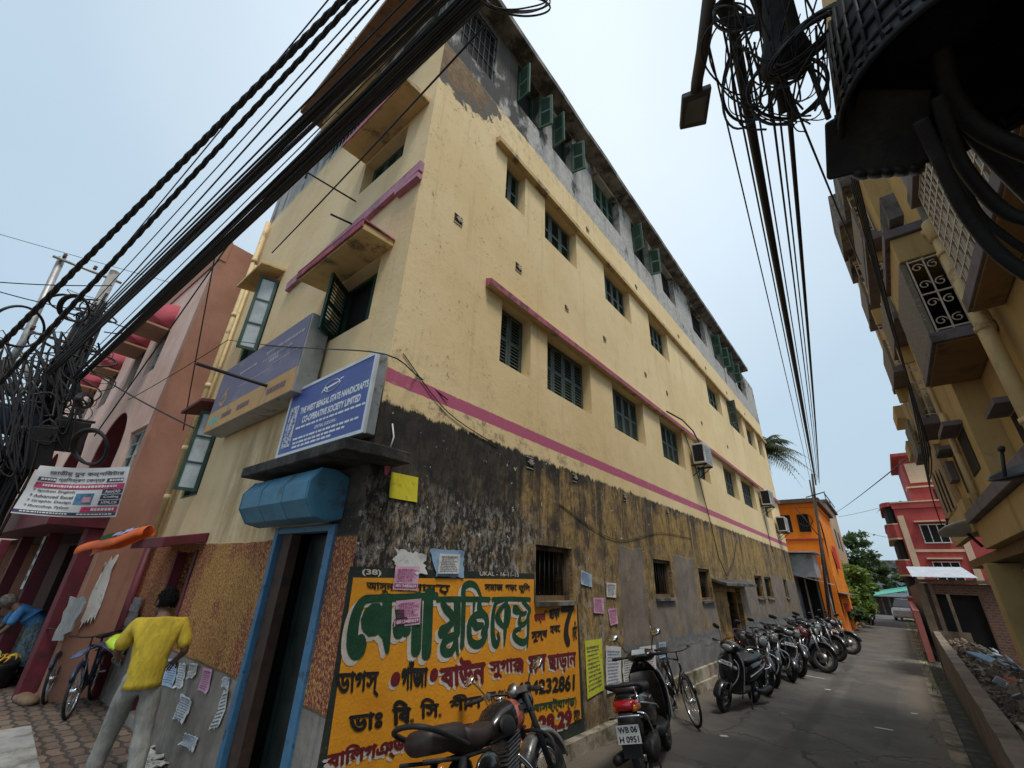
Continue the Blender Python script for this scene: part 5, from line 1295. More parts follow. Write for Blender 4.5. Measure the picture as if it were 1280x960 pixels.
mb = MB(); mb.bx(.75, 3, -1, 14, -.02, .62); o = mb.build('yard_ground', M_EARTH); o['kind'] = 'structure'
M_RUB1 = mat('rubble', (.22, .165, .125), .95, var=.5, sc=3, bump=.8, dirt=(.08, .06, .05), damt=.5)
mb = MB(); rr = random.Random(12)
for i in range(1500):
    y = 4.2+9*rr.random()**1.1; x = .5+.6*rr.random(); h = .86+.22*math.exp(-((x-.75)/.25)**2)+.08*mnoise.noise((x*3, y, 2)); s_ = .010+.030*rr.random()**3
    mb.box((x, y, h+s_*.3), (s_*2*(.6+rr.random()), s_*2*(.6+rr.random()), s_*1.4), (rr.random()*3, rr.random()*3, rr.random()*3))
nx, ny = 14, 90; vs = []
for i in range(ny+1):
    for j2 in range(nx+1):
        y, x = 4.0+9.4*i/ny, .46+.72*j2/nx; vs.append((x, y, .84+.22*math.exp(-((x-.75)/.25)**2)+.08*mnoise.noise((x*3, y, 2))+.035*mnoise.noise((x*14, y*9, 5))))
mb.add(vs, [(i*(nx+1)+j, i*(nx+1)+j+1, (i+1)*(nx+1)+j+1, (i+1)*(nx+1)+j) for i in range(ny) for j in range(nx)], True)
o = mb.build('rubble_heap', M_RUB1); tag(o, 'heap of broken brick and rubble behind the low boundary wall', 'rubble', kind='stuff')
mb = MB()
for i in range(70):
    y = 5.5+6.5*rr.random(); x = .55+.5*rr.random(); s_ = .02+.03*rr.random(); mb.box((x, y, 1.05+.04*rr.random()), (s_*2, s_*2.4, .012), (rr.random(), rr.random(), rr.random()*3))
o = mb.build('litter', mat('litter_mix', (.38, .40, .42), .6, var=.7, sc=1.2)); tag(o, 'scattered plastic litter lying on the rubble heap', 'litter', kind='stuff')
mb = MB(); mb.box((.80, 7.55, 1.06), (.16, .34, .07), (.1, .15, .5)); tag(mb.build('red_sack', mat('red_sack', (.38, .07, .05), .8, bump=.5, bsc=12), None, .03), 'flattened red sack lying on the rubble heap', 'sack')
mb = MB(); mb.box((.78, 9.6, 1.08), (.22, .8, .05), (.1, .1, .3)); tag(mb.build('blue_sheet', mat('blue_plastic_sheet', (.05, .14, .26), .5, bump=.5, bsc=12), None, .02), 'blue plastic sheet crumpled on the rubble heap', 'plastic sheet')
mb = MB(); mb.bx(.50, 1.15, 4.4, 5.75, .5, .97); mb.bx(.48, 1.2, 4.35, 5.8, .972, 1.0); tag(mb.build('water_tank', mat('pale_tank_cement', (.42, .37, .24), .9, var=.25, sc=3, dirt=(.12, .10, .07), damt=.55), None, .012), 'squat pale cement tank behind the low boundary wall', 'tank')
def mat_brick(name):
    n = NT(name); x, y, z = n.pos(); b = n.t.nodes.new('ShaderNodeTexBrick'); n.t.links.new(n.vec(x+y, z, 0.), b.inputs['Vector'])
    for i, c in enumerate(((.20, .085, .055), (.13, .06, .045), (.16, .14, .12))): b.inputs[1+i].default_value = (*c, 1)
    b.inputs['Scale'].default_value = 4.2; b.inputs['Mortar Size'].default_value = .03
    f = n.noise(n.pv, 7, 6); return n.out(n.mix(f.ss(.5, .7)*.6, X(n.t, b.outputs[0]), (.09, .065, .055)), .95, f, .5, .02)
BH = thing('brick_hut', 'unplastered brick hut with pale metal sheet roof beyond the low wall', 'hut', (1.2, 16.6, 0))
mb = MB(); grid_wall(mb, lambda u, v: Vector((u, 16.3, v)), [.48, 2.3], [0, 2.15], [(.75, 1.55, .6, 1.9)], .12, (0, -1, 0)); mb.quad((.48, 16.3, 0), (.48, 19, 0), (.48, 19, 2.15), (.48, 16.3, 2.15)); mb.build('wall', mat_brick('hut_brick'), BH, recalc=False)
mb = MB(); mb.bx(.76, 1.54, 16.42, 16.44, .6, 1.9); mb.build('window', M_DARK, BH)
mb = MB(); mb.bx(.42, .58, 16.2, 16.29, 0, 2.15); mb.bx(.66, .74, 16.22, 16.295, 0, 2.15); mb.bx(.44, 2.2, 16.18, 16.295, 2.16, 2.24); mb.build('post', mat('grey_wood', (.17, .13, .095), .9, var=.3), BH)
mb = MB(); k = 22
for i in range(k):
    a, b = lerp(.40, 1.62, i/k), lerp(.40, 1.62, (i+1)/k); za, zb_ = .006*(i % 2), .006*((i+1) % 2)
    mb.slab((a, 16.0, 2.28+za), (b, 16.0, 2.28+zb_), (b, 18.6, 2.62+zb_), (a, 18.6, 2.62+za), (0, 0, .012))
mb.build('roof_sheet', mat('galvanised_sheet', (.50, .53, .57), .45, .3, var=.1, dirt=(.3, .25, .2), damt=.2), BH)
mb = MB(); mb.bx(.55, 1.1, 15.6, 15.63, .3, 1.1); mb.bx(.9, .96, 15.5, 15.55, 0, 1.9); mb.build('boards', mat('grey_wood', (.17, .13, .095)), BH)
# ------------------------------------------------------------------ houses further up the alley
M_ORA = mat_wash('orange_wash', (.84, .205, .010), (.90, .25, .016), (.55, .14, .02))
M_RED = mat_wash('crimson_wash', (.33, .05, .048), (.40, .068, .062), (.18, .03, .03))
M_CRM = mat_wash('cream_trim', (.55, .40, .26), (.62, .46, .31), (.3, .22, .15))
M_BRO = mat('brown_slab', (.11, .075, .055), .9, var=.25)
M_TINS = mat('grey_tin', (.33, .35, .36), .55, .2, var=.2, sc=2, dirt=(.2, .15, .11), damt=.4, dsc=1.5)
def boxes(parent, name, m, *bs, bevel=0.):
    for b in bs: q = MB(); q.bx(*b); q.build(name, m, parent, bevel)
OR = thing('orange_house', 'bright orange two storey house with brown flat roof past the yellow building', 'house', (-4, 27, 0))
boxes(OR, 'wall', M_ORA, (-8, -2.2, 27, 33.5, 0, 5.75)); boxes(OR, 'roof_slab', M_BRO, (-8.3, -1.95, 26.7, 33.8, 5.95, 6.15)); boxes(OR, 'fascia', M_ORA, (-8.1, -2.15, 26.93, 33.6, 5.752, 5.948))
for x0, x1 in ((-4.2, -3.4), (-3.1, -2.6)):
    mb = MB(); mb.bx(x0, x1, 26.985, 26.998, 4.55, 5.4); o = mb.build('window', M_DARK, OR); mb = MB()
    for i in range(5): mb.bx(lerp(x0, x1, (i+.5)/5)-.012, lerp(x0, x1, (i+.5)/5)+.012, 26.96, 26.983, 4.55, 5.4)
    mb.build('window_bars', M_IRON, o)
mb = MB(); mb.torus((-2.75, 26.9, 5.1), .3, .02, 'y'); mb.build('ring_ornament', M_IRON, OR)
boxes(OR, 'string_course', M_RED, (-8, -2.19, 26.95, 26.998, 4.15, 4.22))
mb = MB(); k = 18; vs = []
for j in range(9):
    for i in range(k+1): z = lerp(5.2, 1.0, j/8); vs.append((-2.16+.08*math.sin(i*1.9)*(j/8)+.03*math.sin(i*4.1+j), lerp(27.2, 33, i/k), z))
fs = [(j*(k+1)+i, j*(k+1)+i+1, (j+1)*(k+1)+i+1, (j+1)*(k+1)+i) for j in range(8) for i in range(k)]
mb.add(vs, fs, True); tag(mb.build('orange_tarpaulin', mat('orange_tarp', (.74, .22, .015), .7, var=.15, sc=2, bump=.5, bsc=4), recalc=False), 'orange tarpaulin hanging down the alley side of the orange house', 'tarpaulin')
mb = MB(); mb.slab((-2.05, 28.5, 4.0), (-2.05, 30, 4.0), (-2.03, 30, 2.9), (-2.03, 28.5, 2.9), (.02, 0, 0)); tag(mb.build('red_cloth', mat('red_cloth', (.5, .01, .025), .85)), 'red cloth hung over the orange tarpaulin', 'cloth')
SHD = thing('tin_shed', 'grey tin shed with dark openings between the yellow building and the orange house', 'shed', (-3, 25.8, 0))
boxes(SHD, 'wall', M_TINS, (-3.9, -2.65, 25.2, 26.85, 2.4, 3.4), (-3.9, -3.55, 25.0, 26.85, 0, 2.39)); boxes(SHD, 'roof', M_TINS, (-4.1, -2.45, 24.95, 26.9, 3.43, 3.5), bevel=.01)
boxes(SHD, 'opening', M_DARK, (-3.54, -2.75, 26.2, 26.3, 0, 2.38)); boxes(SHD, 'post', mat('grey_wood', (.17, .13, .095)), (-2.75, -2.68, 25.2, 25.28, 0, 2.39), (-3.2, -3.14, 25.2, 25.28, 0, 2.39))
mb = MB(); mb.slab((-3.6, 25.0, 2.5), (-3.6, 26.6, 2.5), (-2.15, 26.6, 2.1), (-2.15, 25.0, 2.1), (0, 0, .03)); mb.build('awning', M_TINS, SHD)
mb = MB(); mb.slab((-3.0, 27.1, 1.95), (-3.0, 31, 1.95), (-1.75, 31, 1.7), (-1.75, 27.1, 1.7), (0, 0, .03)); tag(mb.build('tin_awning', mat('dark_tin', (.12, .11, .10), .7)), 'dark tin awning at the foot of the orange house', 'awning')
mb = MB(); mb.bx(-2.2, -1.9, 27.6, 28, 1.0, 1.35); tag(mb.build('red_box', mat('red_box_paint', (.45, .06, .03), .7), None, .03), 'red box hung beneath the dark tin awning', 'box')
CH = thing('cream_house', 'narrow cream house with clutter of pipes behind the orange house', 'house', (-3, 40, 0))
boxes(CH, 'wall', M_CRM, (-8, -2.35, 37, 44, 0, 7.4)); boxes(CH, 'roof_slab', M_CONC, (-8.1, -2.2, 36.8, 44.1, 7.41, 7.6)); boxes(CH, 'window', M_DARK, (-2.352, -2.345, 38, 39.2, 4.5, 5.8), (-2.352, -2.345, 40.5, 41.6, 4.5, 5.8))
boxes(CH, 'railing', M_IRON, (-2.3, -2.25, 36.9, 44, 8.0, 8.05), (-2.3, -2.25, 36.9, 36.95, 7.61, 8.05), (-2.3, -2.25, 40, 40.05, 7.61, 8.05))
RB_ = thing('red_apartment_building', 'crimson four storey apartment building with cream pilasters and rounded balconies on the right', 'building', (3, 36, 0))
boxes(RB_, 'wall', M_RED, (1.05, 9, 36, 46, 0, 6.6)); boxes(RB_, 'parapet', M_RED, (1.0, 9.05, 35.93, 46.1, 6.61, 6.95)); boxes(RB_, 'cornice', M_CRM, (.98, 9.1, 35.9, 46.1, 6.955, 7.03))
boxes(RB_, 'pilaster', M_CRM, (1.12, 1.42, 35.93, 35.998, 0, 6.2), (3.55, 3.85, 35.93, 35.998, 0, 6.2)); boxes(RB_, 'string_course', M_CRM, (1.43, 3.54, 35.95, 35.998, 4.12, 4.26))
for z0 in (2.6, 4.65):
    mb = MB(); mb.bx(2.0, 3.1, 35.96, 35.998, z0, z0+.95); o = mb.build('window', M_DARK, RB_); mb = MB()
    for q in ((1.96, 3.14, z0-.06, z0-.01), (1.96, 3.14, z0+.955, z0+1.0)): mb.bx(q[0], q[1], 35.9, 35.955, q[2], q[3])
    for i in range(4): mb.bx(2.0+1.1*i/3-.02, 2.0+1.1*i/3+.02, 35.92, 35.955, z0, z0+.95)
    mb.build('window_frame', M_WHITE, o); boxes(RB_, 'window_hood', M_CRM, (1.8, 3.3, 35.7, 35.997, z0+1.12, z0+1.2))
for i, z0 in enumerate((.9, 2.9, 4.95)):
    pr = lambda r_: [(1.05, 0), (1.05-r_*.35, -.05), (1.05-r_*.8, .25), (1.05-r_, .9), (1.05-r_, 6), (1.05, 6)]
    mb = MB(); mb.prism([(u, 36+v) for u, v in pr(.62)], (0, 0, z0), (1, 0, 0), (0, 1, 0), (0, 0, .75)); mb.build('balcony', M_RED, RB_)
    mb = MB(); mb.prism([(u, 36+v) for u, v in pr(.68)], (0, 0, z0-.1), (1, 0, 0), (0, 1, 0), (0, 0, .09)); mb.prism([(u, 36+v) for u, v in pr(.67)], (0, 0, z0+.76), (1, 0, 0), (0, 1, 0), (0, 0, .06)); mb.build('balcony_trim', M_CRM, RB_)
    mb = MB(); mb.prism([(u, 36.2+v) for u, v in pr(.45)], (0, 0, z0+.83), (1, 0, 0), (0, 1, 0), (0, 0, 1.0)); mb.build('balcony_opening', M_DARK, RB_)
    if i < 2: continue
    mb = MB(); mb.prism([(u, 36+v) for u, v in pr(.6)], (0, 0, z0+1.84), (1, 0, 0), (0, 1, 0), (0, 0, .25)); mb.build('balcony', M_RED, RB_)
boxes(RB_, 'roof_tower', M_RED, (2.3, 9, 39, 45, 7.04, 10.4)); boxes(RB_, 'roof_tower', M_CRM, (2.45, 9, 38.9, 38.99, 8.6, 9.9)); boxes(RB_, 'roof_terrace', M_RED, (2.2, 9, 37.6, 38.99, 7.04, 8.05)); boxes(RB_, 'cornice', M_CRM, (2.1, 9.1, 37.5, 39, 8.06, 8.15)); boxes(RB_, 'window', M_DARK, (3.3, 4.1, 37.58, 37.599, 7.2, 7.9))
boxes(RB_, 'roof_tower', M_RED, (1.9, 9, 38.6, 45.4, 10.41, 10.6))
mb = MB(); mb.slab((.25, 20, 0), (.35, 33, 0), (.35, 33, 1.5), (.25, 20, 1.4), (.15, 0, 0)); tag(mb.build('red_wall', mat_wash('faded_red_wall', (.30, .08, .07), (.4, .14, .12), (.12, .05, .04))), 'faded red boundary wall beyond the brick hut', 'wall')
mb = MB(); mb.bx(.6, 8, 20.5, 35, 0, 2.2); tag(mb.build('lean_to', mat_brick('lean_to_brick')), 'dark brick lean-to between the hut and the red building', 'shed')
# green roofed shed, pale house, further blocks where the alley bends
GS = thing('green_roof_shed', 'timber shed with a sea-green roof where the alley bends', 'shed', (-.6, 56, 0))
boxes(GS, 'wall', mat('shed_board', (.10, .085, .075), .9, var=.4), (-1.9, 2.2, 56, 60, 0, 1.5)); boxes(GS, 'post', mat('grey_wood', (.17, .13, .095)), *[(-1.8+i*.5, -1.7+i*.5, 55.6, 55.7, 0, 1.5) for i in range(5)])
mb = MB(); mb.slab((-2.1, 55.2, 1.45), (1.2, 55.2, 2.15), (1.2, 60.5, 2.5), (-2.1, 60.5, 1.85), (0, 0, .05)); mb.build('roof', mat('sea_green_roof', (.06, .33, .22), .6), GS)
PH = thing('pale_house', 'small pale blue-white house behind the green roofed shed', 'house', (-.6, 66, 0))
boxes(PH, 'wall', mat('pale_blue_wash', (.42, .47, .52), .9, var=.1), (-2.4, 1.2, 66, 72, 0, 3.3)); boxes(PH, 'window', M_DARK, (-1.1, -.4, 65.96, 65.995, 1.9, 2.6))
mb = MB(); mb.prism([(-2.6, 3.3), (1.4, 3.3), (-.6, 4.3)], (0, 65.6, 0), (1, 0, 0), (0, 0, 1), (0, 6.8, 0)); mb.build('roof', mat('pale_tin', (.40, .42, .45), .6), PH)
FB = thing('grey_block', 'grey flat roofed block far behind the pale house', 'building', (-1, 90, 0)); boxes(FB, 'wall', M_CONC, (-7, 6, 90, 98, 0, 6.3)); boxes(FB, 'window', M_DARK, *[(-3+i*1.6, -2.2+i*1.6, 89.95, 89.99, 4.2, 5.2) for i in range(3)])

# ------------------------------------------------------------------ trees
def mat_leaf(name, a, b, d):
    n = NT(name); n.pos('obj'); oi = n.t.nodes.new('ShaderNodeNewGeometry').outputs['Random Per Island']
    f = n.noise(n.pv, 1.1, 3); col = n.mix(X(n.t, oi), a, b); col = n.mix(f.ss(.4, .6)*.5, col, d)
    m = n.out(col, .55); tb = n.t.nodes.new('ShaderNodeBsdfTranslucent'); n.t.links.new(col.s, tb.inputs[0]); ms = n.t.nodes.new('ShaderNodeMixShader'); ms.inputs[0].default_value = .4
    n.t.links.new(n.b.outputs[0], ms.inputs[1]); n.t.links.new(tb.outputs[0], ms.inputs[2]); n.t.links.new(ms.outputs[0], n.t.nodes['Material Output'].inputs[0])
    return m
L_DARK = mat_leaf('dark_leaf', (.04, .085, .028), (.11, .175, .055), (.06, .10, .035))
L_MID = mat_leaf('mid_leaf', (.11, .19, .03), (.25, .36, .07), (.14, .22, .04))
L_PALM = mat_leaf('palm_leaf', (.035, .055, .018), (.085, .105, .035), (.05, .07, .025))
M_BARK = mat('bark', (.12, .09, .065), .95, var=.35, sc=6, bump=.8, bsc=14)
def tree(name, label, cat, base, H, crown, n, s_, m, seed, group=None, trunk=.14):
    r_ = random.Random(seed); root = thing(name, label, cat, tuple(base), group); base = Vector(base)
    mb = MB(); tips = []
    top = base+Vector((.2*r_.uniform(-1, 1), .2, H*.55)); mb.tube(cat_rom([base-Vector((0, 0, .1)), base+Vector((.05, 0, H*.3)), top]), [lerp(trunk, trunk*.55, i/12) for i in range(13)], 8)
    cl = []
    for c, R_ in crown:
        c = base+Vector(c); mb.tube(cat_rom([top, (top+c)/2+Vector((0, 0, .15)), c]), [lerp(trunk*.5, .015, i/12) for i in range(13)], 6)
        for k in range(max(5, int(9*R_))):
            d = Vector((r_.gauss(0, 1), r_.gauss(0, 1), r_.gauss(0, .8))); d.normalize(); cl.append((c+d*R_*r_.uniform(.35, .95), R_*r_.uniform(.22, .42)))
    mb.build('trunk', M_BARK, root, recalc=False)
    vs = []; fs = []
    for i in range(n):
        c, R_ = cl[r_.randrange(len(cl))]
        d = Vector((r_.gauss(0, 1), r_.gauss(0, 1), r_.gauss(0, .7)))*.55; p = c+d*R_
        a = Vector((r_.gauss(0, 1), r_.gauss(0, 1), r_.gauss(0, .5)-.35)).normalized(); b = a.cross(Vector((r_.gauss(0, 1), r_.gauss(0, 1), r_.gauss(0, 1)))).normalized(); q = s_*r_.uniform(.6, 1.3)
        k = len(vs); vs += [p-a*q, p+b*q*.42, p+a*q, p-b*q*.42]; fs.append((k, k+1, k+2, k+3))
    mb = MB(); mb.add(vs, fs); mb.build('crown', m, root, recalc=False)
tree('broad_tree', 'tall dark round-leaved tree rising behind the cream house', 'tree', (-2.9, 50, 0), 6.5, [((.6, 0, 4.6), 1.5), ((1.4, .5, 5.6), 1.1), ((.1, 0, 6.1), 1.2), ((1.9, 0, 4.2), 1.0), ((-.8, 0, 5.2), 1.2), ((1.2, 0, 3.2), 1.1), ((2.2, 0, 3.1), .8)], 5200, .17, L_DARK, 3)
tree('leafy_bush', 'bright green leafy tree leaning over the alley beside the orange house', 'tree', (-2.5, 34.5, 0), 3.2, [((.5, 0, 2.6), 1.0), ((1.1, .5, 2.0), .9), ((0, 1.5, 2.9), .9), ((.2, -1, 1.8), .8), ((.8, -.5, 2.9), .6), ((1.1, 0, 1.1), .7), ((.4, -2, 1.2), .6)], 5200, .14, L_MID, 4)
tree('low_shrub', 'low tangled shrub at the foot of the bright green tree', 'shrub', (-2.2, 30, 0), 1.2, [((.1, 0, .7), .5), ((.3, 1.2, .7), .5), ((.1, 2.5, .8), .5)], 1500, .10, L_DARK, 5, trunk=.05)
tree('far_tree', 'dark tree behind the red building at the bend', 'tree', (.9, 62, 0), 5, [((0, 0, 3.4), 1.2), ((-.8, 0, 2.8), .9), ((.6, 0, 4.2), 1.0)], 1500, .2, L_DARK, 6)
def palm(label, base, H, n, L, seed, lean=(0, 0)):
    r_ = random.Random(seed); root = thing('palm_tree', label, 'palm tree', tuple(base)); base = Vector(base); top = base+Vector((lean[0], lean[1], H))
    mb = MB(); mb.tube(cat_rom([base, (base+top)/2+Vector((.1, 0, 0)), top]), [lerp(.16, .10, i/12) for i in range(13)], 8); mb.build('trunk', M_BARK, root, recalc=False)
    for i in range(n):
        az = 2*PI*i/n+r_.uniform(-.3, .3); el = r_.uniform(-.1, 1.1); mb = MB()
        d = Vector((math.cos(az)*math.cos(el), math.sin(az)*math.cos(el), math.sin(el))); pts = []
        for k in range(13): t = k/12; pts.append(top+d*L*t+Vector((0, 0, -L*.85*t*t*(.5+.5*math.cos(el)))))
        mb.tube(pts, [lerp(.03, .006, k/12) for k in range(13)], 4)
        for k in range(2, 13):
            for m_ in range(2):
                t = (pts[k]-pts[k-1]).normalized(); s0 = t.cross(Vector((0, 0, 1))).normalized()
                for s_ in (-1, 1):
                    p = pts[k-1].lerp(pts[k], m_*.5); ln = L*.28*math.sin(PI*min(1, .15+k/13.5)); e_ = p+s0*s_*ln*.75+t*ln*.5+Vector((0, 0, -ln*(.35+.35*r_.random())))
                    mb.add([p-t*.045, p+t*.045, e_], [(0, 1, 2)])
        mb.build('frond', L_PALM, root, recalc=False)
palm('coconut palm with drooping fronds behind the far end of the yellow building', (-5.6, 30.0, 0), 9.7, 34, 3.0, 8, (1.0, 0))
palm('thin palm behind the red apartment building', (2.0, 58, 0), 9.5, 10, 2.2, 9)
# flowering pots, stones along the left edge of the alley
mb = MB(); rr = random.Random(2)
for i in range(60): y = rr.uniform(25.5, 44); mb.ell((edge_at(LE, y)+rr.uniform(-.05, .18), y, .03), (.05+.09*rr.random(), .06+.1*rr.random(), .05+.06*rr.random()), 6, 4)
o = mb.build('loose_stones', M_RUB1); tag(o, 'loose stones and debris along the left edge of the far alley', 'stones', kind='stuff')
mb = MB(); rr = random.Random(6)
for i in range(900):
    if rr.random() < .5: y = rr.uniform(14, 50); x = edge_at(RE, y)+rr.uniform(-.02, .3)
    else: y = rr.uniform(25, 50); x = edge_at(LE, y)+rr.uniform(-.25, .1)
    h = .04+.1*rr.random(); a = rr.random()*6.3; mb.add([(x-.012*math.cos(a), y-.012*math.sin(a), 0), (x+.012*math.cos(a), y+.012*math.sin(a), 0), (x+.04*math.cos(a*2), y+.04*math.sin(a*2), h)], [(0, 1, 2)])
o = mb.build('weeds', L_MID, recalc=False); tag(o, 'short weeds growing along the edges of the far alley', 'weeds', kind='stuff')
# white paint scraps and flattened litter on the road
M_LIT = mat('pale_litter', (.55, .53, .48), .7, var=.2)
for i, (px, py, a, l_, w__, lb) in enumerate(((1105, 911, .1, .22, .05, 'long pale paper strip lying on the road in front of the low wall'), (905, 920, .6, .10, .06, 'white scrap on the road between the two nearest scooters'), (1035, 862, .4, .10, .07, 'pale scrap on the road beside the second scooter'), (1143, 892, .2, .09, .06, 'pale scrap near the drain on the right of the road'), (1015, 846, -.2, .5, .05, 'pale scuffed strip on the road by the parked motorcycles'))):
    p = onz(px, py, .006); mb = MB(); mb.box(p, (l_, w__, .006), (0, 0, a)); tag(mb.build('paper_scrap', M_LIT), lb, 'litter')
# ------------------------------------------------------------------ two-wheelers
M_BLK = mat('black_gloss_paint', (.008, .008, .009), .22, var=.2, sc=4, coat=.5, dirt=(.05, .045, .04), damt=.16, dsc=5)
M_BLKM = mat('black_matt_plastic', (.014, .014, .014), .6, var=.25, sc=8, dirt=(.06, .055, .05), damt=.25, dsc=6)
M_SEAT = mat('black_seat_vinyl', (.020, .018, .018), .48, var=.2, sc=10, bump=.15, bsc=120)
M_BSEAT = mat('dark_brown_seat_vinyl', (.040, .026, .022), .5, var=.2, sc=10, bump=.15, bsc=120)
M_ALU = mat('cast_alloy', (.34, .34, .34), .38, .85, var=.2, sc=12, dirt=(.10, .09, .08), damt=.4, dsc=8)
M_MIRR = mat('mirror_glass', (.9, .92, .95), .03, 1., var=.02)
M_LAMP = mat('lamp_glass', (.25, .26, .26), .08, var=.1, coat=1.)
M_TAIL = mat('red_lamp_lens', (.42, .006, .012), .15, var=.1, coat=1.)
M_AMBL = mat('amber_lamp_lens', (.55, .16, .01), .2, var=.1, coat=.8)
M_PLATE = mat('number_plate_white', (.62, .62, .60), .5, var=.05)
M_SILV = mat('silver_trim', (.52, .52, .53), .3, .6, var=.08)
def mat_tank(name, base, band, front):
    n = NT(name); x, y, z = n.pos('obj'); f = n.noise(n.pv, 6, 4)
    c = n.mix(f.ss(.3, .7), tuple(v*.8 for v in base), base)
    if band:
        c = n.mix(y.ss(.19, .197), c, band); c = n.mix(y.ss(.285, .292), c, front)
    m = n.out(c, .25); n.b.inputs['Coat Weight'].default_value = .6; n.b.inputs['Metallic'].default_value = .25
    return m
def wheel(root, c, R_, tw, spokes, name='wheel', disc=True):
    c = Vector(c); mb = MB()
    mb.torus(c, R_-tw*1.15, tw*.34, 'x', 36, 8); mb.cyl(c+Vector((-.06, 0, 0)), c+Vector((.06, 0, 0)), .035, n=12); 
    if disc: mb.cyl(c+Vector((.058, 0, 0)), c+Vector((.064, 0, 0)), .11, n=20)
    for i in range(spokes):
        a = 2*PI*i/spokes; d = Vector((0, math.cos(a), math.sin(a)))
        if spokes < 12: mb.tube([c+d*.03, c+d*(R_-tw*1.1)], [.018, .012], 6)
        else: mb.tube([c+d*.02+Vector((.03*(-1)**i, 0, 0)), c+Vector((0, math.cos(a+.25), math.sin(a+.25)))*(R_-tw*1.1)], .0022, 3)
    w_ = mb.build(name, M_ALU if spokes < 12 else M_CHROME, root, recalc=False)
    mb = MB(); mb.torus(c, R_-tw*.55, tw*.55, 'x', 40, 10); mb.build('tyre', M_RUB, w_, recalc=False)
    return w_
def arc_fender(c, R_, w_, a0, a1, k=14):
    mb = MB(); c = Vector(c); rings_ = []
    for i in range(k+1):
        a = lerp(a0, a1, i/k); d = Vector((0, math.cos(a), math.sin(a))); ww = w_*(1 if 0 < i < k else .8)
        rings_.append([c+d*(R_+dr)+Vector((x, 0, 0)) for x, dr in ((-ww, -.035), (-ww*.92, .0), (-ww*.5, .022), (0, .028), (ww*.5, .022), (ww*.92, 0), (ww, -.035), (ww*.9, -.036), (ww*.5, .010), (0, .016), (-ww*.5, .010), (-ww*.9, -.036))])
    return mb.loft(rings_)
def mirror(root, foot, top, R_, n_, oval=1.3):
    mb = MB(); foot, top = Vector(foot), Vector(top); mb.tube(cat_rom([foot, (foot+top)/2+Vector((0, -.02, .03)), top]), .006, 6)
    q = Vector(n_).normalized().to_track_quat('Z', 'Y').to_matrix().to_4x4(); M_ = Matrix.Translation(top) @ q
    sx = Matrix.Diagonal((oval, 1, 1, 1)); M_ = M_ @ sx
    mb.lathe([(.01, -.022), (R_*.7, -.018), (R_, .0), (R_*.96, .003)], 18, M_, close=True)
    o = mb.build('mirror', M_BLKM, root, recalc=False)
    mb = MB(); mb.lathe([(R_*.92, .0035), (R_*.4, .0045), (.002, .0047)], 18, M_); mb.build('mirror_glass', M_MIRR, o, recalc=True)
def plate(root, c, w_, h, lines, nrm, up_=(0, 0, 1)):
    c, nrm, up_ = Vector(c), Vector(nrm).normalized(), Vector(up_).normalized(); U = up_.cross(nrm).normalized(); up_ = nrm.cross(U)
    mb = MB(); mb.box(c, (w_, .006, h), Matrix((U, -nrm, up_)).transposed()); o = mb.build('number_plate', M_PLATE, root, .002)
    mb = MB(); O = c+nrm*.0045; hh = h/len(lines)
    for i, t in enumerate(lines): put_line(mb, t, O, U, up_, 0, h/2-hh*(i+.84), hh*.68, w_*.82, .03, True)
    mb.build('plate_lettering', M_BLK, o, recalc=False)
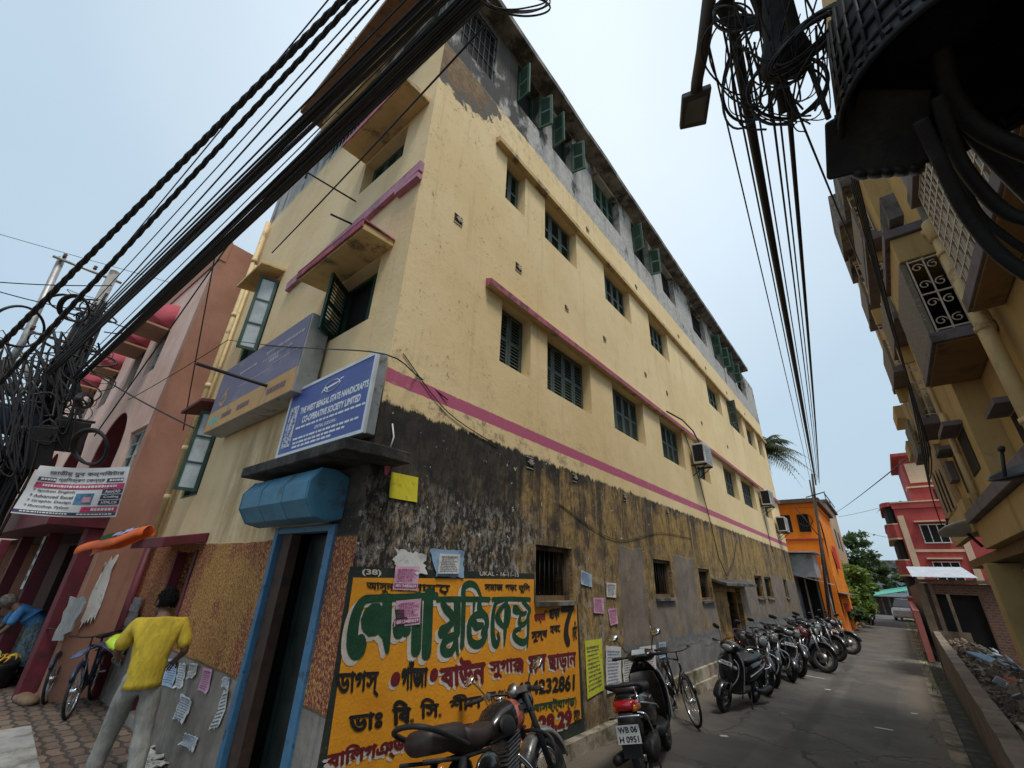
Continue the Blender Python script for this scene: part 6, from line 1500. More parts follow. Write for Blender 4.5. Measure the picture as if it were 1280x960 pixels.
def motorcycle(label, tank=((.020, .014, .012), (.52, .115, .065), (.15, .15, .15)), seatm=M_BSEAT, name='motorcycle', classic=True, plate_text=None):
    rt_ = thing(name, label, 'motorcycle', (0, 0, 0), 'two-wheelers parked along the alley wall')
    R_ = .315; fy, ry = .70, -.66
    wheel(rt_, (0, fy, R_), R_, .085, 36 if classic else 5); wheel(rt_, (0, ry, R_), R_, .10, 36 if classic else 5)
    fm = MC['tank_silver'] if 'tank_silver' in MC else mat('tank_silver', (.30, .29, .28), .3, .5, var=.1)
    arc_fender((0, fy, R_), R_+.035, .075, rad(15), rad(150)).build('front_mudguard', fm if classic else M_BLK, rt_)
    arc_fender((0, ry, R_), R_+.05, .085, rad(40), rad(185)).build('rear_mudguard', fm if classic else M_BLK, rt_)
    mb = MB()
    for s_ in (-1, 1): mb.tube([(s_*.085, .46, 1.0), (s_*.085, fy+.0, R_)], [.026, .03], 10)
    mb.box((0, .47, .98), (.22, .06, .03), (rad(-20), 0, 0)); mb.box((0, .52, .84), (.22, .06, .03), (rad(-20), 0, 0)); mb.build('front_fork', M_BLKM if classic else M_ALU, rt_)
    mb = MB()
    S = [(-.10, .075, .05, .76), (-.04, .115, .09, .79), (.06, .15, .125, .82), (.18, .168, .14, .835), (.30, .155, .125, .835), (.38, .11, .095, .83), (.425, .05, .05, .82)]
    mb.loft([ring((0, y, z), a, b, 2.3, 20) for y, a, b, z in S]); tk = mb.build('fuel_tank', mat_tank('tank_paint_'+str(len(MC)), *tank), rt_)
    MC['tk%d' % len(MC)] = 1
    for s_ in (-1, 1):
        mb = MB(); mb.ell((s_*.152, .06, .80), (.022, .11, .07), 14, 8, Matrix.Rotation(rad(-12), 3, 'X')); mb.build('knee_pad', M_BLKM, tk)
    mb = MB(); mb.cyl((0, .20, .97), (0, .20, .985), .04, n=18); mb.build('filler_cap', M_CHROME, tk)
    if classic:
        mb = MB()
        for s_ in (-1, 1): mb.box((s_*.155, .30, .88), (.01, .10, .035), (0, rad(-20*s_), 0))
        mb.build('tank_badge', M_BLKM, tk)
    mb = MB()
    mb.loft([ring((0, y, z), a, b, 3, 18) for y, a, b, z in ((-.03, .09, .03, .825), (-.10, .125, .06, .81), (-.22, .16, .075, .795), (-.33, .165, .08, .80), (-.40, .15, .075, .825), (-.43, .12, .05, .84))]); mb.build('rider_seat', seatm, rt_)
    mb = MB()
    mb.loft([ring((0, y, z), a, b, 3.4, 18) for y, a, b, z in ((-.42, .12, .055, .845), (-.46, .155, .08, .85), (-.62, .155, .082, .86), (-.76, .14, .075, .87), (-.81, .10, .055, .875))]); mb.build('pillion_seat', seatm, rt_)
    mb = MB(); mb.tube(cat_rom([(.16, -.45, .78), (.185, -.68, .88), (.15, -.86, .96), (0, -.90, .985), (-.15, -.86, .96), (-.185, -.68, .88), (-.16, -.45, .78)]), .018, 8); mb.build('grab_rail', M_BLKM, rt_)
    mb = MB()
    mb.tube(cat_rom([(0, .44, .92), (0, .35, .62), (0, .20, .28), (0, -.2, .26)]), .022, 8); mb.tube([(0, .42, .82), (0, .0, .74), (0, -.3, .70)], .022, 8)
    for s_ in (-1, 1): mb.tube([(s_*.11, -.15, .70), (s_*.12, -.5, .72), (s_*.11, -.85, .78)], .014, 6); mb.tube([(s_*.10, -.2, .3), (s_*.09, ry, R_)], .022, 8); mb.tube([(s_*.15, ry, R_+.03), (s_*.14, -.5, .72)], .028, 8)
    mb.build('frame', M_BLKM, rt_)
    mb = MB(); mb.loft([ring((0, y, z), a, b, 3, 16) for y, a, b, z in ((-.22, .10, .10, .36), (-.14, .15, .13, .36), (.08, .16, .13, .36), (.18, .10, .10, .36))])
    for i in range(9): mb.box((0, .10+.012*i, .50+.026*i), (.20, .19, .011), (rad(12), 0, 0))
    mb.box((0, .16, .62), (.12, .12, .28), (rad(12), 0, 0)); mb.cyl((.15, .0, .37), (.18, .0, .37), .085, n=18); mb.cyl((-.18, -.02, .37), (-.15, -.02, .37), .08, n=18); mb.build('engine', M_ALU, rt_)
    for s_ in (-1, 1):
        mb = MB(); mb.ell((s_*.14, -.24, .60), (.03, .15, .10), 14, 8); mb.build('side_panel', M_BLK, rt_)
    mb = MB(); mb.tube(cat_rom([(.06, .24, .58), (.11, .36, .42), (.14, .22, .25), (.16, -.2, .22), (.17, -.4, .23)]), .019, 8); mb.tube([(.17, -.38, .23), (.18, -.5, .24), (.19, -1.0, .28)], [.028, .045, .040], 12); mb.build('exhaust', M_CHROME, rt_)
    mb = MB(); M_ = Matrix.Translation((0, .56, .90)) @ Matrix.Rotation(rad(-90), 4, 'X'); mb.lathe([(.02, -.12), (.07, -.09), (.092, -.02), (.095, .02), (.088, .03)], 20, M_); hl = mb.build('headlight', M_BLK, rt_)
    mb = MB(); mb.lathe([(.086, .03), (.06, .045), (.005, .052)], 20, M_); mb.build('headlight_glass', M_LAMP, hl)
    mb = MB(); mb.cyl((0, .44, .97), (0, .41, 1.025), .052, n=18); mb.cyl((0, .4105, 1.026), (0, .408, 1.029), .046, n=18); mb.box((.08, .44, 1.0), (.07, .07, .05)); mb.build('instrument_dial', M_ALU, rt_)
    hb = [(-.40, .24, .985), (-.28, .29, 1.0), (-.16, .38, 1.0), (-.07, .44, .98), (.07, .44, .98), (.16, .38, 1.0), (.28, .29, 1.0), (.40, .24, .985)]
    mb = MB(); mb.tube(cat_rom(hb), .012, 8); hbar = mb.build('handlebar', M_BLKM, rt_)
    for s_ in (-1, 1):
        mb = MB(); mb.tube([(s_*.27, .294, .998), (s_*.415, .233, .983)], .019, 10); mb.build('grip', M_RUB, hbar)
        mb = MB(); mb.tube([(s_*.22, .32, 1.0), (s_*.26, .35, .995), (s_*.40, .31, .98)], .007, 6); mb.box((s_*.22, .31, 1.005), (.05, .05, .045)); mb.build('lever', M_ALU, hbar)
        mirror(rt_, (s_*.23, .32, 1.0), (s_*.40, .30, 1.16), .058 if classic else .05, (-.15*s_, -1, .75), 1. if classic else 1.5)
        mb = MB(); mb.tube([(s_*.10, -.80, .72), (s_*.19, -.80, .72)], .008, 6); mb.ell((s_*.21, -.80, .72), (.028, .03, .028), 10, 6); mb.build('indicator', M_AMBL, rt_)
        mb = MB(); mb.tube(cat_rom([(s_*.08, .32, .32), (s_*.26, .40, .36), (s_*.33, .41, .50), (s_*.31, .40, .64), (s_*.16, .40, .70), (s_*.05, .38, .70)]), .014, 8); mb.build('crash_guard', M_BLKM if classic else M_CHROME, rt_)
    mb = MB(); mb.ell((0, -.93, .70), (.06, .05, .045), 14, 8); mb.build('tail_light', M_TAIL, rt_)
    mb = MB(); mb.tube([(-.10, -.1, .26), (-.2, .12, .02)], .011, 6); mb.tube([(-.22, -.06, .27), (.22, -.06, .27)], .012, 6); mb.build('side_stand', M_IRON, rt_)
    plate(rt_, (0, -.985, .56), .20, .13, plate_text or ('WB 06', '1203'), (0, -1, .15))
    return rt_
def scooter(label, plate_text, mats=M_BLK):
    rt_ = thing('scooter', label, 'scooter', (0, 0, 0), 'two-wheelers parked along the alley wall')
    R_ = .225; fy, ry = .63, -.60
    wheel(rt_, (0, fy, R_), R_, .095, 5); wheel(rt_, (.0, ry, R_), R_, .10, 5, disc=False)
    # rear body, widest at the tail
    mb = MB(); mb.loft([ring((0, y, z), a, b, 3., 22) for y, a, b, z in ((.0, .10, .10, .50), (-.06, .155, .16, .54), (-.25, .185, .165, .58), (-.45, .185, .15, .62), (-.62, .165, .125, .66), (-.74, .125, .09, .69), (-.80, .08, .05, .70))]); bd = mb.build('rear_body', mats, rt_)
    for s_ in (-1, 1):
        mb = MB(); P_ = [(s_*.165, -.02, .52), (s_*.192, -.22, .585), (s_*.190, -.45, .635), (s_*.168, -.62, .675), (s_*.12, -.75, .70)]
        mb.tube(cat_rom(P_, 8), .008, 6); mb.build('side_trim', M_SILV, bd)
        mb = MB(); mb.box((s_*.193, -.40, .69), (.004, .10, .018), (0, rad(-12*s_), 0)); mb.build('side_badge', M_SILV, bd)
    mb = MB(); mb.loft([ring((0, y, z), a, b, 3., 18) for y, a, b, z in ((.03, .09, .025, .745), (-.04, .13, .045, .75), (-.25, .15, .05, .765), (-.42, .155, .055, .79), (-.62, .14, .05, .80), (-.70, .10, .03, .80))]); mb.build('seat', M_SEAT, rt_)
    mb = MB(); mb.tube(cat_rom([(.13, -.45, .76), (.175, -.62, .82), (.15, -.78, .86), (0, -.83, .865), (-.15, -.78, .86), (-.175, -.62, .82), (-.13, -.45, .76)]), .018, 8); mb.build('grab_rail', M_BLKM, rt_)
    mb = MB(); mb.loft([ring((0, y, z), a, b, 3, 18) for y, a, b, z in ((-.70, .15, .055, .69), (-.80, .12, .05, .69), (-.835, .08, .035, .69))]); tl = mb.build('tail_light', M_TAIL, rt_)
    for s_ in (-1, 1):
        mb = MB(); mb.loft([ring((s_*x, y, .665), .025, .03, 2.4, 10) for x, y in ((.13, -.72), (.11, -.78), (.095, -.815))]); mb.build('indicator', M_AMBL, rt_)
    mb = MB(); mb.loft([ring((0, y, z), a, b, 4, 14) for y, a, b, z in ((-.62, .10, .13, .50), (-.78, .10, .10, .54), (-.84, .09, .06, .57))]); mb.prism([(-.09, .56), (.09, .56), (.10, .28), (-.10, .28)], (0, -.86, 0), (1, 0, 0), (0, 0, 1), (0, .012, 0)); mb.build('rear_mudguard', M_BLKM, rt_)
    plate(rt_, (0, -.872, .47), .24, .15, plate_text, (0, -1, .12))
    mb = MB(); mb.tube(cat_rom([(-.14, -.70, .58), (-.16, -.86, .60), (-.13, -.90, .62), (.13, -.90, .62), (.16, -.86, .60), (.14, -.70, .58)]), .010, 8); mb.tube(cat_rom([(.12, -.80, .63), (.20, -.79, .60), (.21, -.70, .45), (.15, -.6, .42)]), .010, 8); mb.tube(cat_rom([(.08, -.70, .70), (.13, -.80, .66), (.16, -.80, .74), (.12, -.72, .84)]), .006, 6); mb.build('tail_guard', M_CHROME, rt_)
    # floorboard, apron
    mb = MB(); mb.loft([ring((0, y, z), a, b, 4, 16) for y, a, b, z in ((-.12, .14, .06, .33), (0, .17, .05, .31), (.25, .17, .045, .31), (.36, .17, .06, .34))]); mb.build('floorboard', M_BLKM, rt_)
    def ap(z, y, a, t): return [Vector((a*math.copysign(abs(math.cos(q))**.8, math.cos(q)), y-.12*abs(math.cos(q))**1.6+t*math.sin(q)*.5, z)) for q in [2*PI*k/22 for k in range(22)]]
    mb = MB(); mb.loft([ap(*q) for q in ((.28, .44, .15, .10), (.36, .47, .20, .12), (.52, .50, .225, .13), (.68, .50, .225, .13), (.80, .47, .20, .12), (.90, .44, .13, .10), (.96, .42, .08, .08))]); fa = mb.build('front_apron', mats, rt_)
    mb = MB(); mb.loft([[q+Vector((0, -.05, 0)) for q in ap(*p)] for p in ((.32, .42, .16, .05), (.5, .44, .19, .05), (.7, .44, .19, .05), (.84, .42, .15, .05))]); mb.build('inner_apron', M_BLKM, rt_)
    for s_ in (-1, 1):
        mb = MB(); mb.tube(cat_rom([(s_*.05, .555, .36), (s_*.13, .525, .47), (s_*.175, .49, .60), (s_*.165, .48, .74), (s_*.10, .50, .82)], 8), .009, 6); mb.build('apron_trim', M_SILV, fa)
        mb = MB(); mb.tube(cat_rom([(s_*.215, .36, .34), (s_*.228, .385, .55), (s_*.222, .39, .72), (s_*.17, .39, .86)], 8), .009, 6); mb.build('leg_shield_trim', M_SILV, fa)
        mb = MB(); mb.ell((s_*.13, .525, .70), (.055, .03, .032), 12, 8, Matrix.Rotation(rad(s_*35), 3, 'Z')); mb.build('indicator', M_LAMP, rt_)
    plate(rt_, (0, .572, .74), .20, .06, (' '.join(plate_text),), (0, 1, .2))
    arc_fender((0, fy, R_), R_+.03, .085, rad(5), rad(165)).build('front_mudguard', mats, rt_)
    mb = MB(); mb.tube([(0, .44, .9), (0, .52, .5)], .035, 10)
    for s_ in (-1, 1): mb.tube([(s_*.075, .54, .46), (s_*.075, fy, R_)], .022, 8)
    mb.build('front_fork', M_BLKM, rt_)
    mb = MB(); mb.loft([ring((0, y, z), a, b, 2.6, 20) for y, a, b, z in ((.32, .12, .03, 1.0), (.37, .17, .06, 1.0), (.44, .18, .075, 1.0), (.52, .14, .07, .985), (.56, .08, .045, .975))]); hc = mb.build('handlebar_cowl', mats, rt_)
    mb = MB(); mb.ell((0, .545, .985), (.095, .035, .05), 16, 10); mb.build('headlight', M_LAMP, hc)
    mb = MB(); mb.box((0, .35, 1.045), (.17, .09, .012), (rad(32), 0, 0)); mb.build('instrument_panel', M_GLASS, hc)
    for s_ in (-1, 1):
        mb = MB(); mb.tube([(s_*.14, .40, 1.0), (s_*.36, .33, 1.0)], [.018, .017], 10); mb.build('grip', M_RUB, hc)
        mb = MB(); mb.tube([(s_*.16, .44, 1.0), (s_*.34, .40, .99)], .007, 6); mb.build('lever', M_ALU, hc)
        mirror(rt_, (s_*.17, .40, 1.05), (s_*.29, .37, 1.24), .05, (-.12*s_, -1, .5), 1.4)
    mb = MB(); mb.loft([ring((.10, y, z), a, b, 3, 14) for y, a, b, z in ((-.25, .05, .08, .30), (-.45, .07, .09, .28), (-.62, .07, .08, .26))]); mb.tube([(-.14, -.3, .28), (-.17, -.5, .24), (-.18, -.86, .27)], [.025, .05, .045], 12); mb.build('engine', M_BLKM, rt_)
    mb = MB(); mb.tube([(-.12, -.15, .26), (-.22, .02, .02)], .011, 6); mb.tube([(.1, -.35, .2), (.13, -.42, .02)], .011, 6); mb.build('side_stand', M_IRON, rt_)
    return rt_
def bicycle(label, col=M_BLK, cloth=False, group='bicycles leaning by the walls'):
    rt_ = thing('bicycle', label, 'bicycle', (0, 0, 0), group); R_ = .33
    for y in (.55, -.53): wheel(rt_, (0, y, R_), R_, .036, 32, disc=False)
    mb = MB(); bb = (0, -.06, .29); hd, hd2 = (0, .37, .86), (0, .41, .74); st = (0, -.20, .80); ax = (0, -.53, R_)
    mb.tube([st, hd], .015, 8); mb.tube([bb, hd2], .016, 8); mb.tube([bb, st, (0, -.22, .90)], .015, 8); mb.tube([hd2, hd], .018, 8)
    for s_ in (-1, 1): mb.tube([bb, (s_*.045, *ax[1:])], .009, 6); mb.tube([(0, -.20, .78), (s_*.045, *ax[1:])], .008, 6); mb.tube([(s_*.03, .42, .70), (s_*.045, .48, .50), (s_*.045, .55, R_)], .010, 6)
    mb.build('frame', col, rt_)
    mb = MB(); mb.tube([(0, .37, .86), (0, .355, .98)], .012, 8); mb.tube(cat_rom([(-.29, .16, 1.0), (-.27, .30, 1.02), (-.12, .38, .99), (0, .37, .98), (.12, .38, .99), (.27, .30, 1.02), (.29, .16, 1.0)]), .011, 8); hb = mb.build('handlebar', M_IRON, rt_)
    for s_ in (-1, 1): mb = MB(); mb.tube([(s_*.289, .15, 1.0), (s_*.28, .26, 1.015)], .017, 8); mb.build('grip', M_RUB, hb)
    mb = MB(); mb.loft([ring((0, y, z), a, b, 2.5, 14) for y, a, b, z in ((-.05, .02, .015, .925), (-.14, .03, .025, .92), (-.24, .09, .03, .92), (-.33, .10, .03, .925), (-.36, .05, .02, .93))]); mb.build('saddle', M_SEAT, rt_)
    mb = MB(); mb.torus((.05, -.06, .29), .09, .006, 'x', 24, 5); mb.tube([(.06, -.06, .29), (.075, .02, .14)], .008, 6); mb.tube([(-.06, -.06, .29), (-.075, -.14, .44)], .008, 6); mb.box((.12, .02, .14), (.09, .07, .02)); mb.box((-.12, -.14, .44), (.09, .07, .02)); mb.build('crankset', M_ALU, rt_)
    mb = MB(); mb.prism([(-.12, .19), (-.1, .38), (-.3, .395), (-.56, .38), (-.58, .28), (-.3, .24)], (.055, 0, 0), (0, 1, 0), (0, 0, 1), (.006, 0, 0)); mb.build('chain_guard', col, rt_)
    for y, a0, a1 in ((.55, 30, 175), (-.53, 10, 200)): arc_fender((0, y, R_), R_+.012, .03, rad(a0), rad(a1)).build('mudguard', col, rt_)
    mb = MB(); 
    for s_ in (-1, -.35, .35, 1): mb.tube([(s_*.07, -.30, .72), (s_*.07, -.72, .72)], .006, 5)
    for s_ in (-1, 1): mb.tube([(s_*.07, -.66, .72), (s_*.05, -.53, R_)], .006, 5)
    mb.tube([(-.07, -.3, .72), (.07, -.3, .72)], .006, 5); mb.tube([(-.07, -.72, .72), (.07, -.72, .72)], .006, 5); mb.build('carrier', M_IRON, rt_)
    return rt_
def park(o, x, y, head, lean, s_=1., z=0.):
    o.location = (x, y, z); o.rotation_euler = (0, rad(lean), rad(-head)); o.scale = (s_,)*3
MB_A = motorcycle('brown seated classic motorcycle with copper banded tank in front of the amber advertisement', plate_text=('WB 06', 'M 4172'))
SC_A = scooter('black scooter with red tail lamp and white number plate seen from behind', ('WB 06', 'H 0951'))
SC_B = dup(SC_A, (0, 0, 0), (0, 0, 0), 'black scooter with silver trims parked nose towards the camera')
MB_B = motorcycle('black motorcycle standing directly behind the scooter that faces the camera', ((.012, .012, .013), None, None), M_SEAT, classic=False)
rest = [(MB_B, 'second black motorcycle behind the scooter that faces the camera, chrome guard showing', 12.55, 158, -10, None), (SC_A, 'black scooter wedged third behind the scooter that faces the camera', 13.35, 150, -10, None), (MB_B, 'black motorcycle just before the red tanked one in the parked row', 14.2, 148, -11, None), (MB_B, 'motorcycle with a dark red tank in the middle of the far parked row', 15.1, 112, -12, ('fuel_tank', 'side_panel', 'dark_red_paint', (.16, .008, .012))), (SC_A, 'grey scooter squeezed in beside the red tanked motorcycle', 15.95, 145, -9, ('front_apron', 'rear_body', 'grey_scooter_paint', (.16, .16, .17))), (MB_B, 'black motorcycle with a long front fork right of the grey scooter', 16.85, 150, -8, None), (MB_B, 'motorcycle with a blue tank near the far end of the parked row', 17.8, 122, -10, ('fuel_tank', 'side_panel', 'steel_blue_paint', (.05, .08, .14))), (SC_A, 'dark red scooter last but one in the parked row', 18.8, 138, -10, ('front_apron', 'rear_body', 'maroon_scooter_paint', (.09, .012, .016))), (MB_B, 'black motorcycle at the far end of the parked row, its nose nearest the road', 19.9, 102, -9, None)]
def recolour(o, part, m):
    for ch in list(COL.objects):
        if ch.parent == o and ch.name.startswith(part): ch.data = ch.data.copy(); ch.data.materials[0] = m
CP = []
for s_, lb, y, h, l_, rc in rest:
    o = dup(s_, (0, 0, 0), (0, 0, 0), lb); CP.append((o, y, h, l_))
    if rc:
        m_ = mat(rc[2], rc[3], .25, coat=.5); recolour(o, rc[0], m_); recolour(o, rc[1], m_)
park(MB_A, -2.62, 3.27, -4.5, -17, 1.0); park(SC_A, -2.58, 5.92, -12, -12, 1.03); park(SC_B, -2.59, 9.55, 190, -11, .97); park(MB_B, -2.78, 11.5, 150, -9, 1.0)
for i, (o, y, h, l_) in enumerate(CP): park(o, -2.72+.05*i+.06*(i % 2), y, h, l_, 1.0)
SC_C = dup(SC_A, (0, 0, 0), (0, 0, 0), 'tiny dark scooter far up the alley by the green bush'); park(SC_C, -1.75, 38, 170, -5)
BC_A = bicycle('old black roadster bicycle leaning at the kerb behind the black scooter'); park(BC_A, -3.08, 8.15, 140, 8, .95, .0)
M_BBL = mat('navy_bicycle_paint', (.02, .03, .06), .4, var=.2)
BC_B = bicycle('bicycle with yellow forks standing beside the man in the yellow shirt', M_BBL)
for ch in [q for q in COL.objects if q.parent == BC_B and q.name.startswith('handlebar')]: pass
BC_C = dup(BC_B, (0, 0, 0), (0, 0, 0), 'bicycle farther from the man, nearer to the banana crate')
park(BC_B, -9.35, 1.86, 112, 6, .95); park(BC_C, -10.45, 1.72, 108, 6, .95)
mb = MB(); 
for s_ in (-1, 1): mb.tube([(s_*.055, .44, .62), (s_*.058, .50, .42), (s_*.058, .56, .31)], .013, 6)
o = mb.build('fork_cover', mat('yellow_fork_paint', (.65, .38, .05), .5), BC_B); o.parent = BC_B
mb = MB(); rr = random.Random(1)
vs = [((u-.5)*.5+.03*rr.uniform(-1, 1), .1+(v-.5)*.45, .82-.35*abs(u-.5)**1.2+.03*rr.uniform(-1, 1)) for v in [i/7 for i in range(8)] for u in [i/7 for i in range(8)]]
mb.add(vs, [(j*8+i, j*8+i+1, j*8+i+9, j*8+i+8) for j in range(7) for i in range(7)], True); o = mb.build('cloth_cover', mat('blue_grey_cloth', (.10, .12, .19), .9, var=.4, sc=9), None, recalc=False)
o.location = (-9.35, 1.86, 0); o.rotation_euler = (0, 0, rad(-112)); m_ = o.modifiers.new('s', 'SOLIDIFY'); m_.thickness = .01
tag(o, 'blue grey cloth draped over the bicycle with yellow forks', 'cloth')
# parked car at the bend
CR = thing('parked_car', 'white hatchback car parked nose forward at the bend of the alley', 'car', (0, 0, 0))
mb = MB(); sec = lambda y, w_, z0, z1: [Vector((sx*w_*q, y, z)) for sx, q, z in ((-1, .96, z0), (-1, 1, z0+.12), (-1, 1, lerp(z0, z1, .6)), (-1, .93, z1), (1, .93, z1), (1, 1, lerp(z0, z1, .6)), (1, 1, z0+.12), (1, .96, z0))]
mb.loft([sec(-1.8, .7, .3, .7), sec(-1.7, .78, .22, .85), sec(-.6, .8, .22, .92), (sec(.7, .8, .22, .95)), sec(1.6, .78, .22, .92), sec(1.75, .72, .3, .8)], False); mb.build('body', mat('white_car_paint', (.6, .6, .6), .25, coat=.6), CR, .04)
mb = MB(); mb.loft([[Vector((sx*w_, y, z)) for sx, y, z in ((-1, y0, .93), (1, y0, .93), (1, y1, .93), (-1, y1, .93))] if False else [Vector((-w_, y0, z)), Vector((w_, y0, z)), Vector((w_, y1, z)), Vector((-w_, y1, z))] for w_, y0, y1, z in ((.76, -.8, 1.6, .93), (.62, -.25, 1.35, 1.42))], False); mb.build('cabin', M_BLK, CR, .03)
mb = MB(); mb.box((0, .5, 1.44), (1.2, 1.5, .05)); mb.build('roof', MC['white_car_paint'], CR, .02)
for s_ in (-1, 1):
    mb = MB(); mb.ell((s_*.55, -1.72, .68), (.16, .06, .09)); mb.build('headlight', M_LAMP, CR)
    for y in (-1.15, 1.15): q = MB(); q.torus((s_*.72, y, .29), .21, .08, 'x', 24, 8); q.cyl((s_*.66, y, .29), (s_*.78, y, .29), .15, n=14); q.build('wheel', M_RUB, CR)
CR.location = (.35, 47, 0); CR.rotation_euler = (0, 0, rad(-8))
# ------------------------------------------------------------------ people
def skin_mesh(name, verts, edges, radii, m, parent=None, cut=None, root=0, sub=2, post=None):
    me = bpy.data.meshes.new(name); me.from_pydata([tuple(v) for v in verts], edges, []); o = bpy.data.objects.new(name, me); COL.objects.link(o)
    md = o.modifiers.new('skin', 'SKIN'); md.use_smooth_shade = True
    for i, r_ in enumerate(radii): me.skin_vertices[0].data[i].radius = (r_, r_) if isinstance(r_, (int, float)) else r_
    me.skin_vertices[0].data[root].use_root = True
    sb = o.modifiers.new('sub', 'SUBSURF'); sb.levels = sub; sb.render_levels = sub
    dg = bpy.context.evaluated_depsgraph_get(); nm = bpy.data.meshes.new_from_object(o.evaluated_get(dg)); nm.name = name
    bpy.data.objects.remove(o); bm = bmesh.new(); bm.from_mesh(nm)
    for p, n_ in (cut or []):
        g = bmesh.ops.bisect_plane(bm, geom=bm.verts[:]+bm.edges[:]+bm.faces[:], plane_co=p, plane_no=n_, clear_outer=True)
    if post:
        for v in bm.verts: v.co = post(v.co)
    off = parent.location if parent is not None else Vector((0, 0, 0))
    for f in bm.faces: f.smooth = True
    for v in bm.verts: v.co -= off
    bm.to_mesh(nm); bm.free(); nm.materials.clear(); nm.materials.append(m)
    for p in nm.polygons: p.material_index = 0
    o = bpy.data.objects.new(name, nm); COL.objects.link(o); o.parent = parent
    return o
M_SKIN = mat('brown_skin', (.13, .065, .040), .55, var=.12, sc=6)
M_HAIR = mat('black_hair', (.006, .005, .005), .75, var=.4, sc=30, bump=.8, bsc=70, spec=.12)
M_GHAIR = mat('grey_hair', (.13, .12, .11), .7, var=.3, sc=30, bump=.5, bsc=80)
def mat_cloth(name, c, fold=9, var=.14):
    n = NT(name); x, y, z = n.pos('obj'); f = n.noise(n.vec(x*2, y*2, z*.8), fold, 3, .5, 1.2); g = n.noise(n.pv, 90, 2)
    return n.out(n.mix(f.ss(.3, .7), tuple(v*(1-var) for v in c), tuple(v*(1+var) for v in c)), .9, f+g*.05, .35, .03)
M_YSH = mat_cloth('yellow_tshirt', (.50, .36, .030)); M_GTR = mat_cloth('grey_trousers', (.27, .265, .24)); M_BSH = mat_cloth('blue_shirt', (.06, .20, .42)); M_LUN = mat_cloth('patterned_lungi', (.11, .14, .15), 14, .6)
def head(root_obj, c, yaw, pitch, hairm, body_verts=None, R_=.105):
    """eyes, hair; the skull itself belongs to the body mesh"""
    Rm = Matrix.Rotation(yaw, 3, 'Z') @ Matrix.Rotation(pitch, 3, 'X'); c = Vector(c)
    mb = MB()
    vs = []; fs = []; n, m = 44, 22
    for i in range(m+1):
        th = PI*i/m*.66
        for k in range(n):
            ph = 2*PI*k/n; fr_ = max(0, math.sin(ph))
            t2 = th*(1-.36*fr_**1.5) ; rr = 1.05+.10*mnoise.noise((math.cos(ph)*4, math.sin(ph)*4, th*5+c.x))+.05*mnoise.noise((math.cos(ph)*11, math.sin(ph)*11, th*13))
            q = Vector((.085*rr*math.sin(t2)*math.cos(ph), .104*rr*math.sin(t2)*math.sin(ph), .123*rr*math.cos(t2)+.012))
            vs.append(c+Rm @ q)
    for i in range(m):
        for k in range(n): fs.append((i*n+k, (i+1)*n+k, (i+1)*n+(k+1) % n, i*n+(k+1) % n))
    mb.add(vs, fs, True)
    rr = random.Random(int(abs(c.x)*100))
    for i in range(900):
        th = math.acos(1-rr.random()*1.45); ph = rr.random()*2*PI; fr_ = max(0, math.sin(ph))
        if th > PI*.70*(1-.36*fr_**1.5): continue
        nrm = Vector((math.sin(th)*math.cos(ph), math.sin(th)*math.sin(ph), math.cos(th))); p = Vector((.087*nrm.x, .106*nrm.y, .125*nrm.z+.012)); tg = Vector((rr.gauss(0, 1), rr.gauss(0, 1)-.4, rr.gauss(0, 1)-1.2)); tg = (tg-nrm*tg.dot(nrm)).normalized()
        sd_ = nrm.cross(tg)*.006; e_ = p+tg*(.022+.02*rr.random())+nrm*(.004+.010*rr.random())
        mb.add([c+Rm @ (p-sd_), c+Rm @ (p+sd_), c+Rm @ e_], [(0, 1, 2)])
    mb.build('hair', hairm, root_obj, recalc=False)
    for s_ in (-1, 1):
        mb = MB(); mb.ell(c+Rm @ Vector((s_*.034, .092, .012)), (.013, .008, .009), 10, 6, Rm); mb.build('eye', mat('eye_white', (.5, .48, .45), .3), root_obj)
        mb = MB(); mb.ell(c+Rm @ Vector((s_*.034, .099, .012)), (.006, .004, .006), 8, 6, Rm); mb.build('eye', M_HAIR, root_obj)
def head_pts(c, yaw, pitch):
    Rm = Matrix.Rotation(yaw, 3, 'Z') @ Matrix.Rotation(pitch, 3, 'X'); c = Vector(c); f = lambda *q: c+Rm @ Vector(q)
    return f
def add_face(root, c, yaw, pitch, m):
    f = head_pts(c, yaw, pitch); Rm = Matrix.Rotation(yaw, 3, 'Z') @ Matrix.Rotation(pitch, 3, 'X'); mb = MB()
    mb.ell(f(0, .0, .01), (.082, .098, .112), 18, 12, Rm); mb.ell(f(0, .035, -.06), (.058, .062, .062), 14, 10, Rm)
    mb.loft([[f(x*.012*w_, y, z) for x, y, z in ((-1, .09+d*.3, h), (0, .097+d, h), (1, .09+d*.3, h), (0, .085, h))] for w_, d, h in ((.6, .002, .03), (1, .014, .0), (1.5, .024, -.026), (1.2, .008, -.034))])
    for s_ in (-1, 1): mb.ell(f(s_*.086, -.005, -.005), (.012, .022, .034), 10, 8, Rm)
    mb.loft([[f(x*.026*w_, .086+.006*(1-abs(x)), -.066+h) for x in (-1, 0, 1)]+[f(0, .075, -.066+h)] for w_, h in ((.8, .008), (1, 0), (.7, -.01))])
    return mb
